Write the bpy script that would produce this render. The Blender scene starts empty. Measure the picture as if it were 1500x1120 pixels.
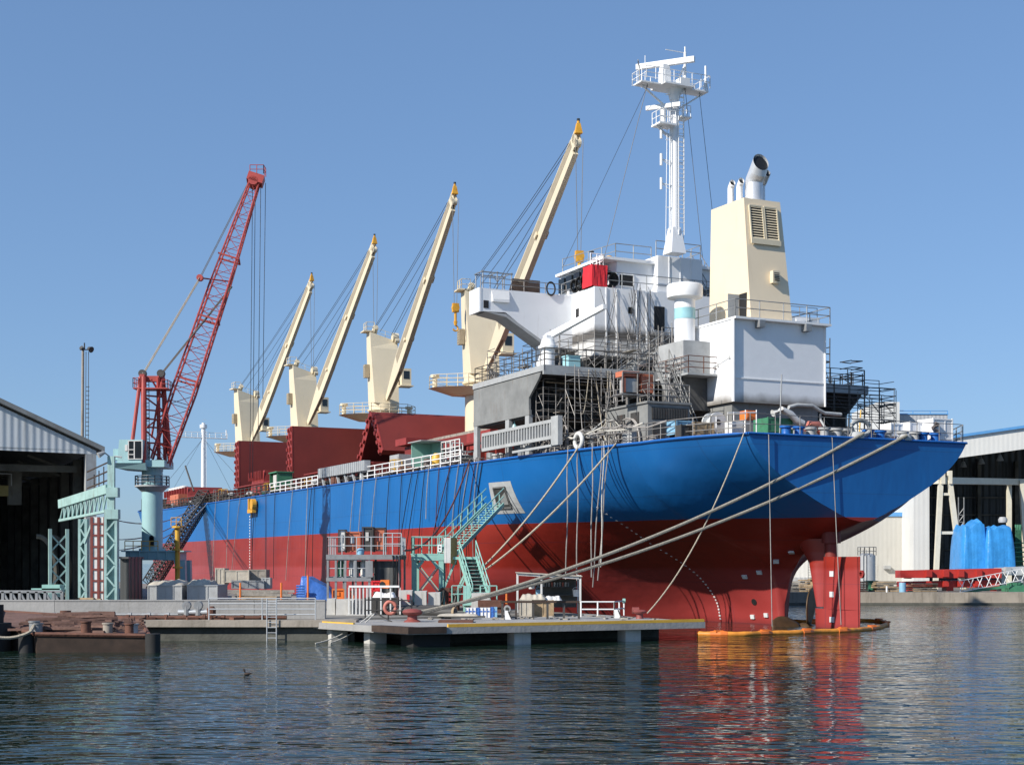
import bpy, bmesh, math, random
from mathutils import Vector, Matrix
random.seed(7)
R = math.radians
sc = bpy.context.scene
COL = sc.collection
# ------------------------------------------------------------------ photo geometry (pixels of the 1500 x 1120 photograph)
F, HY, CX, H = 2083.33, 824.0, 750.0, 3.6
def at(px, py, Y): return Vector(((px-CX)*Y/F, Y, H+(HY-py)*Y/F))
def gp(px, Y, z): return Vector(((px-CX)*Y/F, Y, z))
def mpp(Y): return Y/F                                     # metres per photo pixel at depth Y
# ship frame: u towards the bow, v to port, z up; origin at the water below the transom
P0 = Vector((18.83, 76.6, 0)); SA = math.atan2(.904, -.427)
D = Vector((math.cos(SA), math.sin(SA), 0)); N = Vector((-math.sin(SA), math.cos(SA), 0))
def S(u, v, z): return P0 + D*u + N*v + Vector((0, 0, z))
def ship_xy(p):
    r = Vector(p)-P0
    return Vector((r.dot(D), r.dot(N), p[2]))
def U(px, v):                                              # u of the point seen in column px on the plane v
    k = (px-CX)/F; p = P0+N*v
    return (p.x-k*p.y)/(k*D.y-D.x)
def Zs(py, u, v): return H+(HY-py)*S(u, v, 0).y/F
def pix(p): return (CX+F*p[0]/p[1], HY-F*(p[2]-H)/p[1])
# ------------------------------------------------------------------ mesh builder
def frame_of(d, up=(0, 0, 1)):
    d = Vector(d).normalized(); up = Vector(up)
    if abs(d.dot(up)) > .98: up = Vector((1, 0, 0))
    x = d.cross(up).normalized(); y = x.cross(d).normalized()
    return x, y
class MB:
    def __init__(s): s.v = []; s.f = []; s.m = []; s.mi = 0
    def add(s, vs, fs):
        o = len(s.v); s.v += [Vector(p) for p in vs]
        for f in fs: s.f.append([o+i for i in f]); s.m.append(s.mi)
        return s
    def box(s, c, d, rz=0, ax=None):
        c = Vector(c); hx, hy, hz = d[0]/2, d[1]/2, d[2]/2
        if ax is None:
            ax = (Vector((math.cos(rz), math.sin(rz), 0)), Vector((-math.sin(rz), math.cos(rz), 0)), Vector((0, 0, 1)))
        vs = [c+ax[0]*(hx*i)+ax[1]*(hy*j)+ax[2]*(hz*k) for k in (-1, 1) for j in (-1, 1) for i in (-1, 1)]
        return s.add(vs, [(0, 2, 3, 1), (4, 5, 7, 6), (0, 1, 5, 4), (2, 6, 7, 3), (0, 4, 6, 2), (1, 3, 7, 5)])
    def bx(s, x0, x1, y0, y1, z0, z1): return s.box(((x0+x1)/2, (y0+y1)/2, (z0+z1)/2), (abs(x1-x0), abs(y1-y0), abs(z1-z0)))
    def bar(s, p, q, w, h=None, up=(0, 0, 1)):
        p, q = Vector(p), Vector(q); d = q-p; L = d.length
        if L < 1e-6: return s
        x, y = frame_of(d, up)
        return s.box((p+q)/2, (w, h or w, L), ax=(x, y, d/L))
    def tube(s, p, q, r, r2=None, n=8, cap=True):
        p, q = Vector(p), Vector(q); d = q-p
        if d.length < 1e-6: return s
        x, y = frame_of(d); r2 = r if r2 is None else r2
        vs = []
        for c, rr in ((p, r), (q, r2)):
            vs += [c+(x*math.cos(6.28318*i/n)+y*math.sin(6.28318*i/n))*rr for i in range(n)]
        fs = [(i, (i+1) % n, n+(i+1) % n, n+i) for i in range(n)]
        if cap: fs += [tuple(range(n-1, -1, -1)), tuple(range(n, 2*n))]
        return s.add(vs, fs)
    def path(s, pts, r, n=6, cap=True, rf=None):
        pts = [Vector(p) for p in pts]; vs = []; x = None
        for i, p in enumerate(pts):
            d = (pts[min(i+1, len(pts)-1)]-pts[max(i-1, 0)])
            if x is None: x, y = frame_of(d)
            else:
                dn = d.normalized(); x = (x-dn*x.dot(dn)).normalized(); y = dn.cross(x)
            rr = r if rf is None else r*rf(i/(len(pts)-1))
            vs += [p+(x*math.cos(6.28318*k/n)+y*math.sin(6.28318*k/n))*rr for k in range(n)]
        fs = [(i*n+k, i*n+(k+1) % n, (i+1)*n+(k+1) % n, (i+1)*n+k) for i in range(len(pts)-1) for k in range(n)]
        if cap: fs += [tuple(range(n-1, -1, -1)), tuple(range((len(pts)-1)*n, len(pts)*n))]
        return s.add(vs, fs)
    def loft(s, A, B, cap=True):
        n = len(A)
        fs = [(i, (i+1) % n, n+(i+1) % n, n+i) for i in range(n)]
        if cap: fs += [tuple(range(n-1, -1, -1)), tuple(range(n, 2*n))]
        return s.add(list(A)+list(B), fs)
    def lathe(s, c, prof, n=20):
        c = Vector(c); vs = []
        for r, z in prof: vs += [c+Vector((r*math.cos(6.28318*i/n), r*math.sin(6.28318*i/n), z)) for i in range(n)]
        m = len(prof)
        fs = [(j*n+i, j*n+(i+1) % n, (j+1)*n+(i+1) % n, (j+1)*n+i) for j in range(m-1) for i in range(n)]
        fs += [tuple(range(n-1, -1, -1)), tuple(range((m-1)*n, m*n))]
        return s.add(vs, fs)
    def grid(s, rows):                                      # rows of equal length
        n = len(rows[0]); vs = [p for r in rows for p in r]
        return s.add(vs, [(j*n+i, j*n+i+1, (j+1)*n+i+1, (j+1)*n+i) for j in range(len(rows)-1) for i in range(n-1)])
    def poly(s, pts): return s.add(pts, [tuple(range(len(pts)))])
    def slab(s, pts, z0, z1):
        return s.loft([Vector((p[0], p[1], z0)) for p in pts], [Vector((p[0], p[1], z1)) for p in pts])
    # --- compound shapes
    def rail(s, pts, h=1.05, nr=3, sp=1.5, r=.028):
        pts = [Vector(p) for p in pts]; up = Vector((0, 0, 1))
        for a, b in zip(pts, pts[1:]):
            L = (b-a).length; k = max(1, round(L/sp))
            for i in range(k+1):
                p = a.lerp(b, i/k); s.tube(p, p+up*h, r*1.15, n=5)
            for j in range(nr):
                zz = up*(h*(j+1)/nr); s.tube(a+zz, b+zz, r, n=5)
        return s
    def stair(s, p, q, w, n, side, hr=1.0, r=.03, tread=.24):
        p, q = Vector(p), Vector(q); side = Vector(side).normalized()*w/2; up = Vector((0, 0, 1))
        for e in (-1, 1):
            s.bar(p+side*e, q+side*e, .06, .24)
            if hr:
                s.tube(p+side*e+up*hr, q+side*e+up*hr, r, n=5)
                s.tube(p+side*e+up*hr*.5, q+side*e+up*hr*.5, r, n=5)
                for i in range(0, n+1, 3):
                    c = p.lerp(q, i/n)+side*e; s.tube(c, c+up*hr, r, n=5)
        d = (q-p); d.z = 0; d.normalize()
        for i in range(n):
            c = p.lerp(q, (i+.5)/n); s.box(c, (tread, w*.98, .035), ax=(d, Vector((-d.y, d.x, 0)), up))
        return s
    def lattice(s, p, q, a, b, n, rc=.06, rb=.03, up=(0, 0, 1)):   # four-chord truss; a, b = (width, height) at the ends
        p, q = Vector(p), Vector(q); x, y = frame_of(q-p, up)
        def cor(t, k):
            w = a[0]+(b[0]-a[0])*t; h = a[1]+(b[1]-a[1])*t
            e = ((-1, -1), (1, -1), (1, 1), (-1, 1))[k % 4]
            return p.lerp(q, t)+x*(w/2*e[0])+y*(h/2*e[1])
        for k in range(4): s.tube(cor(0, k), cor(1, k), rc, n=6)
        for i in range(n):
            t0, t1 = i/n, (i+1)/n
            for k in range(4):
                s.tube(cor(t0, k), cor(t1, k+1) if (i+k) % 2 else cor(t1, k+1), rb, n=4)
                s.tube(cor(t1, k), cor(t1, k+1), rb, n=4)
        return s
    def build(s, name, mats, parent=None, origin=None, frame=None, smooth=None):
        me = bpy.data.meshes.new(name)
        if parent is not None: o0 = ORG[parent.name]; origin = o0[0]
        elif origin is None:
            xs = [p.x for p in s.v]; ys = [p.y for p in s.v]; origin = Vector(((min(xs)+max(xs))/2, (min(ys)+max(ys))/2, min(p.z for p in s.v)))
        origin = Vector(origin)
        me.from_pydata([p-origin for p in s.v], [], s.f)
        if not isinstance(mats, (list, tuple)): mats = [mats]
        for m in mats: me.materials.append(M[m] if isinstance(m, str) else m)
        if len(mats) > 1: me.polygons.foreach_set('material_index', s.m)
        bm = bmesh.new(); bm.from_mesh(me); bmesh.ops.recalc_face_normals(bm, faces=bm.faces); bm.to_mesh(me); bm.free()
        if smooth:
            me.polygons.foreach_set('use_smooth', [True]*len(me.polygons)); me.set_sharp_from_angle(angle=R(smooth))
        ob = bpy.data.objects.new(name, me); COL.objects.link(ob)
        if parent is not None: ob.parent = parent; ORG[ob.name] = ORG[parent.name]
        else:
            if frame == 'S': ob.location = S(*origin); ob.rotation_euler = (0, 0, SA)
            else: ob.location = origin
            ORG[ob.name] = (origin, frame)
        return ob
ORG = {}
def tag(o, label, cat, group=None, kind=None):
    if label: o['label'] = label
    if cat: o['category'] = cat
    if group: o['group'] = group
    if kind: o['kind'] = kind
    return o
def thing(name, label, cat, origin, frame=None, group=None):
    o = bpy.data.objects.new(name, None); COL.objects.link(o); o.empty_display_size = .5
    origin = Vector(origin)
    if frame == 'S': o.location = S(*origin); o.rotation_euler = (0, 0, SA)
    else: o.location = origin
    ORG[o.name] = (origin, frame)
    return tag(o, label, cat, group)
def part(name, parent):                                     # an empty part that holds sub-parts
    o = bpy.data.objects.new(name, None); COL.objects.link(o); o.parent = parent; ORG[o.name] = ORG[parent.name]; return o
def single(mb, name, mats, label, cat, group=None, frame=None, origin=None, smooth=None):
    return tag(mb.build(name, mats, origin=origin, frame=frame, smooth=smooth), label, cat, group)
def struct(mb, name, mats, frame=None, smooth=None, origin=None):
    return tag(mb.build(name, mats, frame=frame, smooth=smooth, origin=origin), None, None, None, 'structure')
def copy_tree(o, parent=None):
    c = o.copy(); COL.objects.link(c)
    if parent is not None: c.parent = parent
    ORG[c.name] = ORG.get(o.name, (Vector((0, 0, 0)), None))
    for ch in o.children: copy_tree(ch, c)
    return c
def sag(p, q, d, n=14):
    p, q = Vector(p), Vector(q)
    return [p.lerp(q, i/n)-Vector((0, 0, 4*d*(i/n)*(1-i/n))) for i in range(n+1)]
# ------------------------------------------------------------------ materials
M = {}
def srgb(r, g, b):
    def l(c):
        c /= 255; return c/12.92 if c <= .04045 else ((c+.055)/1.055)**2.4
    return (l(r), l(g), l(b), 1)
def mat(name, col, rough=.5, metal=0, var=.12, scale=1.5, dirt=0, dcol=(.09, .05, .03, 1), bump=0, bscale=6, streak=False, spec=.5, coat=0):
    m = bpy.data.materials.new(name); m.use_nodes = True; nt = m.node_tree; n = nt.nodes; L = nt.links
    bs = n['Principled BSDF']; bs.inputs['Roughness'].default_value = rough; bs.inputs['Metallic'].default_value = metal
    bs.inputs['Specular IOR Level'].default_value = spec
    if coat: bs.inputs['Coat Weight'].default_value = coat; bs.inputs['Coat Roughness'].default_value = .15
    col = tuple(col)+((1,) if len(col) == 3 else ())
    tc = n.new('ShaderNodeTexCoord')
    nz = n.new('ShaderNodeTexNoise'); nz.inputs['Scale'].default_value = scale; nz.inputs['Detail'].default_value = 6; nz.inputs['Roughness'].default_value = .65
    L.new(tc.outputs['Object'], nz.inputs['Vector'])
    mr = n.new('ShaderNodeMapRange'); mr.inputs['From Min'].default_value = .3; mr.inputs['From Max'].default_value = .7
    L.new(nz.outputs['Fac'], mr.inputs['Value'])
    mx = n.new('ShaderNodeMix'); mx.data_type = 'RGBA'
    mx.inputs['A'].default_value = tuple(c*(1-var) for c in col[:3])+(1,); mx.inputs['B'].default_value = tuple(min(1, c*(1+var)) for c in col[:3])+(1,)
    L.new(mr.outputs[0], mx.inputs['Factor']); out = mx.outputs['Result']
    if dirt:
        mp = n.new('ShaderNodeMapping'); mp.inputs['Scale'].default_value = (3, 3, .35) if streak else (1, 1, 1)
        L.new(tc.outputs['Object'], mp.inputs['Vector'])
        n2 = n.new('ShaderNodeTexNoise'); n2.inputs['Scale'].default_value = scale*1.3; n2.inputs['Detail'].default_value = 8; n2.inputs['Roughness'].default_value = .7
        L.new(mp.outputs[0], n2.inputs['Vector'])
        r2 = n.new('ShaderNodeMapRange'); r2.inputs['From Min'].default_value = .62-.22*dirt; r2.inputs['From Max'].default_value = .78-.1*dirt; r2.inputs['To Max'].default_value = min(1, .4+.6*dirt)
        L.new(n2.outputs['Fac'], r2.inputs['Value'])
        m2 = n.new('ShaderNodeMix'); m2.data_type = 'RGBA'; m2.inputs['B'].default_value = dcol
        L.new(r2.outputs[0], m2.inputs['Factor']); L.new(out, m2.inputs['A']); out = m2.outputs['Result']
    L.new(out, bs.inputs['Base Color'])
    if bump:
        n3 = n.new('ShaderNodeTexNoise'); n3.inputs['Scale'].default_value = bscale; n3.inputs['Detail'].default_value = 4
        L.new(tc.outputs['Object'], n3.inputs['Vector'])
        b = n.new('ShaderNodeBump'); b.inputs['Strength'].default_value = min(1, bump); b.inputs['Distance'].default_value = .05
        L.new(n3.outputs['Fac'], b.inputs['Height']); L.new(b.outputs[0], bs.inputs['Normal'])
    M[name] = m; return m
RUST = (.10, .04, .018, 1)
mat('white_paint', (.80, .81, .82), .45, var=.03, dirt=.12, dcol=(.45, .42, .38, 1), streak=True, scale=.6, bump=.12, bscale=.8)
mat('white_plain', (.80, .80, .79), .5, var=.05)
mat('white_dirty', (.62, .62, .60), .6, var=.12, dirt=.4, dcol=(.25, .21, .17, 1), streak=True)
mat('cream', (.69, .60, .43), .5, var=.04, dirt=.12, dcol=(.5, .40, .25, 1), streak=True, scale=.5)
mat('cream_shade_vent', (.34, .285, .20), .6, var=.12, scale=2)  # painted recess shade on the jibs; plain colour of the vent boxes
mat('funnel_cream', (.75, .625, .445), .5, var=.03, dirt=.1, dcol=(.5, .40, .25, 1), streak=True, scale=.5, bump=.15, bscale=.9)
mat('primer_grey', (.21, .215, .21), .7, var=.2, dirt=.3, dcol=(.16, .10, .06, 1), streak=True, scale=.9, bump=.15, bscale=1.5)
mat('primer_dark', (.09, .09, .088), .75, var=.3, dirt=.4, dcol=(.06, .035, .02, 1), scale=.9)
mat('light_grey', (.36, .37, .37), .6, var=.15, dirt=.25, dcol=(.2, .14, .1, 1), streak=True)
mat('steel_grey', (.27, .28, .285), .5, metal=.3, var=.2, dirt=.3, dcol=RUST)
mat('scaffold', (.22, .21, .20), .5, metal=.4, var=.3, dirt=.35, dcol=(.12, .07, .04, 1), scale=3)
mat('dark_steel', (.05, .048, .045), .6, var=.3, dirt=.3, dcol=RUST)
mat('black', (.012, .012, .013), .6, var=.3)
mat('hatch_red', (.19, .026, .02), .6, var=.12, dirt=.15, dcol=(.07, .02, .015, 1), streak=True, scale=.4, bump=.2, bscale=.7)
mat('hatch_red_side', (.27, .035, .03), .6, var=.2, dirt=.3, dcol=(.07, .02, .015, 1))
mat('crane_red', (.38, .055, .045), .55, var=.15, dirt=.25, dcol=(.16, .04, .03, 1), scale=1)
mat('aqua', (.32, .52, .54), .5, var=.08, dirt=.15, dcol=(.22, .24, .22, 1), streak=True, scale=.6)
mat('aqua_green', (.27, .50, .44), .55, var=.12, dirt=.25, dcol=(.2, .2, .17, 1), streak=True)
mat('aqua_gate', (.30, .46, .44), .55, var=.15, dirt=.4, dcol=(.16, .13, .1, 1), streak=True)
mat('orange', (.72, .18, .03), .5, var=.15, dirt=.2, dcol=(.25, .08, .03, 1))
mat('orange_boom', (.66, .25, .03), .55, var=.25, dirt=.5, dcol=(.20, .09, .03, 1), scale=2)
mat('orange_box', (.50, .15, .08), .6, var=.15, dirt=.25, dcol=(.3, .12, .07, 1))
mat('yellow', (.68, .40, .05), .5, var=.12, dirt=.25, dcol=(.25, .15, .05, 1))
mat('hook_yellow', (.66, .33, .03), .5, var=.15, dirt=.3, dcol=(.15, .07, .02, 1))
mat('red_bright', (.62, .02, .03), .6, var=.08, bump=.4, bscale=4)
mat('blue_tarp', (.035, .25, .60), .35, var=.18, bump=1, bscale=2.2, scale=1.2, dirt=.12, dcol=(.10, .25, .40, 1))
mat('blue_dark_tarp', (.04, .14, .46), .4, var=.2, bump=1, bscale=3, scale=2)
mat('concrete', (.31, .305, .295), .85, var=.15, dirt=.3, dcol=(.16, .15, .13, 1), streak=True, scale=.7, bump=.3)
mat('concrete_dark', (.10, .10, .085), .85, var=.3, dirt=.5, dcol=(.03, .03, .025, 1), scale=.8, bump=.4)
mat('concrete_white', (.50, .49, .46), .8, var=.12, dirt=.25, dcol=(.2, .18, .15, 1), streak=True)
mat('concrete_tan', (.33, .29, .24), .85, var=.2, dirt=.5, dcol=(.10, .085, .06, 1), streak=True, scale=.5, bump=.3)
mat('yard_ground', (.20, .19, .17), .9, var=.3, dirt=.5, dcol=(.09, .075, .06, 1), scale=.3)
mat('rust', (.13, .055, .035), .8, var=.35, dirt=.5, dcol=(.05, .025, .018, 1), scale=1.2, bump=.4)
mat('rust_deck', (.16, .09, .07), .85, var=.3, dirt=.6, dcol=(.07, .035, .025, 1), scale=1.2, bump=.4)
mat('rust_dark', (.045, .028, .02), .8, var=.4, dirt=.4, dcol=(.02, .014, .012, 1), scale=1.2)
mat('rope', (.40, .35, .27), .9, var=.25, scale=8, bump=.6, bscale=30)
mat('rope_dark', (.13, .11, .10), .9, var=.25, scale=8)
mat('rope_white', (.5, .48, .43), .9, var=.2, scale=8)
mat('cable_black', (.018, .018, .02), .6, var=.3)
mat('cable_grey', (.30, .28, .26), .6, var=.3)
mat('cable_red', (.09, .03, .03), .6, var=.3)
mat('wire', (.10, .095, .09), .5, metal=.5, var=.2)
mat('wood', (.34, .25, .15), .8, var=.35, scale=3, dirt=.4, dcol=(.12, .08, .05, 1))
mat('wood_grey', (.27, .245, .21), .85, var=.35, scale=3, dirt=.4, dcol=(.09, .075, .06, 1))
mat('plywood', (.40, .25, .10), .7, var=.2)
mat('canvas', (.45, .41, .34), .9, var=.2, bump=.6, bscale=3)
mat('bronze', (.10, .062, .032), .5, metal=.35, var=.3, scale=2)
mat('galv', (.50, .52, .53), .45, metal=.35, var=.1, scale=1)
mat('silver_pipe', (.66, .67, .69), .38, metal=.45, var=.06)
mat('rubber', (.02, .02, .02), .8, var=.3)
mat('glass_dark', (.015, .02, .025), .08, var=.2)
mat('win_cyan', (.33, .58, .62), .25, var=.1)
mat('zinc', (.62, .64, .64), .5, var=.12)
mat('green_paint', (.05, .20, .11), .55, var=.2, dirt=.3, dcol=(.05, .06, .04, 1))
mat('mint', (.30, .56, .47), .55, var=.1, dirt=.2, dcol=(.2, .22, .18, 1), streak=True)
mat('light_blue', (.22, .42, .58), .5, var=.2, dirt=.3, dcol=(.15, .14, .13, 1))
mat('light_blue2', (.10, .30, .60), .5, var=.1)
mat('brown_board', (.085, .055, .04), .8, var=.3)
mat('rope_thick', (.29, .265, .215), .9, var=.25, scale=8, bump=.6, bscale=25)
mat('infill_red', (.17, .032, .024), .6, var=.2, dirt=.4, dcol=(.06, .02, .015, 1))
mat('capstan_red', (.24, .06, .05), .6, var=.25, dirt=.4, dcol=(.08, .03, .025, 1))
mat('salmon', (.46, .15, .11), .6, var=.2, dirt=.3, dcol=(.2, .1, .08, 1))
mat('beam_red', (.40, .03, .022), .5, var=.15, dirt=.1, dcol=(.1, .02, .015, 1))
mat('gantry_cream', (.66, .62, .50), .55, var=.08, dirt=.2, dcol=(.3, .26, .2, 1), streak=True)
mat('yellow_girder', (.24, .19, .06), .6, var=.2, dirt=.3, dcol=(.06, .045, .02, 1))
mat('interior_dark', (.03, .03, .028), .9, var=.5, scale=.8)
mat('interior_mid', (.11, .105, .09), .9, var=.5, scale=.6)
def corrugated(name, col, period, axis=0, var=.05, depth=.04, dirt=.25, dcol=(.25, .23, .2)):
    m = mat(name, col, .5, var=var, dirt=dirt, dcol=dcol+(1,), streak=True, scale=.35)
    n = m.node_tree.nodes; L = m.node_tree.links
    tc = n.new('ShaderNodeTexCoord'); sp = n.new('ShaderNodeSeparateXYZ'); L.new(tc.outputs['Object'], sp.inputs[0])
    mu = n.new('ShaderNodeMath'); mu.operation = 'MULTIPLY'; mu.inputs[1].default_value = 6.28318/period
    ad = n.new('ShaderNodeMath'); ad.operation = 'ADD'
    L.new(sp.outputs[0], ad.inputs[0]); L.new(sp.outputs[1], ad.inputs[1]); L.new(ad.outputs[0], mu.inputs[0])
    si = n.new('ShaderNodeMath'); si.operation = 'SINE'; L.new(mu.outputs[0], si.inputs[0])
    b = n.new('ShaderNodeBump'); b.inputs['Strength'].default_value = 1; b.inputs['Distance'].default_value = depth
    L.new(si.outputs[0], b.inputs['Height']); L.new(b.outputs[0], n['Principled BSDF'].inputs['Normal'])
corrugated('corr_gable', (.52, .55, .57), .42, depth=.010)
corrugated('corr_white', (.66, .66, .63), .5, depth=.004, dirt=.12)
corrugated('corr_beige', (.50, .49, .45), .5, depth=.005, dirt=.12)
corrugated('corr_grey', (.44, .45, .46), .5, depth=.012)
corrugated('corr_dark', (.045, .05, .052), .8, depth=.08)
def hull_mat():
    m = mat('hull_paint', (.1, .1, .1), .42, var=.05, spec=.4); nt = m.node_tree; n = nt.nodes; L = nt.links; bs = n['Principled BSDF']
    for l in list(bs.inputs['Base Color'].links): L.remove(l)
    tc = n.new('ShaderNodeTexCoord'); sp = n.new('ShaderNodeSeparateXYZ'); L.new(tc.outputs['Object'], sp.inputs[0])
    def rng(a, b, src, lo=0, hi=1):
        r = n.new('ShaderNodeMapRange'); r.inputs['From Min'].default_value = a; r.inputs['From Max'].default_value = b
        r.inputs['To Min'].default_value = lo; r.inputs['To Max'].default_value = hi; L.new(src, r.inputs['Value']); return r.outputs[0]
    def noise(scale, mapscale, det=6, ro=.6):
        mp = n.new('ShaderNodeMapping'); mp.inputs['Scale'].default_value = mapscale; L.new(tc.outputs['Object'], mp.inputs['Vector'])
        z = n.new('ShaderNodeTexNoise'); z.inputs['Scale'].default_value = scale; z.inputs['Detail'].default_value = det; z.inputs['Roughness'].default_value = ro
        L.new(mp.outputs[0], z.inputs['Vector']); return z.outputs['Fac']
    def mix(f, a, b):
        x = n.new('ShaderNodeMix'); x.data_type = 'RGBA'
        if isinstance(f, float): x.inputs['Factor'].default_value = f
        else: L.new(f, x.inputs['Factor'])
        for k, c in (('A', a), ('B', b)):
            if isinstance(c, tuple): x.inputs[k].default_value = c+(1,)
            else: L.new(c, x.inputs[k])
        return x.outputs['Result']
    st = noise(1.0, (.9, .9, .06)); bl = noise(.12, (1, 1, 1.6), 4); pl = noise(.5, (.25, .25, 1.2), 3)
    blue = mix(rng(.3, .7, bl), (.006, .105, .325), (.011, .135, .40))
    blue = mix(rng(.55, .85, st, 0, .35), blue, (.020, .15, .38))
    red = mix(rng(.35, .65, pl), (.235, .019, .012), (.29, .027, .017))
    red = mix(rng(.5, .8, st, 0, .5), red, (.19, .018, .015))
    low = mix(rng(.35, .7, pl), (.285, .035, .032), (.335, .047, .044))
    low = mix(rng(.5, .8, st, 0, .5), low, (.24, .035, .038))
    wv = n.new('ShaderNodeMath'); wv.operation = 'MULTIPLY_ADD'; L.new(st, wv.inputs[0]); wv.inputs[1].default_value = .35; L.new(sp.outputs[2], wv.inputs[2])
    c = mix(rng(3.30, 3.55, wv.outputs[0]), low, red)
    c = mix(rng(6.04, 6.06, sp.outputs[2]), c, blue)
    # wet dark band at the water
    c = mix(rng(.0, .5, wv.outputs[0], .55, 0), c, (.06, .02, .02))
    # plate seams
    wvx = n.new('ShaderNodeMath'); wvx.operation = 'PINGPONG'; wvx.inputs[1].default_value = 4.1; L.new(sp.outputs[0], wvx.inputs[0])
    wvz = n.new('ShaderNodeMath'); wvz.operation = 'PINGPONG'; wvz.inputs[1].default_value = 1.22; L.new(sp.outputs[2], wvz.inputs[0])
    sx = rng(.0, .05, wvx.outputs[0], 1, 0); sz = rng(0, .035, wvz.outputs[0], 1, 0)
    mxm = n.new('ShaderNodeMath'); mxm.operation = 'MAXIMUM'; L.new(sx, mxm.inputs[0]); L.new(sz, mxm.inputs[1])
    sf = n.new('ShaderNodeMath'); sf.operation = 'MULTIPLY'; sf.inputs[1].default_value = .30; L.new(mxm.outputs[0], sf.inputs[0])
    c = mix(sf.outputs[0], c, (.02, .03, .06))
    L.new(c, bs.inputs['Base Color'])
    # gentle plate buckling between frames
    bz = noise(.55, (1.6, 1.6, .7), 2); b = n.new('ShaderNodeBump'); b.inputs['Strength'].default_value = .5; b.inputs['Distance'].default_value = .07
    L.new(bz, b.inputs['Height']); L.new(b.outputs[0], bs.inputs['Normal'])
    rr = rng(.3, .7, bl, .34, .48); L.new(rr, bs.inputs['Roughness'])
hull_mat()
mat('hull_rim', (.012, .12, .42), .4, var=.1)
def stained_white(name, z0, z1, low=None, dark=(.20, .185, .165, 1)):                            # burnt, rusty band where the blocks were welded together
    m = mat(name, (.80, .81, .82), .45, var=.03, bump=.15, bscale=.8); n = m.node_tree.nodes; L = m.node_tree.links; bs = n['Principled BSDF']
    src = bs.inputs['Base Color'].links[0].from_socket
    g = n.new('ShaderNodeNewGeometry'); sp = n.new('ShaderNodeSeparateXYZ'); L.new(g.outputs['Position'], sp.inputs[0])
    z = n.new('ShaderNodeTexNoise'); z.inputs['Scale'].default_value = 1.3; z.inputs['Detail'].default_value = 7; L.new(g.outputs['Position'], z.inputs['Vector'])
    a = n.new('ShaderNodeMath'); a.operation = 'MULTIPLY_ADD'; L.new(z.outputs['Fac'], a.inputs[0]); a.inputs[1].default_value = -.45; L.new(sp.outputs[2], a.inputs[2])
    r = n.new('ShaderNodeMapRange'); r.inputs['From Min'].default_value = z0-.22; r.inputs['From Max'].default_value = z1-.22; r.inputs['To Min'].default_value = .95; r.inputs['To Max'].default_value = 0
    L.new(a.outputs[0], r.inputs['Value'])
    x = n.new('ShaderNodeMix'); x.data_type = 'RGBA'; L.new(r.outputs[0], x.inputs['Factor']); L.new(src, x.inputs['A']); x.inputs['B'].default_value = dark
    out = x.outputs['Result']
    if low is not None:                                        # paler again below the seam
        r2 = n.new('ShaderNodeMapRange'); r2.inputs['From Min'].default_value = low-.35; r2.inputs['From Max'].default_value = low-.1; L.new(a.outputs[0], r2.inputs['Value'])
        y = n.new('ShaderNodeMix'); y.data_type = 'RGBA'; L.new(r2.outputs[0], y.inputs['Factor']); y.inputs['A'].default_value = (.58, .58, .57, 1); L.new(out, y.inputs['B']); out = y.outputs['Result']
    L.new(out, bs.inputs['Base Color'])
stained_white('casing_white', 12.95, 13.5)
# ------------------------------------------------------------------ camera, sun and sky
cam = bpy.data.cameras.new('camera'); co = bpy.data.objects.new('camera', cam); COL.objects.link(co); sc.camera = co
co.location = (0, 0, H); co.rotation_euler = (R(90), 0, 0); cam.lens = 50; cam.sensor_width = 36
cam.shift_y = (HY-560)/1500; cam.clip_end = 6000; cam.clip_start = .5
SUN_EL = R(34); SUN_A = R(12)
sh = N*math.cos(SUN_A)-D*math.sin(SUN_A)
sdir = Vector((sh.x*math.cos(SUN_EL), sh.y*math.cos(SUN_EL), math.sin(SUN_EL)))
sl = bpy.data.lights.new('sun', 'SUN'); sl.energy = 5.0; sl.angle = R(.53); sl.color = (1, .94, .85)
so = bpy.data.objects.new('sun', sl); COL.objects.link(so); so.location = (-40, -20, 60); so.rotation_euler = sdir.to_track_quat('Z', 'Y').to_euler()
w = bpy.data.worlds.new('World'); sc.world = w; w.use_nodes = True
nt = w.node_tree; bg = nt.nodes['Background']; sky = nt.nodes.new('ShaderNodeTexSky'); sky.sky_type = 'NISHITA'; sky.sun_disc = False
sky.sun_elevation = SUN_EL; sky.sun_rotation = math.atan2(sdir.x, sdir.y); sky.altitude = 0; sky.air_density = 1.0; sky.dust_density = .35; sky.ozone_density = 3.5
gm = nt.nodes.new('ShaderNodeGamma'); gm.inputs[1].default_value = .56; nt.links.new(sky.outputs[0], gm.inputs[0])
ml = nt.nodes.new('ShaderNodeMix'); ml.data_type = 'RGBA'; ml.blend_type = 'MULTIPLY'; ml.inputs['Factor'].default_value = 1; ml.inputs['B'].default_value = (1.21, 1.63, 2.22, 1)
nt.links.new(gm.outputs[0], ml.inputs['A']); nt.links.new(ml.outputs['Result'], bg.inputs[0]); bg.inputs[1].default_value = .100
sc.view_settings.view_transform = 'Standard'; sc.view_settings.look = 'None'; sc.view_settings.exposure = .27; sc.view_settings.gamma = 1
sc.cycles.max_bounces = 8
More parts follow.
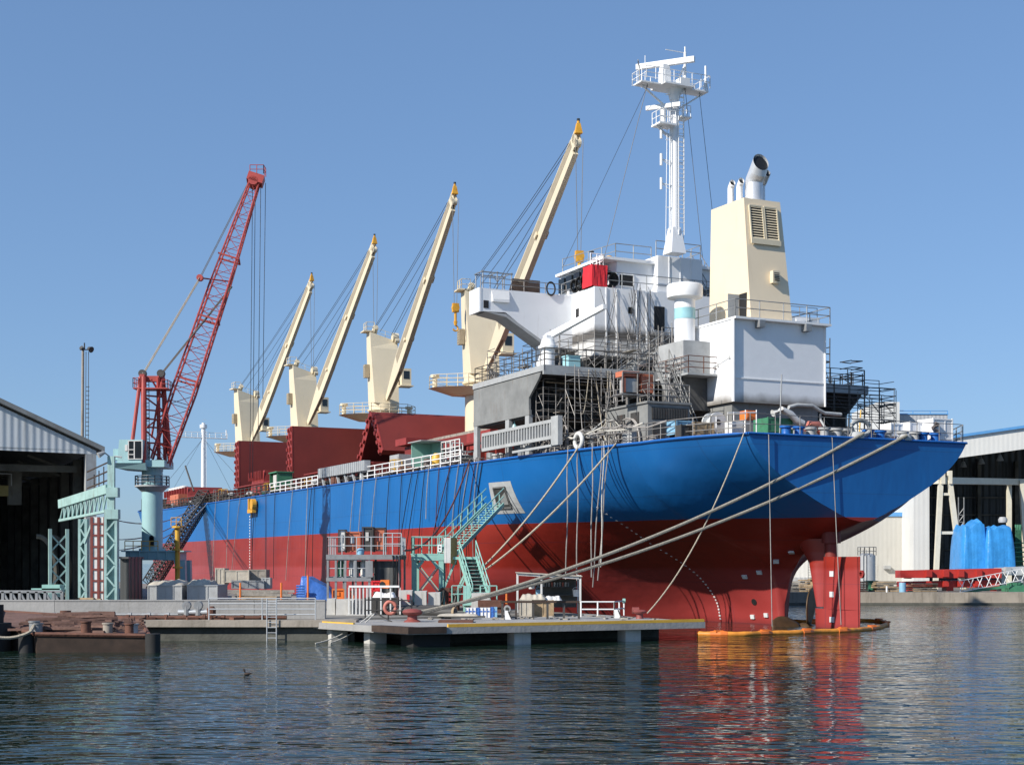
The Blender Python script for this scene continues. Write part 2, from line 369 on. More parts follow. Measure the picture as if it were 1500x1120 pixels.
# ------------------------------------------------------------------ water, quays
def water_mat():
    m = bpy.data.materials.new('sea_water'); m.use_nodes = True; nt = m.node_tree; n = nt.nodes; L = nt.links; bs = n['Principled BSDF']
    bs.inputs['Base Color'].default_value = (.010, .024, .017, 1); bs.inputs['Roughness'].default_value = .03; bs.inputs['IOR'].default_value = 1.33
    g = n.new('ShaderNodeNewGeometry')
    def nz(s, sc3, det):
        mp = n.new('ShaderNodeMapping'); mp.inputs['Scale'].default_value = sc3; mp.inputs['Rotation'].default_value = (0, 0, R(12)); L.new(g.outputs['Position'], mp.inputs['Vector'])
        z = n.new('ShaderNodeTexNoise'); z.inputs['Scale'].default_value = s; z.inputs['Detail'].default_value = det; z.inputs['Roughness'].default_value = .55
        L.new(mp.outputs[0], z.inputs['Vector']); return z.outputs['Fac']
    a = nz(1.25, (.7, 1.3, 1), 2); b = nz(.33, (.8, 1.3, 1), 3); p = nz(.05, (1, 1, 1), 2)
    s = n.new('ShaderNodeMath'); s.operation = 'MULTIPLY_ADD'; L.new(b, s.inputs[0]); s.inputs[1].default_value = 1.6; L.new(a, s.inputs[2])
    pr = n.new('ShaderNodeMapRange'); pr.inputs['From Min'].default_value = .35; pr.inputs['From Max'].default_value = .65; pr.inputs['To Min'].default_value = .55; pr.inputs['To Max'].default_value = 1
    L.new(p, pr.inputs['Value'])
    q = n.new('ShaderNodeMath'); q.operation = 'MULTIPLY'; L.new(s.outputs[0], q.inputs[0]); L.new(pr.outputs[0], q.inputs[1])
    bp = n.new('ShaderNodeBump'); bp.inputs['Strength'].default_value = 1; bp.inputs['Distance'].default_value = .15
    L.new(q.outputs[0], bp.inputs['Height']); L.new(bp.outputs[0], bs.inputs['Normal'])
    M['water'] = m
water_mat()
b = MB(); b.poly([(-3000, -60, 0), (3000, -60, 0), (3000, 5000, 0), (-3000, 5000, 0)]); struct(b, 'water', 'water', origin=(0, 0, 0))
QZ, JZ = .95, .85
# quay on the left with the ship's berth along it; far quay on the right
b = MB()
qpts = [(-140, 66.6), (-7.6, 66.6), tuple(S(4, 27, 0))[:2], tuple(S(4, 14.8, 0))[:2], tuple(S(150, 14.8, 0))[:2], tuple(S(190, 40, 0))[:2], (-260, 260), (-260, 66.6)]
b.slab(qpts, -3, QZ); struct(b, 'quay_ground', 'yard_ground')
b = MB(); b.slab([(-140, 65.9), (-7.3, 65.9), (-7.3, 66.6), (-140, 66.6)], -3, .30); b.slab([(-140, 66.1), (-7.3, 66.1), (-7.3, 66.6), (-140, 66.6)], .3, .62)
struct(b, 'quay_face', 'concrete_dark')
b = MB(); b.slab([(-140, 65.7), (-7.2, 65.7), (-7.2, 66.9), (-140, 66.9)], .64, QZ+.004); struct(b, 'quay_edge', 'concrete_tan')
# jetty slab standing on piles, yellow kerb
b = MB()
JP = [S(-5, 13.2, 0), S(-5, 28, 0), S(4.2, 30.3, 0), S(4.2, 13.2, 0)]
b.slab([tuple(p)[:2] for p in JP], .56, JZ); b.slab([tuple(S(*q))[:2] for q in ((4.2, 13.2, 0), (4.2, 30.3, 0), (7, 30.3, 0), (7, 13.2, 0))], .56, JZ)
jt = struct(b, 'jetty', 'concrete')
def pv_(px): k = (px-CX)/F; p = P0+D*-4.7; return (p.x-k*p.y)/(k*N.y-N.x)
b = MB()
for u, v in ((-4.3, pv_(766)), (-4.3, pv_(928)), (-.8, 28.0), (1.9, 28.9)): b.box(S(u, v, -1), (.75, .8, 3.1), rz=SA)
struct(b, 'jetty_piles', 'concrete_white')
b = MB(); b.box(S(-3.6, 26.7, -.6), (1.5, 1.7, 2.3), rz=SA); struct(b, 'jetty_piles', 'rubber')
b = MB(); b.slab([tuple(S(*q))[:2] for q in ((-5.06, 26.3, 0), (-5.06, 28.06, 0), (-2.4, 28.75, 0), (-2.4, 28.3, 0), (-4.9, 27.5, 0), (-4.9, 26.3, 0))], .6, JZ+.03); struct(b, 'jetty_edge', 'rust_dark')
b = MB(); b.slab([tuple(S(*q))[:2] for q in ((-1.5, 13.6, 0), (-1.5, 26, 0), (3.9, 26, 0), (3.9, 13.6, 0))], -3, .555); struct(b, 'jetty_back_wall', 'concrete_dark')
b = MB()
b.bar(S(-4.93, 13.25, JZ+.06), S(-4.93, 26.2, JZ+.06), .14, .14)
struct(b, 'jetty_kerb', 'yellow')
b = MB(); b.bar(S(-.5, 28.9, JZ+.03), S(3.9, 30.1, JZ+.03), .1, .06); struct(b, 'jetty_kerb', 'yellow')
# far quay
b = MB(); b.slab([(20, 123), (130, 120), (400, 120), (400, 700), (-40, 700), (-40, 330), (20, 290)], -3, 1.0); struct(b, 'far_quay', 'yard_ground')
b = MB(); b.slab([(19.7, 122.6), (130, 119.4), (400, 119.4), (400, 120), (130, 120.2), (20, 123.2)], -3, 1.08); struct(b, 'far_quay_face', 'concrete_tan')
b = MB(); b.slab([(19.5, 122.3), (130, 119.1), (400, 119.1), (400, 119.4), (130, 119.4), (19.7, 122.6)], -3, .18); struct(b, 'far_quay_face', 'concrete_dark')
# ------------------------------------------------------------------ ship hull
ST = {
 0: [(0, 5.8), (1, 6.0), (2, 6.45), (3.1, 6.95), (5, 8.0), (6.1, 8.8), (6.9, 9.6), (7.35, 10.3)],
 3: [(0, 5.1), (1.2, 5.3), (3, 5.95), (5, 6.9), (7, 8.0), (8.4, 9.2), (9.1, 10.25)],
 5.2: [(0, 4.05), (1.0, 4.35), (3, 5.15), (5, 5.9), (7.3, 7.0), (9.1, 8.5), (9.85, 10.2)],
 6.2: [(0, 3.05), (.4, 3.5), (1.0, 4.0), (2.4, 4.45), (4.4, 5.15), (6.7, 6.2), (8.5, 7.4), (9.55, 8.7), (10.2, 10.16)],
 6.9: [(0, 1.2), (.3, 1.9), (.62, 2.75), (1.25, 3.5), (2.3, 4.15), (4.6, 5.1), (7.0, 6.2), (8.75, 7.4), (9.8, 8.75), (10.41, 10.15)],
 6.95: [(0, -3), (.2, -1), (.3, .7), (.42, 1.8), (.66, 2.7), (1.25, 3.5), (2.3, 4.15), (4.6, 5.1), (7.0, 6.2), (8.75, 7.4), (9.8, 8.75), (10.42, 10.15)],
 8.4: [(0, -3), (.3, -1.5), (.45, 0), (.75, 1.4), (1.35, 2.6), (2.35, 3.6), (3.75, 4.42), (5.9, 5.45), (8.1, 6.6), (9.85, 8.4), (10.8, 10.13)],
 10: [(0, -3), (.4, -1.5), (.65, 0), (1.1, 1.4), (2.05, 2.7), (3.35, 3.75), (5.05, 4.7), (7.1, 5.75), (9.0, 6.85), (10.4, 8.4), (11.15, 10.1)],
 12: [(0, -3), (.6, -1.5), (1.0, 0), (1.4, 1.36), (2.6, 2.76), (4.2, 3.8), (6.0, 4.75), (7.7, 5.75), (9.6, 6.85), (10.9, 8.4), (11.55, 10.08)],
 16: [(0, -3), (1.2, -1.7), (2.1, 0), (3.3, 1.3), (5.3, 2.8), (8.4, 4.7), (10.6, 6.5), (11.75, 8.2), (12.3, 10.05)],
 24: [(0, -3), (4, -2.8), (7, -1), (9.3, .7), (11.3, 2.5), (12.35, 4.7), (12.8, 6.5), (12.95, 8), (13, 10)],
 34: [(0, -3), (9, -2.9), (12, -1), (12.8, 1), (13, 3), (13, 5), (13, 7), (13, 8.5), (13, 10)],
 48: [(0, -3), (12, -2.9), (13, -1.5), (13, 1), (13, 3), (13, 5), (13, 7), (13, 8.5), (13, 10)],
 122: [(0, -3), (12, -2.9), (13, -1.5), (13, 1), (13, 3), (13, 5), (13, 7), (13, 8.5), (13, 10.3)],
 138: [(0, -3), (8, -2.9), (9.6, -1), (10, 1), (10.2, 3), (10.6, 5), (11.3, 7), (12, 8.5), (12.5, 10.6)],
 152: [(0, -3), (3, -2.9), (4.3, -1), (4.6, 1), (4.9, 3), (5.6, 5), (6.8, 7), (8, 9), (9.5, 11.4)],
 160: [(0, -3), (.8, -2.9), (1.2, -1), (1.3, 1), (1.6, 3), (2.2, 5), (3.2, 7), (4.4, 9), (6.2, 12.2)],
 167: [(0, 2), (.1, 3), (.12, 4), (.15, 5), (.3, 6.5), (.6, 8), (1.0, 9.5), (1.5, 11), (2, 12.6)]}
def crom(a, b, c, d, t): return .5*((2*b)+(-a+c)*t+(2*a-5*b+4*c-d)*t*t+(-a+3*b-3*c+d)*t**3)
NT = 52
def resample(pl):
    den = []
    for i in range(len(pl)-1):
        p = [pl[max(i-1, 0)], pl[i], pl[i+1], pl[min(i+2, len(pl)-1)]]
        for k in range(12): den.append(tuple(crom(p[0][j], p[1][j], p[2][j], p[3][j], k/12) for j in (0, 1)))
    den.append(pl[-1]); L = [0]
    if pl[0][1] < 6:                                            # levels of equal height; levels under the keel collapse onto it
        out = []; zd = pl[-1][1]; j = 0
        for i in range(NT+1):
            z = -3+(zd+3)*i/NT
            while j < len(den)-2 and den[j+1][1] < z: j += 1
            t = (z-den[j][1])/max(1e-9, den[j+1][1]-den[j][1]); t = min(max(t, 0), 1)
            out.append((max(0, den[j][0]+(den[j+1][0]-den[j][0])*t), z) if z > pl[0][1] else (0, pl[0][1]))
        out[0] = (0, pl[0][1])
        return out
    for a, b in zip(den, den[1:]): L.append(L[-1]+math.dist(a, b))
    out = []; j = 0
    for i in range(NT+1):
        s = L[-1]*i/NT
        while j < len(L)-2 and L[j+1] < s: j += 1
        t = (s-L[j])/max(1e-9, L[j+1]-L[j]); t = min(max(t, 0), 1)
        out.append(tuple(den[j][k]+(den[j+1][k]-den[j][k])*t for k in (0, 1)))
    return [(max(0, y), z) for y, z in out]
SU = sorted(ST); SR = [resample(ST[u]) for u in SU]
def section(u):
    i = 0
    while i < len(SU)-2 and SU[i+1] <= u: i += 1
    u0, u1 = SU[i], SU[i+1]; t = (u-u0)/(u1-u0); out = []
    a, b = SR[i], SR[i+1]
    for k in range(NT+1):
        q = []
        for j in (0, 1):
            m0 = (b[k][j]-a[k][j]) if i == 0 else (b[k][j]-SR[i-1][k][j])/(u1-SU[i-1])*(u1-u0)
            m1 = (b[k][j]-a[k][j]) if i == len(SU)-2 else (SR[i+2][k][j]-a[k][j])/(SU[i+2]-u0)*(u1-u0)
            dl = b[k][j]-a[k][j]
            def lim(m): return 0 if m*dl <= 0 else math.copysign(min(abs(m), 2.5*abs(dl)), dl)
            m0, m1 = lim(m0), lim(m1)
            h = (2*t**3-3*t*t+1)*a[k][j]+(t**3-2*t*t+t)*m0+(-2*t**3+3*t*t)*b[k][j]+(t**3-t*t)*m1
            q.append(h)
        out.append((max(0, q[0]), q[1]))
    return out
USTA = [0, .5, 1, 1.5, 2, 2.5, 3, 3.5, 4, 4.4, 4.8, 5.2, 5.5, 5.8, 6.0, 6.2, 6.4, 6.6, 6.75, 6.9, 6.95, 7.2, 7.8, 8.4, 9, 9.5, 10, 11, 12, 13, 14, 15, 16, 17.5, 19, 20.5, 22, 24, 26, 28, 31, 34, 38, 43, 48]+[54+6*i for i in range(12)]+[124, 128, 132, 135, 138, 142, 146, 150, 152, 154, 156, 158, 160, 162, 164, 166, 167]
SEC = [section(u) for u in USTA]
def bdeck(u):
    u = min(max(u, 0), 166.9); s = section(u)[-1]; return s
def railpt(u, inset=.25, dz=0, side=1): y, z = bdeck(u); return Vector((u, side*(y-inset), z+dz))
SHIP = thing('cargo_ship', 'large blue and red cargo ship with four raised cream cranes, fitting out at the quay', 'ship', (60, 0, 0), 'S')
b = MB()
for sgn in (1, -1): b.grid([[Vector((u, sgn*y, z)) for y, z in s] for u, s in zip(USTA, SEC)])
hull = b.build('hull', 'hull_paint', SHIP, smooth=80)
bm_ = hull.data
b = MB(); s0 = SEC[0]
b.poly([Vector((0, y, z)) for y, z in s0]+[Vector((0, -y, z)) for y, z in reversed(s0[1:])])
b.build('transom', 'hull_paint', SHIP)
b = MB(); b.grid([[Vector((u, -(s[-1][0]-.02), s[-1][1]-.12)), Vector((u, s[-1][0]-.02, s[-1][1]-.12))] for u, s in zip(USTA, SEC)])
b.build('deck', 'rust_deck', SHIP)
b = MB()
for sgn in (1, -1):                                           # rim of the sheer strake
    pts = [Vector((u, sgn*(s[-1][0]+.02), s[-1][1])) for u, s in zip(USTA, SEC)]; b.path(pts, .07, 6)
b.tube((-.02, -7.35, 10.3), (-.02, 7.35, 10.3), .07)
b.build('sheer_rim', 'hull_rim', SHIP) if 'hull_rim' in M else None
# points of the port side seen at a pixel
HG = []
for i in range(len(USTA)-1):
    for k in range(NT):
        if SEC[i][k][1] < -.2: continue
        for a in range(3):
            for c in range(2):
                t, r = a/3, c/2
                y0 = SEC[i][k][0]*(1-r)+SEC[i][k+1][0]*r; y1 = SEC[i+1][k][0]*(1-r)+SEC[i+1][k+1][0]*r
                z0 = SEC[i][k][1]*(1-r)+SEC[i][k+1][1]*r; z1 = SEC[i+1][k][1]*(1-r)+SEC[i+1][k+1][1]*r
                p = Vector((USTA[i]*(1-t)+USTA[i+1]*t, y0*(1-t)+y1*t, z0*(1-t)+z1*t)); HG.append((pix(S(*p)), p, i, k))
def hull_hit(px, py):
    best = min(HG, key=lambda h: (h[0][0]-px)**2+(h[0][1]-py)**2)
    i, k = best[2], best[3]
    A = Vector((USTA[i], *SEC[i][k])); B = Vector((USTA[i+1], *SEC[i+1][k])); C = Vector((USTA[i], *SEC[i][k+1]))
    n = (B-A).cross(C-A)
    n = n.normalized() if n.length > 1e-9 else Vector((0, 1, 0))
    if n.y < 0: n = -n
    return best[1], n
def hull_at(u, z):                                            # point of the port side at station u, height z
    s = section(u)
    for a, c in zip(s, s[1:]):
        if a[1] <= z <= c[1]: t = (z-a[1])/max(1e-9, c[1]-a[1]); return Vector((u, a[0]+(c[0]-a[0])*t, z))
    return Vector((u, s[-1][0], z))
def on_hull(b, px, py, w, h, t=.05):
    p, n = hull_hit(px, py); x = Vector((0, 0, 1)).cross(n).normalized(); y = n.cross(x)
    b.box(p+n*(t/2), (w, h, t), ax=(x, y, n))
# zinc anodes, draught marks, thruster hole, pilot door
for px, py in ((1160, 808), (1138, 822), (1110, 837), (1092, 843), (1104, 902), (1122, 902), (1186, 802)):
    b = MB(); on_hull(b, px, py, .32, .24, .09); b.build('anode', 'zinc', SHIP)
b = MB(); p, n = hull_hit(1104, 881); x, y = frame_of(n); b.tube(p-n*.1, p+n*.03, .2, n=16); b.build('discharge_hole', 'black', SHIP)
b = MB()
for i in range(36):
    z = .15+i*.19; p = hull_at(12, z); q = hull_at(12, z+.1)
    if z > 7: break
    t = (q-p).normalized(); nn = t.cross(Vector((1, 0, 0))).normalized(); nn = nn if nn.y > 0 else -nn
    b.box((p+q)/2+nn*.012, (.22 if i % 2 else .12, .10, .02), ax=(Vector((1, 0, 0)), t, nn))
b.build('draught_marks', 'white_plain', SHIP)
b = MB(); um = U(366, 13)
for i in range(26): z = 1.2+i*.28; b.box((um, 13.012, z), (.22, .02, .12))
b.build('draught_marks', 'white_plain', SHIP)
b = MB()                                                        # faint welded seams of unpainted marks
ud0, ud1 = U(714, 12.75), U(738, 12.75); zd0, zd1 = Zs(752, 20, 12.75), Zs(706, 20, 12.75)
def hrow(us, z, off): return [hull_at(u, z)+Vector((0, off, 0)) for u in us]
us = [ud1+(ud0-ud1)*i/6 for i in range(7)]
zs = [zd0+(zd1-zd0)*i/6 for i in range(7)]
b.grid([hrow([u+(.25*(z-zd1)/(zd1-zd0) if i == 0 else 0) for i, u in enumerate(us)], z, .015) for z in zs])
b.build('door_surround', 'light_grey', SHIP)
dw = (ud0-ud1)
dr = part('side_door', SHIP)
b = MB(); a0, a1 = ud1+dw*.28, ud1+dw*.80; za, zb = zd0+.35, zd1-.35
b.grid([hrow([a0, (a0+a1)/2, a1], z, .03) for z in (za, (za+zb)/2, zb)]); b.build('opening', 'interior_dark', dr)
b = MB()
for q in (a0, a1): b.bar(hull_at(q, za)+Vector((0, .04, 0)), hull_at(q, zb)+Vector((0, .04, 0)), .1, .1)
b.bar(hull_at(a0, zb)+Vector((0, .04, 0)), hull_at(a1, zb)+Vector((0, .04, 0)), .1, .1); b.bar(hull_at(a0, za)+Vector((0, .04, 0)), hull_at(a1, za)+Vector((0, .04, 0)), .1, .1)
b.build('frame', 'primer_dark', dr)
b = MB(); b.poly([hull_at(a0+.15, za+.2)+Vector((0, .045, 0)), hull_at(a1-.1, za+.2)+Vector((0, .045, 0)), hull_at(a1-.1, zb-.9)+Vector((0, .045, 0)), hull_at(a0+.15, zb-.3)+Vector((0, .045, 0))]); b.build('inner_wall', 'primer_grey', dr)
# ------------------------------------------------------------------ rudder, horn, propeller
def foil(u0, u1, hw, z, n=8, yc=0):                             # u0 leading (fwd), u1 trailing (aft)
    pts = []
    for i in range(n+1):
        t = i/n; pts.append((u0+(u1-u0)*t, hw*(2.6*math.sqrt(t)*(1-t)+.12*(1-t)+.05)))
    return [Vector((u, yc+w, z)) for u, w in pts]+[Vector((u, yc-w, z)) for u, w in reversed(pts)]
b = MB()
b.loft(foil(5.3, 3.1, .75, 4.95), foil(4.75, 3.18, .46, 4.2), False); b.loft(foil(4.75, 3.18, .46, 4.2), foil(4.3, 3.2, .34, 3.6), False); b.loft(foil(4.3, 3.2, .34, 3.6), foil(3.65, 3.22, .26, 1.15), False); b.poly(foil(3.65, 3.22, .26, 1.15)); b.build('rudder_horn', 'hull_paint', SHIP, smooth=40)
rd = MB()
ztop = Zs(815, 2.2, 0)
rd.loft(foil(3.2, .12, .36, ztop), foil(3.2, .12, .36, 1.05)); rd.loft(foil(3.95, .12, .36, 1.05), foil(3.85, .2, .34, -2.2))
ro = rd.build('rudder', 'hull_paint', SHIP, smooth=40)
b = MB(); b.tube((2.6, 0, ztop-.05), (2.6, 0, 5.4), .34, n=16); b.build('rudder_stock', 'hatch_red', SHIP, smooth=40)
b = MB(); b.tube((2.6, 0, ztop+.75), (2.6, 0, 5.6), .52, n=20); b.build('rudder_trunk', 'hatch_red', SHIP, smooth=40)
b = MB(); b.lathe((0, 0, 0), [(.22, -.06), (.22, .06), (.12, .06), (.12, -.06)], 14)
for p in b.v: x, y, z = p; p.x, p.y, p.z = .02+x, z, ztop-.95+y
b.build('lifting_lug', 'hatch_red_side', ro)
for py in (840, 870, 907):
    b = MB(); zz = Zs(py, 2, .36); b.box((2.05, .36, zz), (.34, .12, .3)); b.build('anode', 'zinc', ro)
b = MB(); b.bar((2.05, .36, Zs(870, 2, .36)), (2.05, .36, 0), .03, .03); b.tube((3.0, .33, .75), (3.7, .30, .75), .02)
for uu in (1.25, 2.75): b.bar((uu, .34, ztop), (uu+.1, .34, .2), .02, .02)
b.build('rudder_seam', 'rust_dark', ro)
pr = part('propeller', SHIP)
b = MB(); b.lathe((0, 0, 0), [(.05, -.75), (.3, -.6), (.46, -.2), (.5, .3), (.42, .75)], 16)
for p in b.v: x, y, z = p; p.x, p.y, p.z = 4.8+z, y, x-.3
b.build('hub', 'bronze', pr, smooth=40)
for k, a in enumerate((-8, 83, 172, 262)):
    rows = []
    for i in range(11):
        t = i/10; r = .4+2.1*t; ch = 1.0*math.sin(math.pi*min(1, .16+.80*t))**.6*(1 if t < .98 else .5); tw = math.radians(50-12*t); row = []
        for j in range(7):
            s = (j/6-.5)*ch*2; th = .06*(1-t)*(1-abs(j/6-.5)*1.8)
            row.append((r, s*math.cos(tw), s*math.sin(tw)+th))
        rows.append(row)
    b = MB(); ca, sa = math.cos(R(a)), math.sin(R(a))
    vs = [[Vector((4.65-q[2]*.8, q[0]*sa+q[1]*ca, -.3+q[0]*ca-q[1]*sa)) for q in row] for row in rows]
    b.grid(vs); o = b.build('blade', 'bronze', pr, smooth=60)
    sm = o.modifiers.new('thick', 'SOLIDIFY'); sm.thickness = .07
# ------------------------------------------------------------------ deck cranes (ship coordinates)
def aim(bu, bv, z, Rr, px):
    best = None
    for i in range(-700, 701):
        a = math.pi+R(i/10); p = (bu+Rr*math.cos(a), bv+Rr*math.sin(a)); e = abs(pix(S(p[0], p[1], z))[0]-px)+abs(i)*.002
        if best is None or e < best[0]: best = (e, a)
    return best[1]
def deck_crane(pxb, tip, hookpy, jl=27.2):
    bu = U(pxb, 0); zt, zf = 27.0, 20.0
    # luff from the photo: two rounds
    Rr = 20.5; a = aim(bu, 0, 36, Rr, tip[0])
    for _ in range(4):
        tu, tv = bu+Rr*math.cos(a), Rr*math.sin(a); ztip = Zs(tip[1], tu, tv); Rr = math.sqrt(max(9, jl*jl-(ztip-zf)**2))+1.4; a = aim(bu, 0, ztip, Rr, tip[0])
    A = Vector((math.cos(a), math.sin(a), 0)); Pp = Vector((-A.y, A.x, 0)); up = Vector((0, 0, 1)); o = Vector((bu, 0, 0))
    def P(x, y, z): return o+A*x+Pp*y+up*z
    cr = part('deck_crane', SHIP)
    b = MB(); b.tube(P(0, 0, 9.8), P(0, 0, 18.9), 1.4, n=28); b.tube(P(0, 0, 18.9), P(0, 0, 19.05), 1.62, n=28); b.tube(P(0, 0, 19.05), P(0, 0, 19.62), 1.5, n=28); b.build('pedestal', 'cream', cr, smooth=40)
    b = MB()
    pl = [(2.2, 1.9), (2.2, -1.9), (-2.4, -1.9), (-3.9, -.8), (-3.9, .8), (-2.4, 1.9)]
    pu = math.cos(-a); 
    def Q(u, v, z): return Vector((bu+u, v, z))
    fp = [(1.8, 2.6), (1.8, 4.2), (.2, 4.2), (-1.8, 2.0), (-1.8, -2.0), (.2, -3.6), (1.8, -3.6), (1.8, -1.8)]
    b.loft([Q(u*.8, v*.5, 17.9) for u, v in fp], [Q(u, v, 18.5) for u, v in fp]); b.build('platform', 'cream', cr)
    b = MB(); b.rail([Q(u*.97, v*.97, 18.5) for u, v in fp]+[Q(fp[0][0]*.97, fp[0][1]*.97, 18.5)], h=1.05, nr=3, sp=1.1, r=.03)
    b.tube(Q(1.2, 3.8, 18.5), Q(1.2, 3.8, 19.5), .22, n=8); b.tube(Q(1.2, 3.8, 19.4), Q(1.2, 3.8, 19.65), .4, n=8); b.tube(Q(1.2, -3.2, 18.5), Q(1.2, -3.2, 19.5), .22, n=8); b.tube(Q(1.2, -3.2, 19.4), Q(1.2, -3.2, 19.65), .4, n=8); b.build('platform_railing', 'cream', cr)
    # tower: wedge, upright at the back, raked at the jib side; top falls to starboard
    b = MB(); w0, w1 = 1.25, 1.4
    base = [P(-1.35, -w0, 19.62), P(1.35, -w0, 19.62), P(1.35, w0, 19.62), P(-1.35, w0, 19.62)]
    # +y (Pp) points to starboard when the jib points aft
    top = [P(-1.55, -w1, zt), P(.0, -w1, zt-.1), P(.0, w1, zt-.95), P(-1.55, w1, zt-.8)]
    mid = [P(-1.5, -w1, 25.4), P(.3, -w1, 25.3), P(.3, w1, 25.2), P(-1.5, w1, 25.2)]
    b.loft(base, mid, False); b.loft(mid, top, False); b.poly(top); b.poly(base); tw = b.build('tower', 'cream', cr)
    b = MB(); b.rail([P(-1.5, -w1-.3, zt), P(-.2, -w1-.3, zt), P(-.2, -w1+.5, zt)], h=.9, nr=2, sp=.7, r=.03); b.box(P(-.9, -w1-.1, zt+.02), (1.5, 1.0, .12), ax=(A, Pp, up)); b.tube(P(-1.1, -.7, zt), P(-.5, -.7, zt+.5), .3, n=10)
    b.rail([P(-1.3, -.4, zt-.3), P(-1.2, w1, zt-.8)], h=.8, nr=2, sp=.8, r=.022)
    b.build('top_platform', 'cream', tw if False else cr)
    b = MB(); b.tube(P(.0, w1-.5, zt-.55), P(.0, w1+.1, zt-.55), .45, n=14); b.tube(P(.25, w1-.3, zt-.9), P(.25, w1+.15, zt-.9), .25, n=12); b.build('sheave', 'cream', cr, smooth=40)
    b = MB(); b.box(P(-.75, -w1-.22, 23.0), (.75, .45, 1.3), ax=(A, Pp, up))
    for k in range(5): b.box(P(-.75, -w1-.46, 22.55+k*.22), (.6, .04, .06), ax=(A, Pp, up))
    b.build('vent_box', 'cream_shade_vent', cr)
    b = MB(); b.box(P(.95, w1+.55, 22.3), (1.3, 1.0, 1.7), ax=(A, Pp, up)); b.box(P(.95, w1+.55, 21.4), (1.7, 1.4, .1), ax=(A, Pp, up)); b.build('cab', 'cream', cr)
    b = MB(); b.box(P(1.61, w1+.55, 22.5), (.03, .6, .8), ax=(A, Pp, up)); b.box(P(.95, w1+1.06, 22.5), (.8, .03, .8), ax=(A, Pp, up)); b.build('cab_window', 'glass_dark', cr)
    b = MB()
    for k in range(9): b.box(P(-1.2, w1+.15, 20+k*.6), (.05, .3, .03), ax=(A, Pp, up))
    b.tube(P(-1.45, w1+.3, 19.6), P(-1.45, w1+.3, 26), .03, n=5); b.tube(P(-.95, w1+.3, 19.6), P(-.95, w1+.3, 26), .03, n=5)
    b.build('ladder', 'cream', cr)
    # jib: two box girders joined into one channel, open above
    f = P(1.5, 0, zf); t = P(Rr, 0, ztip); d = (t-f).normalized(); L = (t-f).length; nn = d.cross(Pp).normalized(); nn = nn if nn.z > 0 else -nn
    def J(s, y, h): return f+d*(L*s)+Pp*y+nn*h
    jb = MB()
    hw = lambda s: (.24+.14*min(1, s/.2))*(1-.2*s)
    hh = lambda s: (.26+.90*min(1, s/.22))*(1-.45*s)
    ss = [0, .06, .13, .2, .35, .5, .65, .8, .9, .96]
    # the wide plate (under side) with up-standing flanges
    def ring(s): y, h = hw(s)*.62, hh(s); return [J(s, -y, -h), J(s, y, -h), J(s, y, h), J(s, -y, h)]
    for s0_, s1_ in zip(ss, ss[1:]):
        for sg in (-1, 1):
            def g(s):
                y, h = hw(s)*.62, hh(s); tk = .13
                return [J(s, sg*y, -h), J(s, sg*(y-tk), -h), J(s, sg*(y-tk), h), J(s, sg*y, h)]
            jb.loft(g(s0_), g(s1_))
        if s0_ >= .2:
            def g2(s):
                y, h = hw(s)*.62-.13, hh(s); return [J(s, -y, -h*.98), J(s, y, -h*.98), J(s, y, -h*.8), J(s, -y, -h*.8)]
            jb.loft(g2(s0_), g2(s1_))
    for s in (.2, .45, .58, .8): y, h = hw(s)*.62, hh(s); jb.box(J(s, 0, 0), (y*2, h*1.9, .25), ax=(Pp, nn, d))
    ji = jb.build('jib', 'cream', cr)
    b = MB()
    for s0_, s1_ in zip(ss[3:], ss[4:]):                     # flat brown strip on the port face, painting in the shade of a recess
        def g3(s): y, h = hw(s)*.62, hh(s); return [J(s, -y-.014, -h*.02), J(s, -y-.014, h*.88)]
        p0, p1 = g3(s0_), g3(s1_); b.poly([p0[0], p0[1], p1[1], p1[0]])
    b.build('jib_shade_strip', 'cream_shade_vent', cr)
    b = MB(); y = hw(.96)*.62
    for sg in (-1, 1): b.box(J(.975, sg*(y-.05), .1), (.1, 1.0, 1.1), ax=(Pp, nn, d))
    b.tube(J(.98, -y, .25), J(.98, y, .25), .32, n=14); b.tube(J(.985, -y, -.3), J(.985, y, -.3), .28, n=14)
    for s in (.33, .62, .63): b.box(J(s, -hw(s)*.62-.1, -.1), (.12, .3, .3), ax=(Pp, nn, d)); b.box(J(s+.02, hw(s)*.62+.1, -.35), (.25, .4, .45), ax=(Pp, nn, d))
    b.build('jib_head', 'cream', cr)
    b = MB(); tp = J(1.0, 0, .2); b.loft([tp+A*x_+Pp*y_ for x_, y_ in ((-.2, -.26), (.2, -.26), (.2, .26), (-.2, .26))], [tp+up*.7+A*x_*.5+Pp*y_*.5 for x_, y_ in ((-.2, -.26), (.2, -.26), (.2, .26), (-.2, .26))]); b.tube(tp+up*.7, tp+up*.85, .11, n=8); b.build('tip_guard', 'hook_yellow', cr)
    b = MB(); b.tube(tp+up*.85, tp+up*1.02, .11, n=10); b.build('tip_light', 'black', cr)
    b = MB()
    tt = P(-1.0, -.75, zt+.45); ts = P(.05, .8, zt-.3)
    for q, s, y in ((tt, .955, -.3), (tt+Pp*.14, .955, -.1), (P(-.4, -.3, zt), .90, .15), (ts, .955, .3), (ts+Pp*.2, .80, .3)):
        b.path(sag(q, J(s, y, .45), .22, 8), .026, 4)
    hz = Zs(hookpy, tu, tv)
    hp = t+A*.1
    for e in (-.28, .28): b.tube(hp+Pp*e+up*-.2, Vector((hp.x, hp.y, hz+1.0))+Pp*e*.4, .024, n=4)
    b.build('hoist_wires', 'wire', cr)
    hb = Vector((hp.x, hp.y, hz)); b = MB()
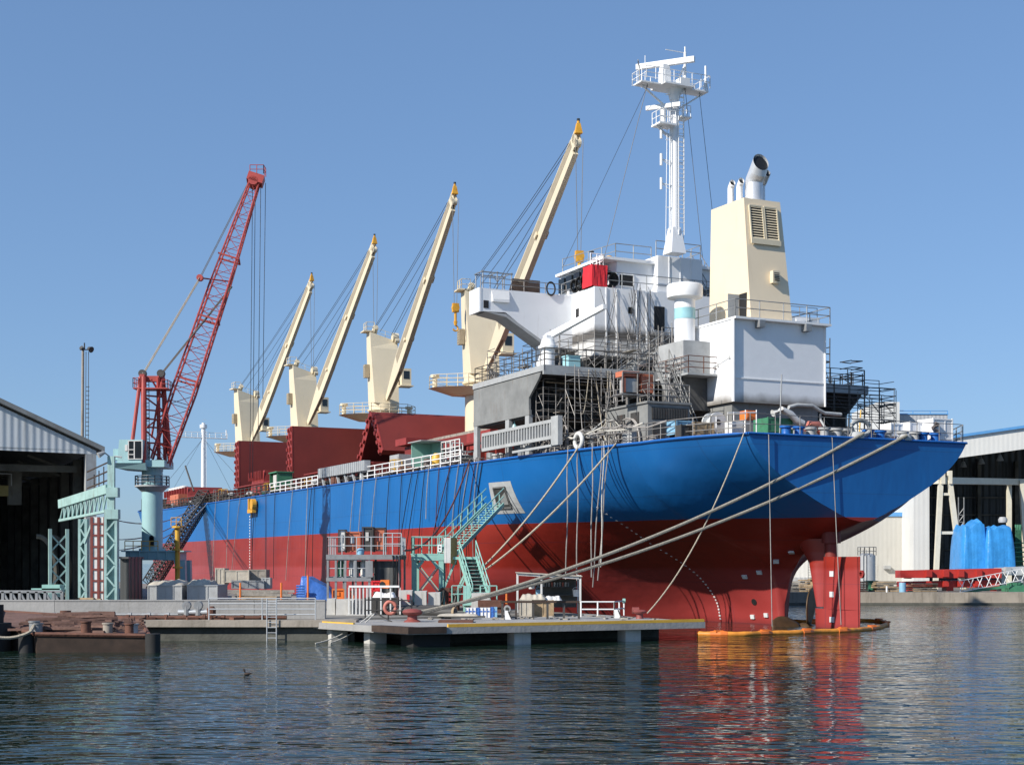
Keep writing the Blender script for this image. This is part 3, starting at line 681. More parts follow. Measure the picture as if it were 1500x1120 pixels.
    b.box(hb+up*.75, (.30, .55, .75), ax=(A, Pp, up)); b.tube(hb+up*.75-A*.2, hb+up*.75+A*.2, .32, n=12); b.tube(hb+up*.35, hb-up*.4, .12, n=8); b.tube(hb-up*.4, hb-up*.75, .19, .12, n=8)
    b.path([hb+up*-.75+Pp*(.22*math.sin(q)-.0)+up*(.22*math.cos(q)-.25) for q in [i*.5 for i in range(0, 10)]], .075, 6)
    b.build('hook_block', 'hook_yellow', cr)
    return cr
deck_crane(363, (457, 413), 560); deck_crane(446, (549, 359), 545); deck_crane(562, (667, 287), 464); deck_crane(705, (848, 199), 392)
# ------------------------------------------------------------------ hatch coamings and covers
ZD = 10
def hatch_leaf(bu0, z0, bu1, z1, name='hatch_cover', th=.55, hw=8.4, mats='hatch_red'):
    p = Vector((bu0, 0, z0)); q = Vector((bu1, 0, z1)); d = (q-p).normalized(); n = Vector((d.z, 0, -d.x)); n = n if n.x < 0 else -n
    b = MB(); b.loft([p+Vector((0, y, 0))+n*h for y, h in ((-hw, 0), (hw, 0), (hw, -th), (-hw, -th))], [q+Vector((0, y, 0))+n*h for y, h in ((-hw, 0), (hw, 0), (hw, -th), (-hw, -th))])
    lf = b.build(name, mats, SHIP)
    b = MB(); L = (q-p).length; b.loft([p+d*.02+Vector((0, hw+.003, 0))+n*.02, p+d*.02+Vector((0, hw+.12, 0))+n*.02, p+d*.02+Vector((0, hw+.12, 0))-n*th*1.3, p+d*.02+Vector((0, hw+.003, 0))-n*th*1.3], [q+Vector((0, hw+.003, 0))+n*.02, q+Vector((0, hw+.12, 0))+n*.02, q+Vector((0, hw+.12, 0))-n*th*1.3, q+Vector((0, hw+.003, 0))-n*th*1.3])
    for k in range(8):
        c = p+d*(L*(k+.5)/8)+Vector((0, hw+.2, 0))-n*(th*(.3 if k % 2 else .9)); b.box(c, (.22, .2, .34), ax=(n, Vector((0, 1, 0)), d))
    b.build('edge_plate', 'hatch_red_side', lf)
    return lf
def px_u(px, v): return U(px, v)
# holds 1 and 2: leaves folded upright
for px, pt in ((350, 645), (428, 623.5)):
    u = U(px, 8.5); zt_ = Zs(pt, u, 8.5); hatch_leaf(u, 12.2, u+.12, zt_, th=.5); hatch_leaf(u+1.0, 12.2, u+.9, zt_-.1, th=.5)
# hold 3: half open like a tent
uA, uB, uF = U(547, 8.5), U(561, 8.5), U(528, 8.5); zA = Zs(606, uA, 8.5)
hatch_leaf(uB, Zs(659, uB, 8.5), uA-.25, zA, th=.6)
lf2 = hatch_leaf(uF, Zs(678, uF, 8.5), uA+.35, zA-.1, th=.6)
def coaming(u0, u1, z1=12.2, hw=8.9):
    b = MB(); b.bx(u0, u1, hw-.25, hw, ZD, z1); b.bx(u0, u1, -hw, -hw+.25, ZD, z1); b.bx(u0-.25, u0, -hw, hw, ZD, z1-.003); b.bx(u1, u1+.25, -hw, hw, ZD, z1-.003)
    k = int((u1-u0)/1.6)
    for i in range(k+1): b.box((u0+(u1-u0)*i/k, hw+.25, ZD+(z1-ZD)/2-.15), (.08, .5, z1-ZD-.3))
    b.bx(u0, u1, hw+.003, hw+.55, z1-.22, z1-.08)
    b.build('hatch_coaming', 'hatch_red', SHIP)
    b = MB(); b.bx(u0+.01, u1-.01, -hw+.26, hw-.26, 10.02, 10.3); b.build('hold_opening', 'interior_dark', SHIP)
for u0, u1 in ((28, 45.5), (53, 71), (78.5, 98), (105.5, 122)): coaming(u0, u1)
b = MB(); b.bx(27.8, 45.6, -8.8, 8.8, 12.25, 12.85); b.bx(28, 45.5, -8.6, 8.6, 12.85, 12.95); b.build('hatch_cover', 'hatch_red', SHIP)
b = MB(); b.bx(27.9, 32, 8.8, 9.3, 11.6, 12.8); b.build('hatch_stay', 'hatch_red_side', SHIP); b = MB(); b.bx(44, 46.4, 4, 9.3, 12.96, 13.5); b.build('hatch_stay', 'hatch_red_side', SHIP)
# fore deck bits: winch, red hatch end, foremast
b = MB(); b.slab([(138, -12.2), (138, 12.2), (152, 9.3), (165, 2.5), (165, -2.5), (152, -9.3)], 10.4, 12.4); b.build('forecastle', 'primer_dark', SHIP)
fm = part('foremast', SHIP); um = U(298, 0)
b = MB(); zt_ = Zs(622, um, 0); zb_ = 12.3; b.tube((um, 0, zb_), (um, 0, zt_-.4), .38, .32, n=16); b.tube((um, 0, zt_-.5), (um, 0, zt_), .55, n=16); b.tube((um, 0, zt_), (um, 0, zt_+.3), .25, n=10); b.build('mast_tube', 'white_paint', fm, smooth=40)
zc = Zs(641, um, 0); b = MB(); b.bar((um, -3.6, zc), (um, 3.6, zc), .5, .14); b.rail([(um-.2, -3.6, zc), (um-.2, 3.6, zc)], h=.8, nr=2, sp=.9, r=.04); b.tube((um, 3.5, zc), (um, 3.5, zc+1.3), .1, n=6); b.tube((um, -3.5, zc), (um, -3.5, zc+1.3), .1, n=6); b.build('crosstree', 'white_plain', fm)
b = MB()
for k in range(22): b.bar((um-.75, .25, zb_+.3+k*.6), (um-.75, -.25, zb_+.3+k*.6), .04, .04)
for e in (-.25, .25): b.tube((um-.75, e, zb_), (um-.75, e, zt_-1), .035, n=5)
b.build('ladder', 'white_plain', fm)
b = MB()
for v in (-7, 7):
    for du in (-7, 6): b.tube((um, v*.05, zc-.5), (um+du, v, 12.6), .025, n=4)
b.build('stay_wires', 'wire', fm)
# ------------------------------------------------------------------ accommodation
ac = part('accommodation_block', SHIP)
uP0, uP1, vP = 14.2, 24.6, 12.0
b = MB()
def sidewall(sg):
    v0, v1 = sg*vP, sg*(vP-.14)
    b.loft([Vector((u, v0, z)) for u, z in ((uP1, 12.86), (uP1, 15.32), (uP0+.2, 15.22), (uP0+.75, 14.6), (uP0+2.1, 13.6), (uP0+2.1, 12.82))], [Vector((u, v1, z)) for u, z in ((uP1, 12.86), (uP1, 15.32), (uP0+.2, 15.22), (uP0+.75, 14.6), (uP0+2.1, 13.6), (uP0+2.1, 12.82))])
    b.bx(uP1, uP0+2.0, v0+sg*.02, v1, 12.55, 12.86)
for sg in (1, -1): b = MB(); sidewall(sg); b.build('side_plating', 'primer_grey', ac)
for sg in (1, -1):
    for u in (uP1-.3, uP0+5.2, uP0+2.35): b = MB(); b.box((u, sg*(vP-.12), 11.3), (.55, .24, 2.6)); b.build('side_post', 'light_grey', ac)
b = MB()                                                        # A deck with its pale aft edge
b.slab([(uP0, -12.05), (uP0, 12.05), (uP1, 12.05), (uP1, -12.05)], 15.2, 15.34)
b.build('boat_deck', 'primer_grey', ac)
b = MB(); b.bx(uP0-.06, uP0+.12, -12.06, 12.06, 14.78, 15.345); b.bx(uP0-.06, uP1, 11.95, 12.07, 15.0, 15.345); b.build('deck_edge', 'light_grey', ac)
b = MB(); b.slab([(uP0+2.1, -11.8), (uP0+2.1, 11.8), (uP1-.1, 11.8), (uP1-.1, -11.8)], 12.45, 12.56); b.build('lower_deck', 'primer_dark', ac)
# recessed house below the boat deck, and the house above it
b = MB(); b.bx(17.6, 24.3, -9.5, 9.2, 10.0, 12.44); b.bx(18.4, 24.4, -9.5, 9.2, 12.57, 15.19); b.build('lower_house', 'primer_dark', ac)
for v in (7.6, 5.0, 1.2, -5, -8): b = MB(); b.bx(18.3, 18.41, v-.45, v+.45, 12.7, 14.7); b.build('doorway', 'black', ac)
for v in (8, 4): b = MB(); b.bx(17.5, 17.61, v-.4, v+.4, 10.2, 12.2); b.build('doorway', 'black', ac)
for u in (20, 22.5): b = MB(); b.bx(u-.35, u+.35, 9.19, 9.22, 12.8, 14.6); b.build('doorway', 'black', ac)
vH, uH = 6.6, 17.9                                             # port aft corner of the bridge house
zr = Zs(419, uH, vH); zl = Zs(486, uH, vH)-.2
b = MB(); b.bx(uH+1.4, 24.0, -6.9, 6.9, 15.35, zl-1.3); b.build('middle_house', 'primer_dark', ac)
for v in (5.6, 3.2, -.5, -4): b = MB(); b.bx(uH+1.3, uH+1.41, v-.45, v+.45, 15.4, 17.2); b.build('doorway', 'black', ac)
for u in (20.4, 22.4): b = MB(); b.bx(u-.4, u+.4, 6.89, 6.93, 15.6, 17.3); b.build('doorway', 'black', ac)
stained_white('house_white', zl+.2, zl+.7, zl-.25, (.07, .06, .05, 1))
b = MB(); b.bx(uH, 25, -vH-.6, vH, zl-1.25, zr); b.build('bridge_house', 'house_white', ac)
b = MB(); b.bx(uH-.05, 25.1, -vH-.7, vH+.05, zl-1.45, zl-1.26); b.build('house_sill', 'primer_dark', ac)
def px_v(px, u):                                                # v of the point seen in column px on the plane u
    k = (px-CX)/F; p = P0+D*u
    return (p.x-k*p.y)/(k*N.y-N.x)
def win_aft(b, px0, px1, py0, py1, u, d=.05):
    va, vb = px_v(px0, u), px_v(px1, u); vm = (va+vb)/2
    b.bx(u-d, u+.3, va, vb, Zs(py1, u, vm), Zs(py0, u, vm))
b = MB(); win_aft(b, 958, 973, 449, 484, uH); b.build('house_door', 'black', ac)
b = MB(); win_aft(b, 920, 926, 450, 459, uH); b.build('house_window', 'glass_dark', ac)
b = MB(); uu = U(846, vH); zz = Zs(460, uu, vH); b.bx(uu-.2, uu+.2, vH-.1, vH+.03, zz-.35, zz+.35); b.build('house_window', 'black', ac)
b = MB()                                                        # raised seams on the house
for px in (888, 903, 933, 947, 1000): b = MB(); v = px_v(px, uH); b.bx(uH-.05, uH+.05, v-.04, v+.04, zl-1.2, zr); b.build('house_stiffener', 'white_paint', ac)
# bridge wing to port (and its twin to starboard)
for sg in (1, -1):
    b = MB(); uw = 20.9; zt_ = 20.98; fr = 22.3
    outl = [(vH-.2, zl-.6), (vH+1.9, zl-.45), (11.4, 19.55), (13.1, 19.5), (13.1, zt_), (vH-.2, zt_)]
    b.loft([Vector((uw, sg*v, z)) for v, z in outl], [Vector((uw+.14, sg*v, z)) for v, z in outl])
    b.loft([Vector((fr, sg*v, z)) for v, z in outl], [Vector((fr+.14, sg*v, z)) for v, z in outl])
    b.loft([Vector((uw-.02, sg*13.1, 19.48)), Vector((fr+.16, sg*13.1, 19.48)), Vector((fr+.16, sg*13.24, 19.48)), Vector((uw-.02, sg*13.24, 19.48))], [Vector((uw-.02, sg*13.1, zt_+.02)), Vector((fr+.16, sg*13.1, zt_+.02)), Vector((fr+.16, sg*13.24, zt_+.02)), Vector((uw-.02, sg*13.24, zt_+.02))])
    b.loft([Vector((uw+.02, sg*v, z)) for v, z in ((vH-.2, 19.8), (13.1, 19.8), (13.1, 19.92), (vH-.2, 19.92))], [Vector((fr, sg*v, z)) for v, z in ((vH-.2, 20.0), (13.1, 20.0), (13.1, 20.12), (vH-.2, 20.12))])
    w_ = b.build('bridge_wing', 'white_paint', ac)
    b = MB(); b.loft([Vector((uw-.25, sg*v, z)) for v, z in ((vH+1.6, zl-.52), (11.5, 19.4), (12.9, 19.44), (11.5, 19.2), (vH+1.6, zl-.75))], [Vector((uw+1.3, sg*v, z)) for v, z in ((vH+1.6, zl-.52), (11.5, 19.4), (12.9, 19.44), (11.5, 19.2), (vH+1.6, zl-.75))]); b.build('wing_bracket', 'light_grey', ac)
    b = MB(); b.bx(uw-.03, uw+.02, sg*12.95, sg*12.6, 19.72, 20.2); b.build('wing_opening', 'black', ac)
    b = MB(); b.tube((uw+.7, sg*8.4, 15.35), (uw+.7, sg*8.4, 18.6), .45, n=14); b.build('wing_pillar', 'white_paint', ac, smooth=40)
    b = MB(); b.loft([Vector((uw-.16, sg*v, z)) for v, z in ((12.35, 20.15), (11.2, 20.15), (11.2, 20.35), (12.35, 20.3))], [Vector((uw-.01, sg*v, z)) for v, z in ((12.4, 20.15), (11.15, 20.15), (11.15, 20.9), (12.4, 20.9))]); b.build('wing_step', 'white_plain', ac)
    b = MB(); b.rail([(uw+.1, sg*13.1, zt_), (uw+.1, sg*7, zt_)], h=.7, nr=2, sp=1.6, r=.025); b.build('wing_railing', 'scaffold', ac)
# monkey island: steel frame on the wing
b = MB()
for v in (12.9, 11.9, 10.9):
    for u in (21.1, 22.2): b.tube((u, v, 20.9), (u, v, 22.05), .035, n=5)
for u in (21.1, 22.2): b.bar((u, 13.0, 22.05), (u, 10.8, 22.05), .06, .07)
for v in (12.9, 11.9, 10.9): b.bar((21.0, v, 22.1), (22.3, v, 22.1), .05, .05)
b.tube((21.1, 11.9, 21.5), (21.1, 12.4, 22.05), .025, n=5); b.tube((21.1, 11.9, 21.5), (21.1, 11.4, 22.05), .025, n=5)
b.build('awning_frame', 'steel_grey', ac)
# wheelhouse on top
b = MB(); zw = Zs(377, uH+1, 1.5)
b.loft([Vector((u, v, zr+.01)) for u, v in ((uH+.9, -4.2), (uH+.9, 4.6), (25, 5.6), (25, -5.6))], [Vector((u, v, zw-.5)) for u, v in ((uH+1.0, -4.2), (uH+1.0, 4.4), (25, 5.4), (25, -5.4))])
b.bx(uH+.7, 25.3, -5.6, 5.6, zw-.5, zw-.32)
b.build('wheelhouse', 'white_paint', ac)
b = MB(); va, vb = px_v(962, uH+.5), px_v(1027, uH+.5); b.bx(uH+.35, uH+3, vb, va, zr+.02, zw); 
for k in range(1, 4): b.bx(uH+.31, uH+.36, va+(vb-va)*k/4-.03, va+(vb-va)*k/4+.03, zr, zw)
b.build('mast_house', 'white_paint', ac)
b = MB(); win_aft(b, 907, 927, 403, 419, uH+.92, .03); b.build('wheelhouse_window', 'black', ac)
b = MB(); win_aft(b, 905.5, 907, 402, 420, uH+.92, .06); win_aft(b, 927, 928.5, 402, 420, uH+.92, .06); win_aft(b, 907, 927, 402, 403, uH+.92, .06); win_aft(b, 907, 927, 419, 420, uH+.92, .06); b.build('window_frame', 'white_plain', ac)
for i in range(5): b = MB(); b.bx(19.6+i*1.1, 20.4+i*1.1, 4.8+.1*i, 5.62, zr+.75, zw-.75); b.build('wheelhouse_window', 'glass_dark', ac)
# railings of the house tops
b = MB()
b.rail([(uH+.2, -6.4, zr), (uH+.2, 6.3, zr), (23, 6.3, zr)], h=1.05, nr=2, sp=1.7, r=.03)
b.rail([(uH+.6, va, zw), (uH+.6, vb, zw), (uH+2.8, vb, zw)], h=1.0, nr=2, sp=1.4, r=.03)
b.rail([(uH+1.2, 4.4, zw-.32), (24.8, 5.3, zw-.32)], h=1.0, nr=2, sp=1.5, r=.03); b.rail([(uH+1.2, 4.4, zw-.32), (uH+1.2, va, zw-.32)], h=1.0, nr=2, sp=1.5, r=.03)
b.build('roof_railing', 'steel_grey', ac)
b = MB(); b.rail([(uP0+.2, 11.9, 15.35), (uP1, 11.9, 15.35)], h=1.05, nr=3, sp=1.2, r=.028); b.rail([(uP0+.15, 11.9, 15.35), (uP0+.15, -11.9, 15.35)], h=1.05, nr=3, sp=1.4, r=.028); b.rail([(uP1, 11.9, 15.35), (uP1, 7, 15.35)], h=1.05, nr=3, sp=1.2, r=.028); b.rail([(uP0+.2, -11.9, 15.35), (uP1, -11.9, 15.35)], h=1.05, nr=3, sp=1.2, r=.028)
b.build('boat_deck_railing', 'dark_steel', ac)
# provision crane on its column (port, boat deck)
pc = part('provision_crane', SHIP); uc = U(803, 9.6); vc = 9.6
b = MB(); zb_ = 15.35; z1_ = Zs(497, uc, vc); b.tube((uc, vc, zb_), (uc, vc, z1_-.6), .42, n=16); b.tube((uc, vc, z1_-.6), (uc, vc, z1_-.42), .62, n=16); b.tube((uc, vc, z1_-.42), (uc, vc, z1_), .52, .4, n=16); b.box((uc, vc, z1_+.1), (.5, .5, .3)); b.build('column', 'white_paint', pc, smooth=40)
b = MB(); e1 = Vector((U(886, 7.4), 7.4, Zs(450, U(886, 7.4), 7.4))); b.loft([Vector((uc, vc, z1_))+Vector(q) for q in ((.15, .15, -.05), (.15, -.15, -.05), (.15, -.15, .35), (.15, .15, .35))], [e1+Vector(q) for q in ((0, .12, -.1), (0, -.12, -.1), (0, -.12, .2), (0, .12, .2))]); b.build('jib', 'white_paint', pc)
# ------------------------------------------------------------------ engine casing and funnel
cs = part('engine_casing', SHIP); CU, CV = 7.4, 3.25; zc1 = Zs(467, CU, CV); zc0 = Zs(588, CU, CV)
b = MB(); b.bx(CU, 13.6, -CV, CV, zc0, zc1); b.build('casing', 'casing_white', cs)
b = MB(); b.bx(CU+.4, 13.7, -CV+.2, CV-.2, 10, zc0-.003); b.build('casing_base', 'primer_grey', cs)
b = MB(); b.bx(CU-.35, 13.6, -CV-.25, CV+.05, zc1+.003, zc1+.13); b.tube((CU-.06, CV+.02, zc0), (CU-.06, CV+.02, zc1), .1, n=8); b.tube((CU-.03, -CV-.02, zc0), (CU-.03, -CV-.02, zc1), .06, n=8); b.bx(CU-.04, CU, -CV+.1, CV-.2, zc0+1.35, zc0+1.42); b.build('casing_trim', 'white_plain', cs)
for v in (1.55, -1.75): b = MB(); b.bx(CU-.5, CU-.02, v-.2, v+.2, zc1-.42, zc1+.0); b.build('lamp_bracket', 'steel_grey', cs)
b = MB(); b.rail([(13, CV+.02, zc1+.13), (CU-.25, CV+.02, zc1+.13), (CU-.25, -CV-.2, zc1+.13), (13, -CV-.2, zc1+.13)], h=1.0, nr=2, sp=1.9, r=.03); b.build('casing_railing', 'steel_grey', cs)
b = MB(); b.tube((9.4, CV+.05, zc0+2.2), (7.7, CV+.05, zc0+2.6), .018, n=5); b.tube((11.6, CV+.06, zc0+4.2), (7.5, CV+.06, zc0+1.3), .018, n=5)
for u, z in ((9.2, 2.2), (7.7, 2.6), (11.5, 3.3), (10.9, 3.3), (8.9, 2.3)): b.box((u, CV+.06, zc0+z), (.14, .14, .14))
b.build('casing_lug', 'white_dirty', cs)
fn = part('funnel', SHIP); zf0 = zc1+.132; zf1 = Zs(289, 9.1, 1.3)
FB = [(8.15, 1.48), (8.15, -1.48), (12.6, -1.48), (12.6, 1.48)]; FT = [(9.15, 1.30), (9.15, -1.30), (12.5, -1.40), (12.5, 1.40)]
b = MB(); b.loft([Vector((u, v, zf0)) for u, v in FB], [Vector((u, v, zf1)) for u, v in FT]); b.build('funnel_body', 'funnel_cream', fn)
def fa(v, z, d=0):                                             # point of the sloping aft face
    t = (z-zf0)/(zf1-zf0); return Vector((8.15+1.0*t-d, v, z))
for va, vb in ((1.02, .10), (-.02, -.94)):
    b = MB(); z0, z1 = zf1-2.45, zf1-.45
    b.loft([fa(va, z0, .02), fa(vb, z0, .02), fa(vb, z1, .02), fa(va, z1, .02)], [fa(va, z0, .04), fa(vb, z0, .04), fa(vb, z1, .04), fa(va, z1, .04)]); lv = b.build('louvre', 'black', fn)
    b = MB()
    for k in range(13):
        z = z0+(z1-z0)*(k+.5)/13; b.loft([fa(va, z-.035, .06), fa(vb, z-.035, .06), fa(vb, z+.035, .045), fa(va, z+.035, .045)], [fa(va, z-.035, .1), fa(vb, z-.035, .1), fa(vb, z+.02, .06), fa(va, z+.02, .06)])
    b.build('slat', 'cream', lv)
    b = MB()
    for q, r in (((va, z0), (va, z1)), ((vb, z0), (vb, z1)), ((va, z0), (vb, z0)), ((va, z1), (vb, z1))): b.bar(fa(q[0], q[1], .07), fa(r[0], r[1], .07), .08, .09)
    b.build('frame', 'cream', lv)
b = MB(); b.bar(fa(1.1, zf1-2.62, .12), fa(-1.02, zf1-2.62, .12), .09, .3); b.build('louvre_sill', 'cream', fn)
b = MB(); zz = zf0+2.75; b.box(fa(-.38, zz, .15), (.32, .52, .72)); vb_ = b.build('vent', 'cream', fn)
b = MB()
for k in range(5): b.box(fa(-.38, zz-.22+k*.11, .33), (.03, .36, .05))
b.build('vent_slot', 'black', fn)
b = MB(); b.bx(9.35, 8.62, 1.43, 1.49, zf0+.02, zf0+1.75); b.build('doorway', 'black', fn)
b = MB(); b.bx(9.45, 9.4, 1.47, 2.25, zf0+.05, zf0+1.75); b.build('door', 'light_grey', fn)
ex = part('exhaust', fn)
def pipe_bent(name, u, v, r, h1, h2, lean=(-.9, 0, .8), n=24, mats='silver_pipe'):
    p0 = Vector((u, v, zf1-.05)); p1 = p0+Vector((0, 0, h1)); d = Vector(lean).normalized(); p2 = p1+d*h2
    b = MB(); b.tube(p0, p1, r, n=n, cap=False)
    rows = []; hor = Vector((d.x, d.y, 0)).normalized(); sd = Vector((-hor.y, hor.x, 0))
    def ring(c, tilt): up_ = Vector((0, 0, 1)); a = tilt; dirx = hor*math.cos(a)-up_*math.sin(a); return [c+dirx*(r*math.cos(6.28318*i/n))+sd*(r*math.sin(6.28318*i/n)) for i in range(n)]
    el = math.atan2(math.hypot(d.x, d.y), d.z)
    rg = [ring(p1, 0), ring(p1+d*(r*.35)+Vector((0, 0, r*.2)), el*.6), ring(p1+d*(r*1.2), el), ring(p2, R(74))]
    for a_, c_ in zip(rg, rg[1:]): b.loft(a_, c_, False)
    o = b.build(name, mats, fn, smooth=50)
    b = MB(); c = p2-d*.06; b.poly([p2+(q-p2)*.93-d*.12 for q in rg[-1]]); b.build('pipe_mouth', 'black', fn)
    return o
pipe_bent('exhaust_pipe', 10.0, .0, .54, 1.2, 1.35, (-.55, 0, .85)); pipe_bent('exhaust_pipe', 10.4, -.85, .22, 1.25, .9, (-.72, 0, .8), 14)
pipe_bent('exhaust_pipe', 10.9, 1.05, .19, 1.0, .4, (-.5, 0, .8), 14, 'white_plain'); pipe_bent('exhaust_pipe', 10.3, .82, .19, 1.0, .4, (-.5, 0, .8), 14, 'white_plain')
bpy.data.objects.remove(ex)
# search-light / radar drum on its round tower, in front of the casing
dt = part('vent_tower', SHIP); uv_, vv_ = U(1003, 4.0), 4.0
b = MB(); z0 = Zs(500, uv_, vv_); z1 = Zs(437, uv_, vv_); b.tube((uv_, vv_, z0-2), (uv_, vv_, z1), .62, n=24); b.build('trunk', 'white_paint', dt, smooth=40)
b = MB(); b.lathe((uv_, vv_, z1), [(.62, -.1), (1.05, .02), (1.08, .2), (1.08, .72), (1.02, .8)], 28); b.build('cap', 'white_plain', dt, smooth=40)
b = MB(); zq = Zs(468, uv_, vv_); b.tube((uv_, vv_, zq), (uv_, vv_, zq+.65), .635, n=24, cap=False); b.build('band', 'win_cyan', dt, smooth=40)
b = MB(); b.bx(uv_-1.6, uv_+1.2, vv_-1, vv_+1.1, z0-2.2, z0-.2); b.bx(uv_-2.4, uv_+1.2, vv_-1, vv_+1.3, z0-2.32, z0-2.203); b.build('plinth', 'light_grey', dt)
b = MB(); b.rail([(uv_-2.3, vv_-.9, z0-2.2), (uv_-2.3, vv_+1.2, z0-2.2), (uv_+1.0, vv_+1.2, z0-2.2)], h=1, nr=3, sp=.9, r=.028); b.build('platform_railing', 'rust', dt)
b = MB(); b.bx(uv_-1.3, uv_+1.1, vv_-.9, vv_+.9, 12.6, z0-2.33); b.build('tower_base', 'primer_dark', dt)
# ------------------------------------------------------------------ radar mast
rm = part('radar_mast', SHIP); rv = .9; ru = U(988, rv); z0 = zw
zP = Zs(132, ru, rv); z2 = Zs(180, ru, rv)
b = MB(); b.tube((ru, rv, z0+.8), (ru, rv, zP-.6), .34, .26, n=18); b.loft([Vector((ru+x, rv+y, z0)) for x, y in ((-.55, -.55), (.55, -.55), (.55, .55), (-.55, .55))], [Vector((ru+x, rv+y, z0+1.7)) for x, y in ((-.3, -.3), (.3, -.3), (.3, .3), (-.3, .3))]); b.lathe((ru, rv, zP-.7), [(.31, 0), (.4, .4), (.62, .7)], 14); b.build('mast_tube', 'white_paint', rm, smooth=40)
b = MB(); b.bx(ru-.55, ru+.45, rv-2.25, rv+2.8, zP, zP+.09); b.bx(ru-1.0, ru+.8, rv-.9, rv+1.3, zP+.003, zP+.12); b.bar((ru, rv+.3, zP-1.4), (ru, rv+2.5, zP), .1, .1); b.bar((ru, rv-.3, zP-1.2), (ru, rv-2.1, zP), .1, .1); b.box((ru-.7, rv-.2, zP+.25), (.6, .7, .5)); b.build('yard_platform', 'white_plain', rm)
b = MB(); b.rail([(ru-.95, rv-2.1, zP+.12), (ru-.95, rv+2.65, zP+.12), (ru+.85, rv+2.65, zP+.12), (ru+.85, rv-2.1, zP+.12), (ru-.95, rv-2.1, zP+.12)], h=.8, nr=2, sp=.7, r=.025); b.build('yard_railing', 'white_plain', rm)
b = MB(); b.box((ru, rv+.75, zP+.6), (.6, .6, 1.0)); b.box((ru, rv+.75, zP+1.3), (.5, .5, .4)); cs_ = Vector((ru, rv+.7, zP+1.62)); ax_ = Vector((.75, .66, 0)).normalized(); b.box(cs_, (3.9, .28, .34), ax=(ax_, Vector((-ax_.y, ax_.x, 0)), Vector((0, 0, 1)))); b.build('radar_scanner', 'white_plain', rm)
b = MB(); b.tube((ru-.4, rv-.55, zP), (ru-.4, rv-.55, zP+2.4), .09, n=8); b.tube((ru-.4, rv-.55, zP+2.4), (ru-.4, rv-.55, zP+2.75), .05, n=6); b.bar((ru-.4, rv-.55, zP+1.6), (ru+.3, rv-.1, zP+.1), .08, .08)
for dv in (-.18, .18): b.tube((ru-.5, rv-2.05, zP+.9), (ru-.5, rv-2.05+dv, zP+.1), .04, n=5)
b.tube((ru-.5, rv-2.05, zP+.1), (ru-.5, rv-2.05, zP+1.7), .07, n=6); b.tube((ru, rv+2.2, zP), (ru, rv+2.2, zP+1.9), .025, n=5); b.build('aerial', 'white_plain', rm)
b = MB(); b.tube((ru, rv+2.62, zP), (ru, rv+2.62, zP+1.2), .05, n=6); b.bar((ru-.2, rv+2.85, zP+1.45), (ru+.15, rv+2.55, zP+1.15), .06, .12); b.build('wind_vane', 'steel_grey', rm)
b = MB(); b.bx(ru-.6, ru+.5, rv+.2, rv+1.45, z2-.35, z2-.24); b.bx(ru-.5, ru+.4, rv-1.0, rv-.2, z2+.3, z2+.38); b.bar((ru, rv+.3, z2-1), (ru, rv+1.4, z2-.35), .1, .1); b.rail([(ru-.55, rv+.25, z2-.24), (ru-.55, rv+1.4, z2-.24), (ru+.45, rv+1.4, z2-.24)], h=.8, nr=2, sp=.5, r=.025); b.rail([(ru-.45, rv-.95, z2+.38), (ru-.45, rv-.3, z2+.38)], h=.7, nr=2, sp=.4, r=.025); b.build('lower_platform', 'white_plain', rm)
b = MB(); b.tube((ru, rv+.85, z2-.24), (ru, rv+.85, z2+.75), .18, n=10); b.box((ru, rv+.85, z2+.95), (2.3, .2, .26), ax=(ax_, Vector((-ax_.y, ax_.x, 0)), Vector((0, 0, 1)))); b.build('radar_scanner', 'white_plain', rm)
for py in (198, 237, 272):
    b = MB(); z = Zs(py, ru, rv); b.bar((ru, rv+.3, z), (ru, rv+1.0, z+.05), .06, .06); b.tube((ru, rv+1.0, z-.35), (ru, rv+1.0, z+.4), .09, n=8); b.bar((ru, rv-.3, z), (ru, rv-.75, z), .05, .05)
    b.bar((ru, rv+.3, z-.3), (ru, rv+.9, z), .04, .04); b.build('navigation_light', 'white_plain', rm)
b = MB()
for e in (-.2, .2): b.tube((ru-.38, rv-.3+e, z0+1.2), (ru-.36, rv-.28+e, zP), .03, n=5)
for k in range(30): z = z0+2+k*(zP-z0-2)/30; b.tube((ru-.38, rv-.5, z), (ru-.38, rv-.1, z), .02, n=4)
b.tube((ru-.2, rv+.52, z0), (ru-.2, rv+.45, zP-1), .035, n=5); b.tube((ru-.1, rv-.62, z0+.6), (ru-.1, rv-.6, zP-1), .03, n=5); b.tube((ru-.1, rv+.72, z0+.6), (ru-.1, rv+.6, zP-1), .025, n=5)
for k in range(9): z = z0+1.5+k*1.45; b.bar((ru-.1, rv-.62, z), (ru-.1, rv+.72, z), .04, .04)
b.build('ladder', 'white_plain', rm)
b = MB()
b.tube((ru-.3, rv+2.2, zP), (uH+.3, 6, zr+1), .018, n=4); b.tube((ru, rv+2.0, zP), (24.5, 5.5, zw), .018, n=4); b.tube((ru-.3, rv-1.7, zP), (uH+.5, -3, zw), .018, n=4)
b.tube((ru-.2, rv-.7, zP), (uH-.2, vb-.4, zw), .02, n=4)
b.build('stay_wires', 'wire', rm)
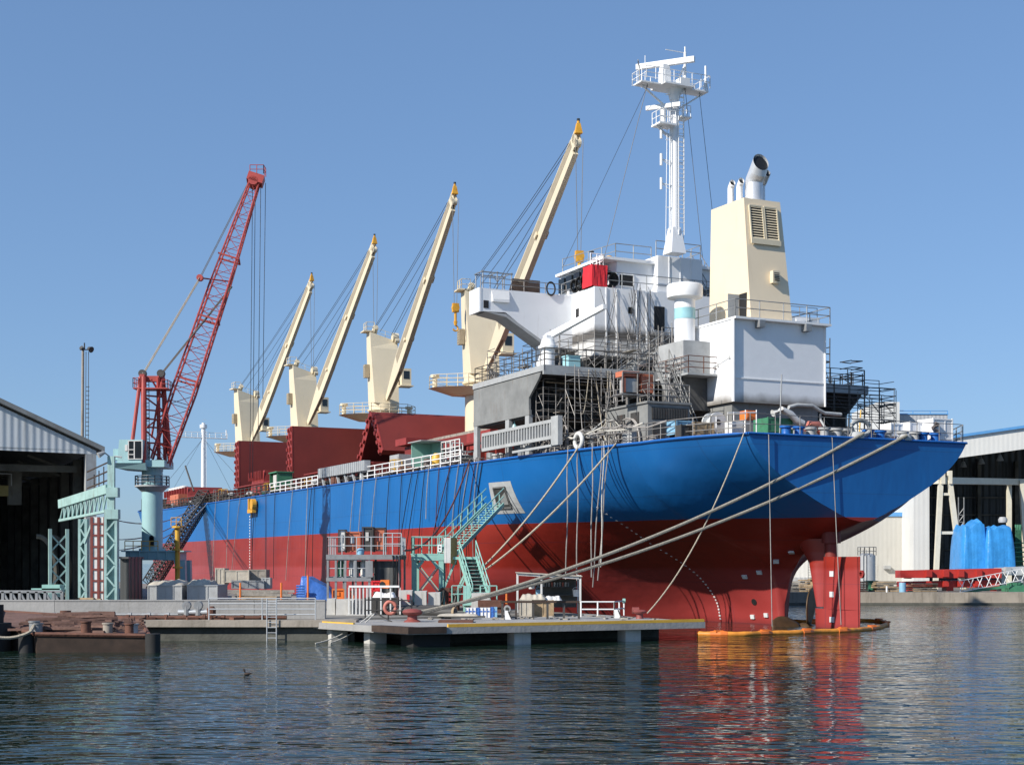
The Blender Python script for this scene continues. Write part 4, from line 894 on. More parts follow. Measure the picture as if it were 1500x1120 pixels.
# ------------------------------------------------------------------ aft deck house, mooring gear
ah = part('aft_deckhouse', SHIP)
ua = 7.6; va, vb = px_v(949, ua), px_v(1010, ua); z1 = Zs(590, ua, va)
b = MB(); b.bx(ua, ua+4.9, vb, va, 10, z1); b.bx(ua-.1, ua+5, vb-.1, va+.1, z1+.002, z1+.12); b.build('house', 'primer_grey', ah)
for q in [(u-.45, u+.45, va, va+.05, z1-1.15, z1-.4) for u in (ua+1.4, ua+3.0)]+[(u-.35, u+.35, va, va+.05, z1-2.3, z1-1.5) for u in (ua+1.4, ua+3.0)]+[(ua-.05, ua, va-1.1, va-.3, z1-2.35, z1-1.1), (ua-.05, ua, va-2.4, va-1.5, z1-2.35, z1-1.1)]: b = MB(); b.bx(*q); b.build('panel_door', 'dark_steel', ah)
b = MB()
for k in range(14): b.bx(ua-.05, ua, va-.3-.17*k, va-.4-.17*k, z1-.85, z1-.25)
b.bx(ua-.02, ua-.001, va-2.65, va-.25, z1-.9, z1-.2); b.build('vent_louvre', 'dark_steel', ah)
b = MB(); b.rail([(ua, vb, z1+.12), (ua, va, z1+.12), (ua+4.8, va, z1+.12)], h=1.0, nr=3, sp=1.2, r=.03); b.build('railing', 'scaffold', ah)
b = MB(); b.stair((ua+3.1, px_v(1012, ua), 15.2), (ua+.3, px_v(1020, ua), 10.3), .9, 16, (0, 1, 0), tread=.22); b.build('outside_stair', 'primer_grey', ah)
b = MB(); b.stair((uH-.5, px_v(965, uH), zl-.4), (uH-3.2, px_v(915, uH-3), 15.4), .9, 16, (.7, .7, 0), r=.02); b.build('outside_stair', 'light_grey', ac)
b = MB(); b.bx(uH-1.3, uH, px_v(985, uH), px_v(950, uH), zl-.5, zl-.4); b.rail([(uH-1.25, px_v(985, uH), zl-.4), (uH-1.25, px_v(955, uH), zl-.4)], h=1, nr=2, sp=.8); b.build('landing', 'scaffold', ac)
b = MB(); b.stair((uH+2.8, px_v(1040, uH+1), zw), (uH+.3, px_v(1046, uH), zr+.1), .8, 12, (0, 1, 0)); b.build('outside_stair', 'scaffold', ac)
# starboard side seen behind the casing: dark end of the boat deck with scaffolds is built with the block; add the low house
b = MB(); b.bx(10.5, 13.8, -11.3, -3.4, 10, 11.7); b.bx(10.4, 13.9, -11.6, -3.4, 11.702, 11.8); b.build('winch_house', 'primer_grey', SHIP)
b = MB(); va_ = px_v(1178, 10.5); b.bx(10.44, 10.5, va_-.6, va_+.5, 10.5, 11.3); b.build('winch_house_opening', 'black', SHIP)
def bitt(u, v, blue, z=10.2):
    b = MB()
    for e in (-.42, .42): b.lathe((u, v+e, z), [(.3, 0), (.24, .12), (.24, .52), (.34, .56), (.34, .66), (.2, .7)], 14)
    b.bx(u-.4, u+.4, v-.85, v+.85, z-.1, z+.05)
    b.build('mooring_bitt', ['hull_rim' if blue else 'light_grey'], SHIP, smooth=40)
for i, px in enumerate((1160, 1183, 1216, 1232, 1280, 1296, 1330, 1348, 1360)): bitt(.75+.35*(i % 2), px_v(px, .8), i in (0, 4, 7, 8))
for px in (1252, 1322): b = MB(); v = px_v(px, .4); b.lathe((.25, v, 10.3), [(.42, 0), (.4, .2), (.3, .35)], 16); b.build('roller', 'light_grey', SHIP, smooth=40)
b = MB()
v = px_v(1258, .5)
rows = []
for i in range(17): a = 6.28318*i/16; rows.append(Vector((.35, v+.62*math.cos(a), 10.9+.42*math.sin(a))))
b.path(rows, .13, 8, False); b.build('fairlead', 'light_grey', SHIP, smooth=40)
b = MB(); b.rail([Vector((u, -(bdeck(u)[0]-.2), bdeck(u)[1])) for u in (.2, 3, 6, 10, 14)], h=1.05, nr=3, sp=1.4, r=.03); b.rail([(.15, 7.1, 10.3), (.15, -7.1, 10.3)], h=1.05, nr=2, sp=1.6, r=.022); b.build('stern_railing', 'scaffold', SHIP)
b = MB(); b.rail([railpt(u) for u in (.3, 2, 4, 6, 8.5, 11, 14)], h=1.05, nr=3, sp=1.3, r=.028); b.build('stern_railing', 'scaffold', SHIP)
b = MB(); b.rail([railpt(u) for u in (25, 32, 40, 45)], h=1.05, nr=3, sp=1.6, r=.045); b.build('side_railing', 'white_plain', SHIP)
b = MB(); b.rail([railpt(u) for u in (56, 64, 71)], h=1.05, nr=3, sp=1.7, r=.05); b.build('side_railing', 'white_plain', SHIP)
b = MB(); b.rail([railpt(u) for u in (45, 52, 56)], h=1.0, nr=3, sp=1.5, r=.035); b.build('side_railing', 'dark_steel', SHIP); b = MB(); b.rail([railpt(u) for u in (71, 85, 100, 122, 135)], h=1.0, nr=3, sp=1.5, r=.04); b.build('side_railing', 'dark_steel', SHIP)
# stowed gangway ladder in its recess beside the accommodation
b = MB(); p, q = Vector((U(706, 12.9), 12.75, 10.75)), Vector((U(806, 12.2), 11.9, 11.0))
q = Vector((U(812, 12.0), 11.95, 10.95))
for z in (.0, .95): b.bar(p+Vector((0, .1, z)), q+Vector((0, .1, z)), .16, .2)
for i in range(27): c = p.lerp(q, i/26)+Vector((0, .1, 0)); b.bar(c, c+Vector((0, 0, .95)), .12, .14)
b.box(q+Vector((-.3, .05, .35)), (.9, .3, 1.7)); b.bar(p+Vector((-4.5, .1, -.45)), q+Vector((0, .2, -.5)), .14, .14); b.build('stowed_gangway', 'light_grey', SHIP)
b = MB(); p, q = Vector((U(470, 12.8), 12.7, 11.1)), Vector((U(540, 12.8), 12.7, 11.1)); p = railpt(U(470, 12.8), .2, .75); q = railpt(U(538, 12.8), .2, .75)
b.bar(p+Vector((0, 0, .4)), q+Vector((0, 0, .4)), .5, .8)
for i in range(24): c = p.lerp(q, (i+.5)/24)+Vector((0, .29, .4)); b.box(c, (.08, .06, .78))
for i in range(6): c = p.lerp(q, (i+.5)/6); b.bar(c+Vector((0, 0, -.7)), c+Vector((.5, 0, .05)), .18, .18)
b.build('stowed_gangway', 'galv', SHIP)
# ================================================================== LEFT: concrete wall, shed, gate, pillar crane, quay goods
def QX(px, Y): return (px-CX)*Y/F
def zat(py, Y): return H+(HY-py)*Y/F
YW = 67.6
for i, (a, c) in enumerate(((-6, 79.5), (80, 268), (268.6, 372), (372.6, 476))):
    b = MB(); b.bx(QX(a, YW) if i else -60, QX(c, YW), YW, YW+.35, QZ, zat(880, YW)); b.bx(QX(a, YW)-.0 if i else -60, QX(c, YW), YW-.03, YW+.38, zat(880, YW)+.002, zat(880, YW)+.06)
    single(b, 'parapet_wall', 'concrete', ['grey concrete parapet wall of the quay at the left edge of the photo', 'longest grey concrete parapet wall panel, behind the rusty barge', 'grey concrete parapet wall panel behind the pipe valves and grey railing', 'grey concrete parapet wall panel beside the blue tarpaulin'][i], 'wall', 'concrete parapet walls along the quay')
# pipes along the quay edge
for k, (dz, r, y0, m, lab) in enumerate(((.22, .07, 66.9, 'steel_grey', 'thin grey pipe on the quay edge, upper of the two'), (.10, .09, 66.5, 'rust', 'rusty pipe on the quay edge, lower of the two'))):
    b = MB(); b.tube((QX(60, 66.5), y0, QZ+dz), (QX(420 if k else 290, 66.5), y0, QZ+dz), r, n=8)
    for i in range(12 if k else 8): x = QX(75+i*28, 66.5); b.tube((x-.08, y0, QZ+dz), (x+.08, y0, QZ+dz), r*1.5, n=8); b.box((x, y0, QZ+dz/2), (.1, .12, dz))
    single(b, 'pipe', m, lab, 'pipe', 'pipes along the quay edge')
b = MB(); x = QX(282, 66.9); b.tube((x-.6, 66.6, QZ+.35), (x+.8, 66.6, QZ+.35), .12, n=10); b.mi = 1
for dx in (-.2, .35): b.tube((x+dx, 66.6, QZ+.2), (x+dx, 66.6, QZ+.62), .16, n=10); b.tube((x+dx, 66.45, QZ+.66), (x+dx, 66.75, QZ+.66), .2, .2, n=10)
b.mi = 2; b.lathe((x+.95, 66.6, QZ), [(.2, 0), (.22, .5), (.12, .62)], 12); single(b, 'pipe_valve', ['galv', 'steel_grey', 'rust'], 'grey pipe valves with handwheels on the quay edge in front of the parapet', 'valve')
b = MB()
for i in range(7): b.box((QX(150+i*33, 66.4), 66.35+.15*(i % 2), QZ+.06), (.5+.4*random.random(), .35, .12), rz=random.random())
tag(b.build('quay_debris', 'rust'), None, None, None, 'stuff')
# grey railing (horizontal bars) and ladder at the quay edge
b = MB(); b.rail([(QX(306, 66.2), 66.2, QZ), (QX(462, 66.2), 66.2, QZ)], h=1.0, nr=4, sp=2.2, r=.03)
single(b, 'quay_railing', 'galv', 'grey four-bar railing on the quay edge below the blue tarpaulin', 'railing')
b = MB(); x = QX(398, 65.6)
for e in (-.22, .22): b.tube((x+e, 65.6, -.3), (x+e, 65.6, QZ+1.0), .03, n=6)
for k in range(9): b.tube((x-.22, 65.6, -.1+k*.24), (x+.22, 65.6, -.1+k*.24), .02, n=5)
single(b, 'quay_ladder', 'galv', 'grey vertical ladder going down from the quay edge into the water', 'ladder')
# ---- rusty barge in front
BY = 57.0
bq = thing('barge', 'rusty flat work barge with mooring posts lying along the quay', 'barge', (QX(120, BY), BY, 0))
b = MB(); x0, x1 = QX(52, BY), QX(216, BY); bt = zat(928, BY)
top = [(x0, BY), (x1, BY+.3), (x1-2.0, BY+6.5), (x0-4.2, BY+8.0), (x0-2.4, BY+2.5)]
bz_ = [bt, bt-.08, bt+.3, bt+.62, bt+.25]
b.loft([Vector((p[0]+(.12 if i in (1, 2) else 0), p[1]+.25, -1)) for i, p in enumerate(top)], [Vector((*p, z)) for p, z in zip(top, bz_)], False); b.build('hull', 'rust_dark', bq)
b = MB(); ctr = Vector((x0+.6, BY+3.2, bt+.22))
for i in range(5): b.add([Vector((*top[i], bz_[i]+.002)), Vector((*top[(i+1) % 5], bz_[(i+1) % 5]+.002)), ctr], [(0, 1, 2)])
dk = b.build('deck', 'rust_deck', bq)
b = MB(); 
for i in range(5): b.tube((*top[i], bz_[i]), (*top[(i+1) % 5], bz_[(i+1) % 5]), .09, n=6)
b.build('rim', 'rust', bq)
for i, (px, dy, hgt, m) in enumerate(((96, 5.5, .75, 'rust'), (50, .5, .5, 'steel_grey'), (55, .5, .42, 'steel_grey'), (126, .5, .5, 'rust'), (158, .6, .42, 'concrete_tan'), (190, .7, .4, 'rust'), (195, .8, .38, 'light_grey'))):
    b = MB(); b.lathe((QX(px, BY+dy), BY+dy, bt), [(.2, 0), (.2, hgt*.85), (.24, hgt*.88), (.24, hgt)], 12); b.build('bollard', m, bq, smooth=40)
b = MB()
for i in range(110):
    x, y = x0-1.5+random.random()*5, BY+.8+random.random()*4.8; btz = bt+.03+.06*(y-BY)-.02*(x-x0)+random.random()**2*max(0, .45-.10*abs(x-x0-.8))*min(1, (y-BY)/3); a = random.uniform(-.3, .3); L = min(random.uniform(.8, 3), max(.3, x1-1.2-.3*(y-BY)-x))
    b.bar((x, y, btz+.08*random.random()), (x+L*math.cos(a), y+L*math.sin(a), btz+.12*random.random()), .16, .09)
tag(b.build('deck_scrap', 'rust_deck', bq), None, None, None, 'stuff')
for i, px in enumerate((222, 36)):
    b = MB(); b.tube((QX(px, BY), BY+.2, -.1), (QX(px, BY), BY+.2, bt), .3, n=14); single(b, 'fender', 'rubber', ['black rubber fender at the right end of the rusty barge', 'black rubber fender at the left corner of the rusty barge'][i], 'fender', smooth=40)
b = MB(); b.tube((QX(-14, 58), 58.2, -1), (QX(-14, 58), 58.2, 1.15), .75, n=16); b.tube((QX(-4, 58), 58.0, 1.15), (QX(-4, 58), 58.0, 1.9), .25, n=10); single(b, 'mooring_dolphin', 'rubber', 'dark mooring dolphin at the left edge of the photo beside the rusty barge', 'dolphin', smooth=40)
b = MB(); b.path(sag((QX(-40, 56.2), 56.2, 1.1), (QX(45, 56.9), 56.9, bt+.1), .35)+[Vector((QX(49, 57.3), 57.4, bt+.35))], .07, 6); single(b, 'mooring_rope', 'rope', 'pale sagging rope tied to the left corner of the rusty barge', 'rope', 'mooring ropes')
b = MB(); pts = []
for i in range(60): a = i*.33; rr = .25+.30*abs(math.sin(i*.71)); pts.append(Vector((QX(140, 58.5)+rr*1.5*math.cos(a), 58.5+rr*math.sin(a), bt+.06+.10*abs(math.sin(i*1.3)))))
b.path(pts, .035, 5); single(b, 'rope_coil', 'rope_white', 'loose heap of white rope lying on the rusty barge deck', 'rope')
# ---- big shed with open front
SY = 86.0; ez = zat(660, SY); ex_ = QX(141, SY); ax0 = -47.0; apz = ez+(ex_-ax0)*.445
sh_ = thing('ship_shed', 'large dark open fronted shipyard shed with pale corrugated gable', 'building', (ex_, SY, QZ))
bz = zat(664, SY)
xl = -70.0; lz = apz-(ax0-xl)*.445
b = MB(); b.loft([Vector(p) for p in ((ex_, SY, bz-.05), (ex_, SY, ez), (ax0, SY, apz), (xl, SY, lz), (xl, SY, bz+.55))], [Vector((p[0], p[1]+.12, p[2])) for p in ((ex_, SY, bz-.05), (ex_, SY, ez), (ax0, SY, apz), (xl, SY, lz), (xl, SY, bz+.55))]); b.build('gable_wall', 'corr_gable', sh_)
b = MB()
for q0, q1 in (((ex_+.45, ez-.05), (ax0, apz+.16)), ((ax0, apz+.16), (xl-.4, lz))):
    b.loft([Vector((q0[0], SY-.35, q0[1])), Vector((q0[0], SY+60, q0[1])), Vector((q0[0], SY+60, q0[1]+.28)), Vector((q0[0], SY-.35, q0[1]+.28))], [Vector((q1[0], SY-.35, q1[1])), Vector((q1[0], SY+60, q1[1])), Vector((q1[0], SY+60, q1[1]+.28)), Vector((q1[0], SY-.35, q1[1]+.28))])
b.build('roof', 'primer_grey', sh_)
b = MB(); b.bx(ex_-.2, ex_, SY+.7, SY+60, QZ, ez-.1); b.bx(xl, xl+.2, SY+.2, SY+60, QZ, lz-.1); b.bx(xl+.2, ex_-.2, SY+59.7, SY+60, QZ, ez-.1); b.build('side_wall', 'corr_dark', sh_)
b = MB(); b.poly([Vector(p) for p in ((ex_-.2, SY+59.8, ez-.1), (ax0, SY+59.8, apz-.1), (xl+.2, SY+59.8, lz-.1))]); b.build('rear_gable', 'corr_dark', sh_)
b = MB(); b.bx(ex_-.62, ex_, SY-.05, SY+.6, QZ, bz-.06); b.build('corner_post', 'light_grey', sh_)
b = MB(); b.bx(xl+.25, ex_-.7, SY+3, SY+3.3, bz-1.0, bz-.6); b.bx(xl+.25, ex_-.7, SY+12, SY+12.3, bz-.8, bz-.2)
for i in range(9): x = xl+3+i*4.6; b.bar((x, SY+.4, bz+.4), (x+2.3, SY+.4, bz+1.6), .14, .14); b.bar((x+2.3, SY+.4, bz+1.6), (x+4.6, SY+.4, bz+.4), .14, .14)
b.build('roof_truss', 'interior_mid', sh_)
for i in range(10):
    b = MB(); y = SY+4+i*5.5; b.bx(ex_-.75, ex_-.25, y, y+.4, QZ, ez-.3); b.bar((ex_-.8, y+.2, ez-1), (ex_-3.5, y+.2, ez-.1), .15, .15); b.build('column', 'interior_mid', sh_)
# overhead travelling crane inside
gy = SY+7; cr = thing('overhead_crane', 'dull yellow overhead travelling crane girder with railing inside the dark shed', 'crane', (QX(40, gy), gy, zat(725, gy)))
b = MB(); b.bx(xl+.6, QX(96, gy), gy, gy+.8, zat(729, gy), zat(714, gy)); b.build('girder', 'yellow_girder', cr)
b = MB(); b.rail([(QX(-60, gy), gy-.05, zat(714, gy)), (QX(94, gy), gy-.05, zat(714, gy))], h=.75, nr=1, sp=2.5, r=.035); b.build('railing', 'light_grey', cr)
b = MB(); b.box((QX(99, gy), gy+.4, zat(712, gy)), (.8, .8, 2.6)); b.build('trolley_cabin', 'interior_mid', cr)
# things inside the shed mouth
py_ = SY+2
b = MB()
for e in (0, 1.0): 
    pts = [Vector((QX(80, py_)+e*.9+1.1*math.cos(a/8), py_+e*.7, zat(838, py_)+2.2*math.sin(a/8))) for a in range(-6, 14)]; b.path(pts, .16, 6)
hoop = single(b, 'steel_hoop', 'interior_mid', 'dark pair of curved steel hoops standing in the mouth of the shed', 'steel hoops')
for k, (px, lab) in enumerate(((101, 'pale green lattice column inside the shed, behind the gate'),)):
    b = MB(); y = SY+1.2; xx = QX(px, y); 
    for e in (-.5, .5): b.bx(xx+e-.09, xx+e+.09, y-.15, y+.15, QZ, zat(775, y))
    for i in range(4): z = QZ+.2+i*1.05; b.bar((xx-.45, y, z), (xx+.45, y, z+1.0), .09, .09); b.bar((xx+.45, y, z), (xx-.45, y, z+1.0), .09, .09)
    lcol = single(b, 'lattice_column', 'aqua_gate', lab, 'column')
gy = 74.5
b = MB(); x0, x1 = QX(-8, gy), QX(91, gy); zt = zat(866, gy); b.bar((x0, gy, zt), (x1, gy, zt), .14, .14); b.bar((x0, gy, QZ+.3), (x1, gy, QZ+.3), .14, .14)
for i in range(9): xx = x0+(x1-x0)*i/8; b.bar((xx, gy, QZ), (xx, gy, zt), .14, .14); b.bar((xx, gy+.01, zt), (min(xx+.45, x1), gy+.01, QZ+.3), .1, .1)
single(b, 'steel_trestle', 'steel_grey', 'low grey steel truss trestle standing in front of the shed', 'trestle')
b = MB(); b.box((QX(78, gy+1), gy+1, zat(862, gy+1)), (.95, .8, .45)); b.bx(QX(40, gy), QX(84, gy), gy+.6, gy+.9, zt+.08, zt+.16); single(b, 'machine_box', 'aqua_green', 'small pale green machine box on the grey trestle', 'machine')
for i, (px, lab) in enumerate(((117, 'heap of timber and pallets at the foot of the green gate'),)):
    b = MB()
    for k in range(14): b.box((QX(117, 76)+random.uniform(-.9, .9), 76+random.uniform(-.4, .4), QZ+.1+k*.05), (random.uniform(.7, 1.6), .2, .09), rz=random.uniform(-.5, .5))
    single(b, 'timber_heap', 'wood', lab, 'timber')
SPIN = SA-R(90)
def spin(o):
    q = Matrix.Rotation(SPIN, 3, 'Z'); pv = Vector((ex_, SY, 0)); o.location = pv+q @ (o.location-pv); o.rotation_euler.z += SPIN
for o in (sh_, cr, hoop, lcol): spin(o)
# ---- pale green sliding gate frame with ribbed infill
GY = 79.0; g = thing('gate_frame', 'pale green riveted steel gate frame with horizontal truss beside the shed', 'gate', (QX(140, GY), GY, QZ))
def lac(b, px0, px1, py0, py1, Y, n, rings=True):              # laced post
    x0, x1 = QX(px0, Y), QX(px1, Y); z0, z1 = zat(py1, Y), zat(py0, Y)
    for x in (x0+.07, x1-.07): b.bx(x-.07, x+.07, Y-.22, Y+.22, z0, z1)
    b.bx(x0+.14, x1-.14, Y+.1, Y+.14, z0, z1)
    for i in range(n):
        a, c = z0+(z1-z0)*i/n, z0+(z1-z0)*(i+1)/n; p, q = (x0+.1, x1-.1) if i % 2 else (x1-.1, x0+.1); b.bar((p, Y-.2, a), (q, Y-.2, c), .09, .05, up=(0, 1, 0))
b = MB(); lac(b, 154, 173, 746, 892, GY, 9); b.build('post', 'aqua_gate', g)
b = MB(); lac(b, 116, 129, 760, 892, GY+1.2, 10); b.build('post', 'aqua_gate', g)
b = MB(); x0, x1 = QX(158, GY), QX(168, GY); b.bx(x0, x1, GY-.1, GY+.15, zat(746, GY), zat(668, GY)); b.bx(QX(157, GY), QX(174, GY), GY-.25, GY+.25, zat(728, GY), zat(714, GY)); b.bx(QX(158, GY)-.01, QX(175, GY), GY-.3, GY+.2, zat(760, GY), zat(746, GY)); b.build('upper_post', 'aqua_gate', g)
b = MB()
pA, pB = Vector((QX(158, GY), GY, zat(716, GY))), Vector((QX(88, GY+5), GY+5, zat(738, GY+5)))
pC, pD = Vector((QX(158, GY), GY, zat(748, GY))), Vector((QX(88, GY+5), GY+5, zat(762, GY+5)))
b.bar(pA, pB, .25, .5); b.bar(pC, pD, .2, .14)
for i in range(11):
    t0, t1 = i/11, (i+1)/11; b.bar(pA.lerp(pB, t0), pC.lerp(pD, t0), .09, .09); b.bar(pA.lerp(pB, t0), pC.lerp(pD, t1), .07, .07)
b.build('truss_beam', 'aqua_gate', g)
b = MB(); b.bar((QX(130, GY), GY+1, zat(760, GY)), (QX(116, GY), GY+1.1, zat(795, GY)), .3, .1); b.build('knee_brace', 'aqua_gate', g)
b = MB(); Y = GY+.6; x0, x1 = QX(135, Y), QX(154, Y); z0, z1 = zat(890, Y), zat(757, Y); b.bx(x0, x1, Y, Y+.04, z0, z1); b.build('infill_sheet', 'white_dirty', g)
b = MB()
for px in (134.5, 144.5, 153.5): b.bx(QX(px, Y)-.07, QX(px, Y)+.07, Y-.06, Y-.002, z0, z1)
for k in range(8): z = z0+(z1-z0)*(k+.4)/8; b.bx(x0, x1, Y-.05, Y-.004, z-.05, z+.05)
b.build('infill_bars', 'infill_red', g)
b = MB(); Y = GY+.3
for k in range(4): b.bar((QX(135, Y+4), Y+3, zat(727-12*k, Y+3)), (QX(158, Y), Y, zat(716-13*k, Y)), .05, .07)
for t in (0, .35, .7): b.bar((QX(138+t*20, Y+3-3*t), Y+3-3*t, zat(728-8*t, Y)), (QX(138+t*20, Y+3-3*t), Y+3-3*t, zat(690-12*t, Y)), .05, .05)
b.build('stair_guard', 'rust_dark', g)
b = MB(); p = Vector((QX(160, GY), GY, zat(668, GY))); b.bar(p, p+Vector((-.35, -.2, .3)), .06, .06); b.tube(p+Vector((-.2, -.2, .2)), p+Vector((-.5, -.4, .02)), .08, .17, n=10); b.tube(p+Vector((.3, 0, 0)), p+Vector((.7, 0, -.05)), .05, n=6); b.build('flood_lamp', 'light_grey', g)
# small dark shed between gate and crane
b = MB(); Y = 83; b.bx(QX(176, Y), QX(189, Y), Y, Y+3, QZ, zat(818, Y)); b.bx(QX(175, Y), QX(190, Y), Y-.2, Y+3.2, zat(818, Y)+.003, zat(815, Y)); single(b, 'hut', 'corr_dark', 'small dark corrugated hut between the green gate and the pillar crane', 'hut')
# lamp mast behind the shed
Y = 125; lm = thing('lamp_mast', 'tall weathered lamp mast with ladder rising behind the dark shed', 'lamp mast', (QX(120, Y), Y, QZ))
b = MB(); b.tube((QX(119, Y), Y, QZ), (QX(121.5, Y), Y, zat(512, Y)), .17, .11, n=10); b.build('pole', 'concrete_tan', lm)
b = MB(); x0, x1 = QX(121.5, Y), QX(124, Y)
for e in (0, .28): b.tube((x0+.14+e, Y, QZ), (x1+.12+e*.8, Y, zat(515, Y)), .03, n=5)
for k in range(48): t = k/48; xx = x0+(x1-x0)*t; b.tube((xx+.14, Y, QZ+18.5*t), (xx+.42, Y, QZ+18.5*t), .03, n=4)
b.build('ladder', 'dark_steel', lm)
b = MB(); zt = zat(512, Y); xx = QX(122, Y); b.bar((xx-.3, Y, zt), (xx+.6, Y, zt), .08, .08); b.tube((xx+.5, Y-.1, zt+.1), (xx+.8, Y-.3, zt-.05), .15, .28, n=12); b.tube((xx, Y-.1, zt), (xx-.1, Y-.3, zt+.15), .12, .2, n=10); b.tube((xx+.1, Y, zt), (xx+.1, Y, zt+.6), .06, n=6); b.build('lamp', 'dark_steel', lm)
# ---- pillar jib crane
Y = 110.0; X0 = QX(223, Y); pcn = thing('pillar_crane', 'pale blue pillar crane with red lattice jib standing on the quay', 'crane', (X0, Y, QZ))
mp = mpp(Y)
b = MB(); b.tube((X0, Y, zat(806, Y)), (X0, Y, zat(690, Y)), 15*mp, n=28); b.tube((X0, Y, zat(806, Y)), (X0, Y, zat(803, Y)), 19*mp, n=28); b.build('pillar', 'aqua', pcn, smooth=40)
b = MB(); xx = QX(226, Y); b.box((xx, Y-15*mp, zat(793, Y)), (.34, .2, .62)); b.tube((xx, Y-15*mp-.1, zat(793, Y)+.31), (xx, Y-15*mp+.1, zat(793, Y)+.31), .17, n=12); b.build('pillar_opening', 'black', pcn)
b = MB(); z = zat(711, Y); b.tube((X0, Y, z-.12), (X0, Y, z), 25*mp, n=24); b.lathe((X0, Y, z-.5), [(15.1*mp, 0), (23*mp, .38)], 24); b.build('ring_platform', 'light_grey', pcn, smooth=30)
b = MB(); ring = [Vector((X0+24.5*mp*math.cos(a*6.28318/16), Y+24.5*mp*math.sin(a*6.28318/16), z)) for a in range(17)]; b.rail(ring, h=.72, nr=3, sp=.6, r=.03); b.build('ring_railing', 'steel_grey', pcn)
# slewing deck and cab
b = MB(); z0, z1 = zat(690, Y), zat(682, Y); b.bx(QX(214, Y), QX(247, Y), Y-1.4, Y+1.6, z0+.25, z1+.35); b.tube((X0, Y, z0), (X0, Y, z0+.3), 15.6*mp, n=24)
b.loft([Vector((QX(178, Y), Y-1.6, z0+.15)), Vector((QX(222, Y), Y-1.6, z0-.02)), Vector((QX(222, Y), Y+1.8, z0-.02)), Vector((QX(178, Y), Y+1.8, z0+.15))], [Vector((QX(174, Y), Y-1.9, z1+.1)), Vector((QX(222, Y), Y-1.9, z1+.1)), Vector((QX(222, Y), Y+1.9, z1+.1)), Vector((QX(174, Y), Y+1.9, z1+.1))]); b.build('slewing_deck', 'aqua', pcn)
b = MB(); b.loft([Vector((QX(181, Y), Y-1.8, zat(680, Y))), Vector((QX(216, Y), Y-1.8, zat(680, Y))), Vector((QX(216, Y), Y+.6, zat(680, Y))), Vector((QX(181, Y), Y+.6, zat(680, Y)))], [Vector((QX(184, Y), Y-1.8, zat(646.5, Y))), Vector((QX(218, Y), Y-1.8, zat(646.5, Y))), Vector((QX(218, Y), Y+.6, zat(646.5, Y))), Vector((QX(184, Y), Y+.6, zat(646.5, Y)))]); b.bx(QX(172, Y), QX(181, Y), Y-1.2, Y+.4, zat(675, Y), zat(659, Y)); cab = b.build('cab', 'aqua', pcn)
b = MB(); Yc = Y-1.83; b.bx(QX(198, Y), QX(217, Y), Yc, Y-1.79, zat(674, Y), zat(649, Y)); b.build('cab_window', 'glass_dark', cab)
b = MB(); 
for px in (197.5, 206, 217.2): b.bx(QX(px, Y)-.04, QX(px, Y)+.04, Yc-.03, Yc+.0, zat(675, Y), zat(648, Y))
for py in (648.5, 661, 668, 674.5): b.bx(QX(197, Y), QX(206 if py in (661, 668) else 217.5, Y), Yc-.04, Yc-.002, zat(py, Y)-.03, zat(py, Y)+.03)
b.bx(QX(192.5, Y), QX(196, Y), Yc-.02, Y-1.79, zat(663, Y), zat(654, Y)); b.build('window_frame', 'white_dirty', cab)
# A-frame
Aup = []
b = MB(); zt = zat(553, Y); zb = zat(680, Y)
legs = [((208, -.9), (196, -1.2)), ((211, -.5), (208, .6)), ((213, -.9), (217, -1.3)), ((236, .9), (244, 1.3)), ((238, .6), (236, 1.3)), ((233, -.5), (228, 1.0))]
for (pt, dy), (pb, dyb) in legs: b.tube((QX(pt, Y), Y+dy*.5, zt), (QX(pb, Y), Y+dyb, zb), .2 if pb in (217, 208, 244) else .15, n=8)
b.bx(QX(207, Y), QX(214, Y), Y-.55, Y+.1, zat(572, Y), zat(549, Y)); b.bx(QX(232, Y), QX(239, Y), Y-.1, Y+.55, zat(572, Y), zat(549, Y))
b.bx(QX(212, Y), QX(234, Y), Y-.3, Y+.3, zat(559, Y), zat(551, Y))
for py, pl, pr_ in ((580, 214, 236), (601, 215, 237), (614, 216, 238), (626, 217, 239), (649, 219, 241)): b.bar((QX(pl, Y), Y-.5, zat(py, Y)), (QX(pr_, Y), Y+.6, zat(py, Y)), .12, .12)
for p0, q0, p1, q1 in ((214, 582, 238, 601), (238, 560, 220, 640), (216, 632, 240, 655), (217, 626, 240, 604), (210, 612, 217, 612), (223, 556, 239, 585), (219, 655, 240, 677)): b.bar((QX(p0, Y), Y-.3, zat(q0, Y)), (QX(p1, Y), Y+.4, zat(q1, Y)), .11, .11)
b.build('a_frame', 'crane_red', pcn)
b = MB(); z = zat(569, Y); b.bx(QX(198, Y), QX(248, Y), Y-.7, Y+.9, z-.09, z); b.rail([(QX(198, Y), Y-.65, z), (QX(206, Y), Y-.65, z)], h=.75, nr=2, sp=.45); b.rail([(QX(240, Y), Y-.65, z), (QX(248, Y), Y-.65, z), (QX(248, Y), Y+.8, z)], h=.6, nr=2, sp=.5); b.rail([(QX(198, Y), Y-.65, z), (QX(198, Y), Y+.8, z)], h=.75, nr=2, sp=.5); b.build('frame_platform', 'crane_red', pcn)
b = MB()
for px in (214, 218): b.tube((QX(px+1, Y), Y, zb), (QX(px, Y), Y, zt), .03, n=5)
for k in range(24): z = zb+(zt-zb)*k/24; b.tube((QX(214.6, Y), Y, z), (QX(218.6, Y), Y, z), .025, n=4)
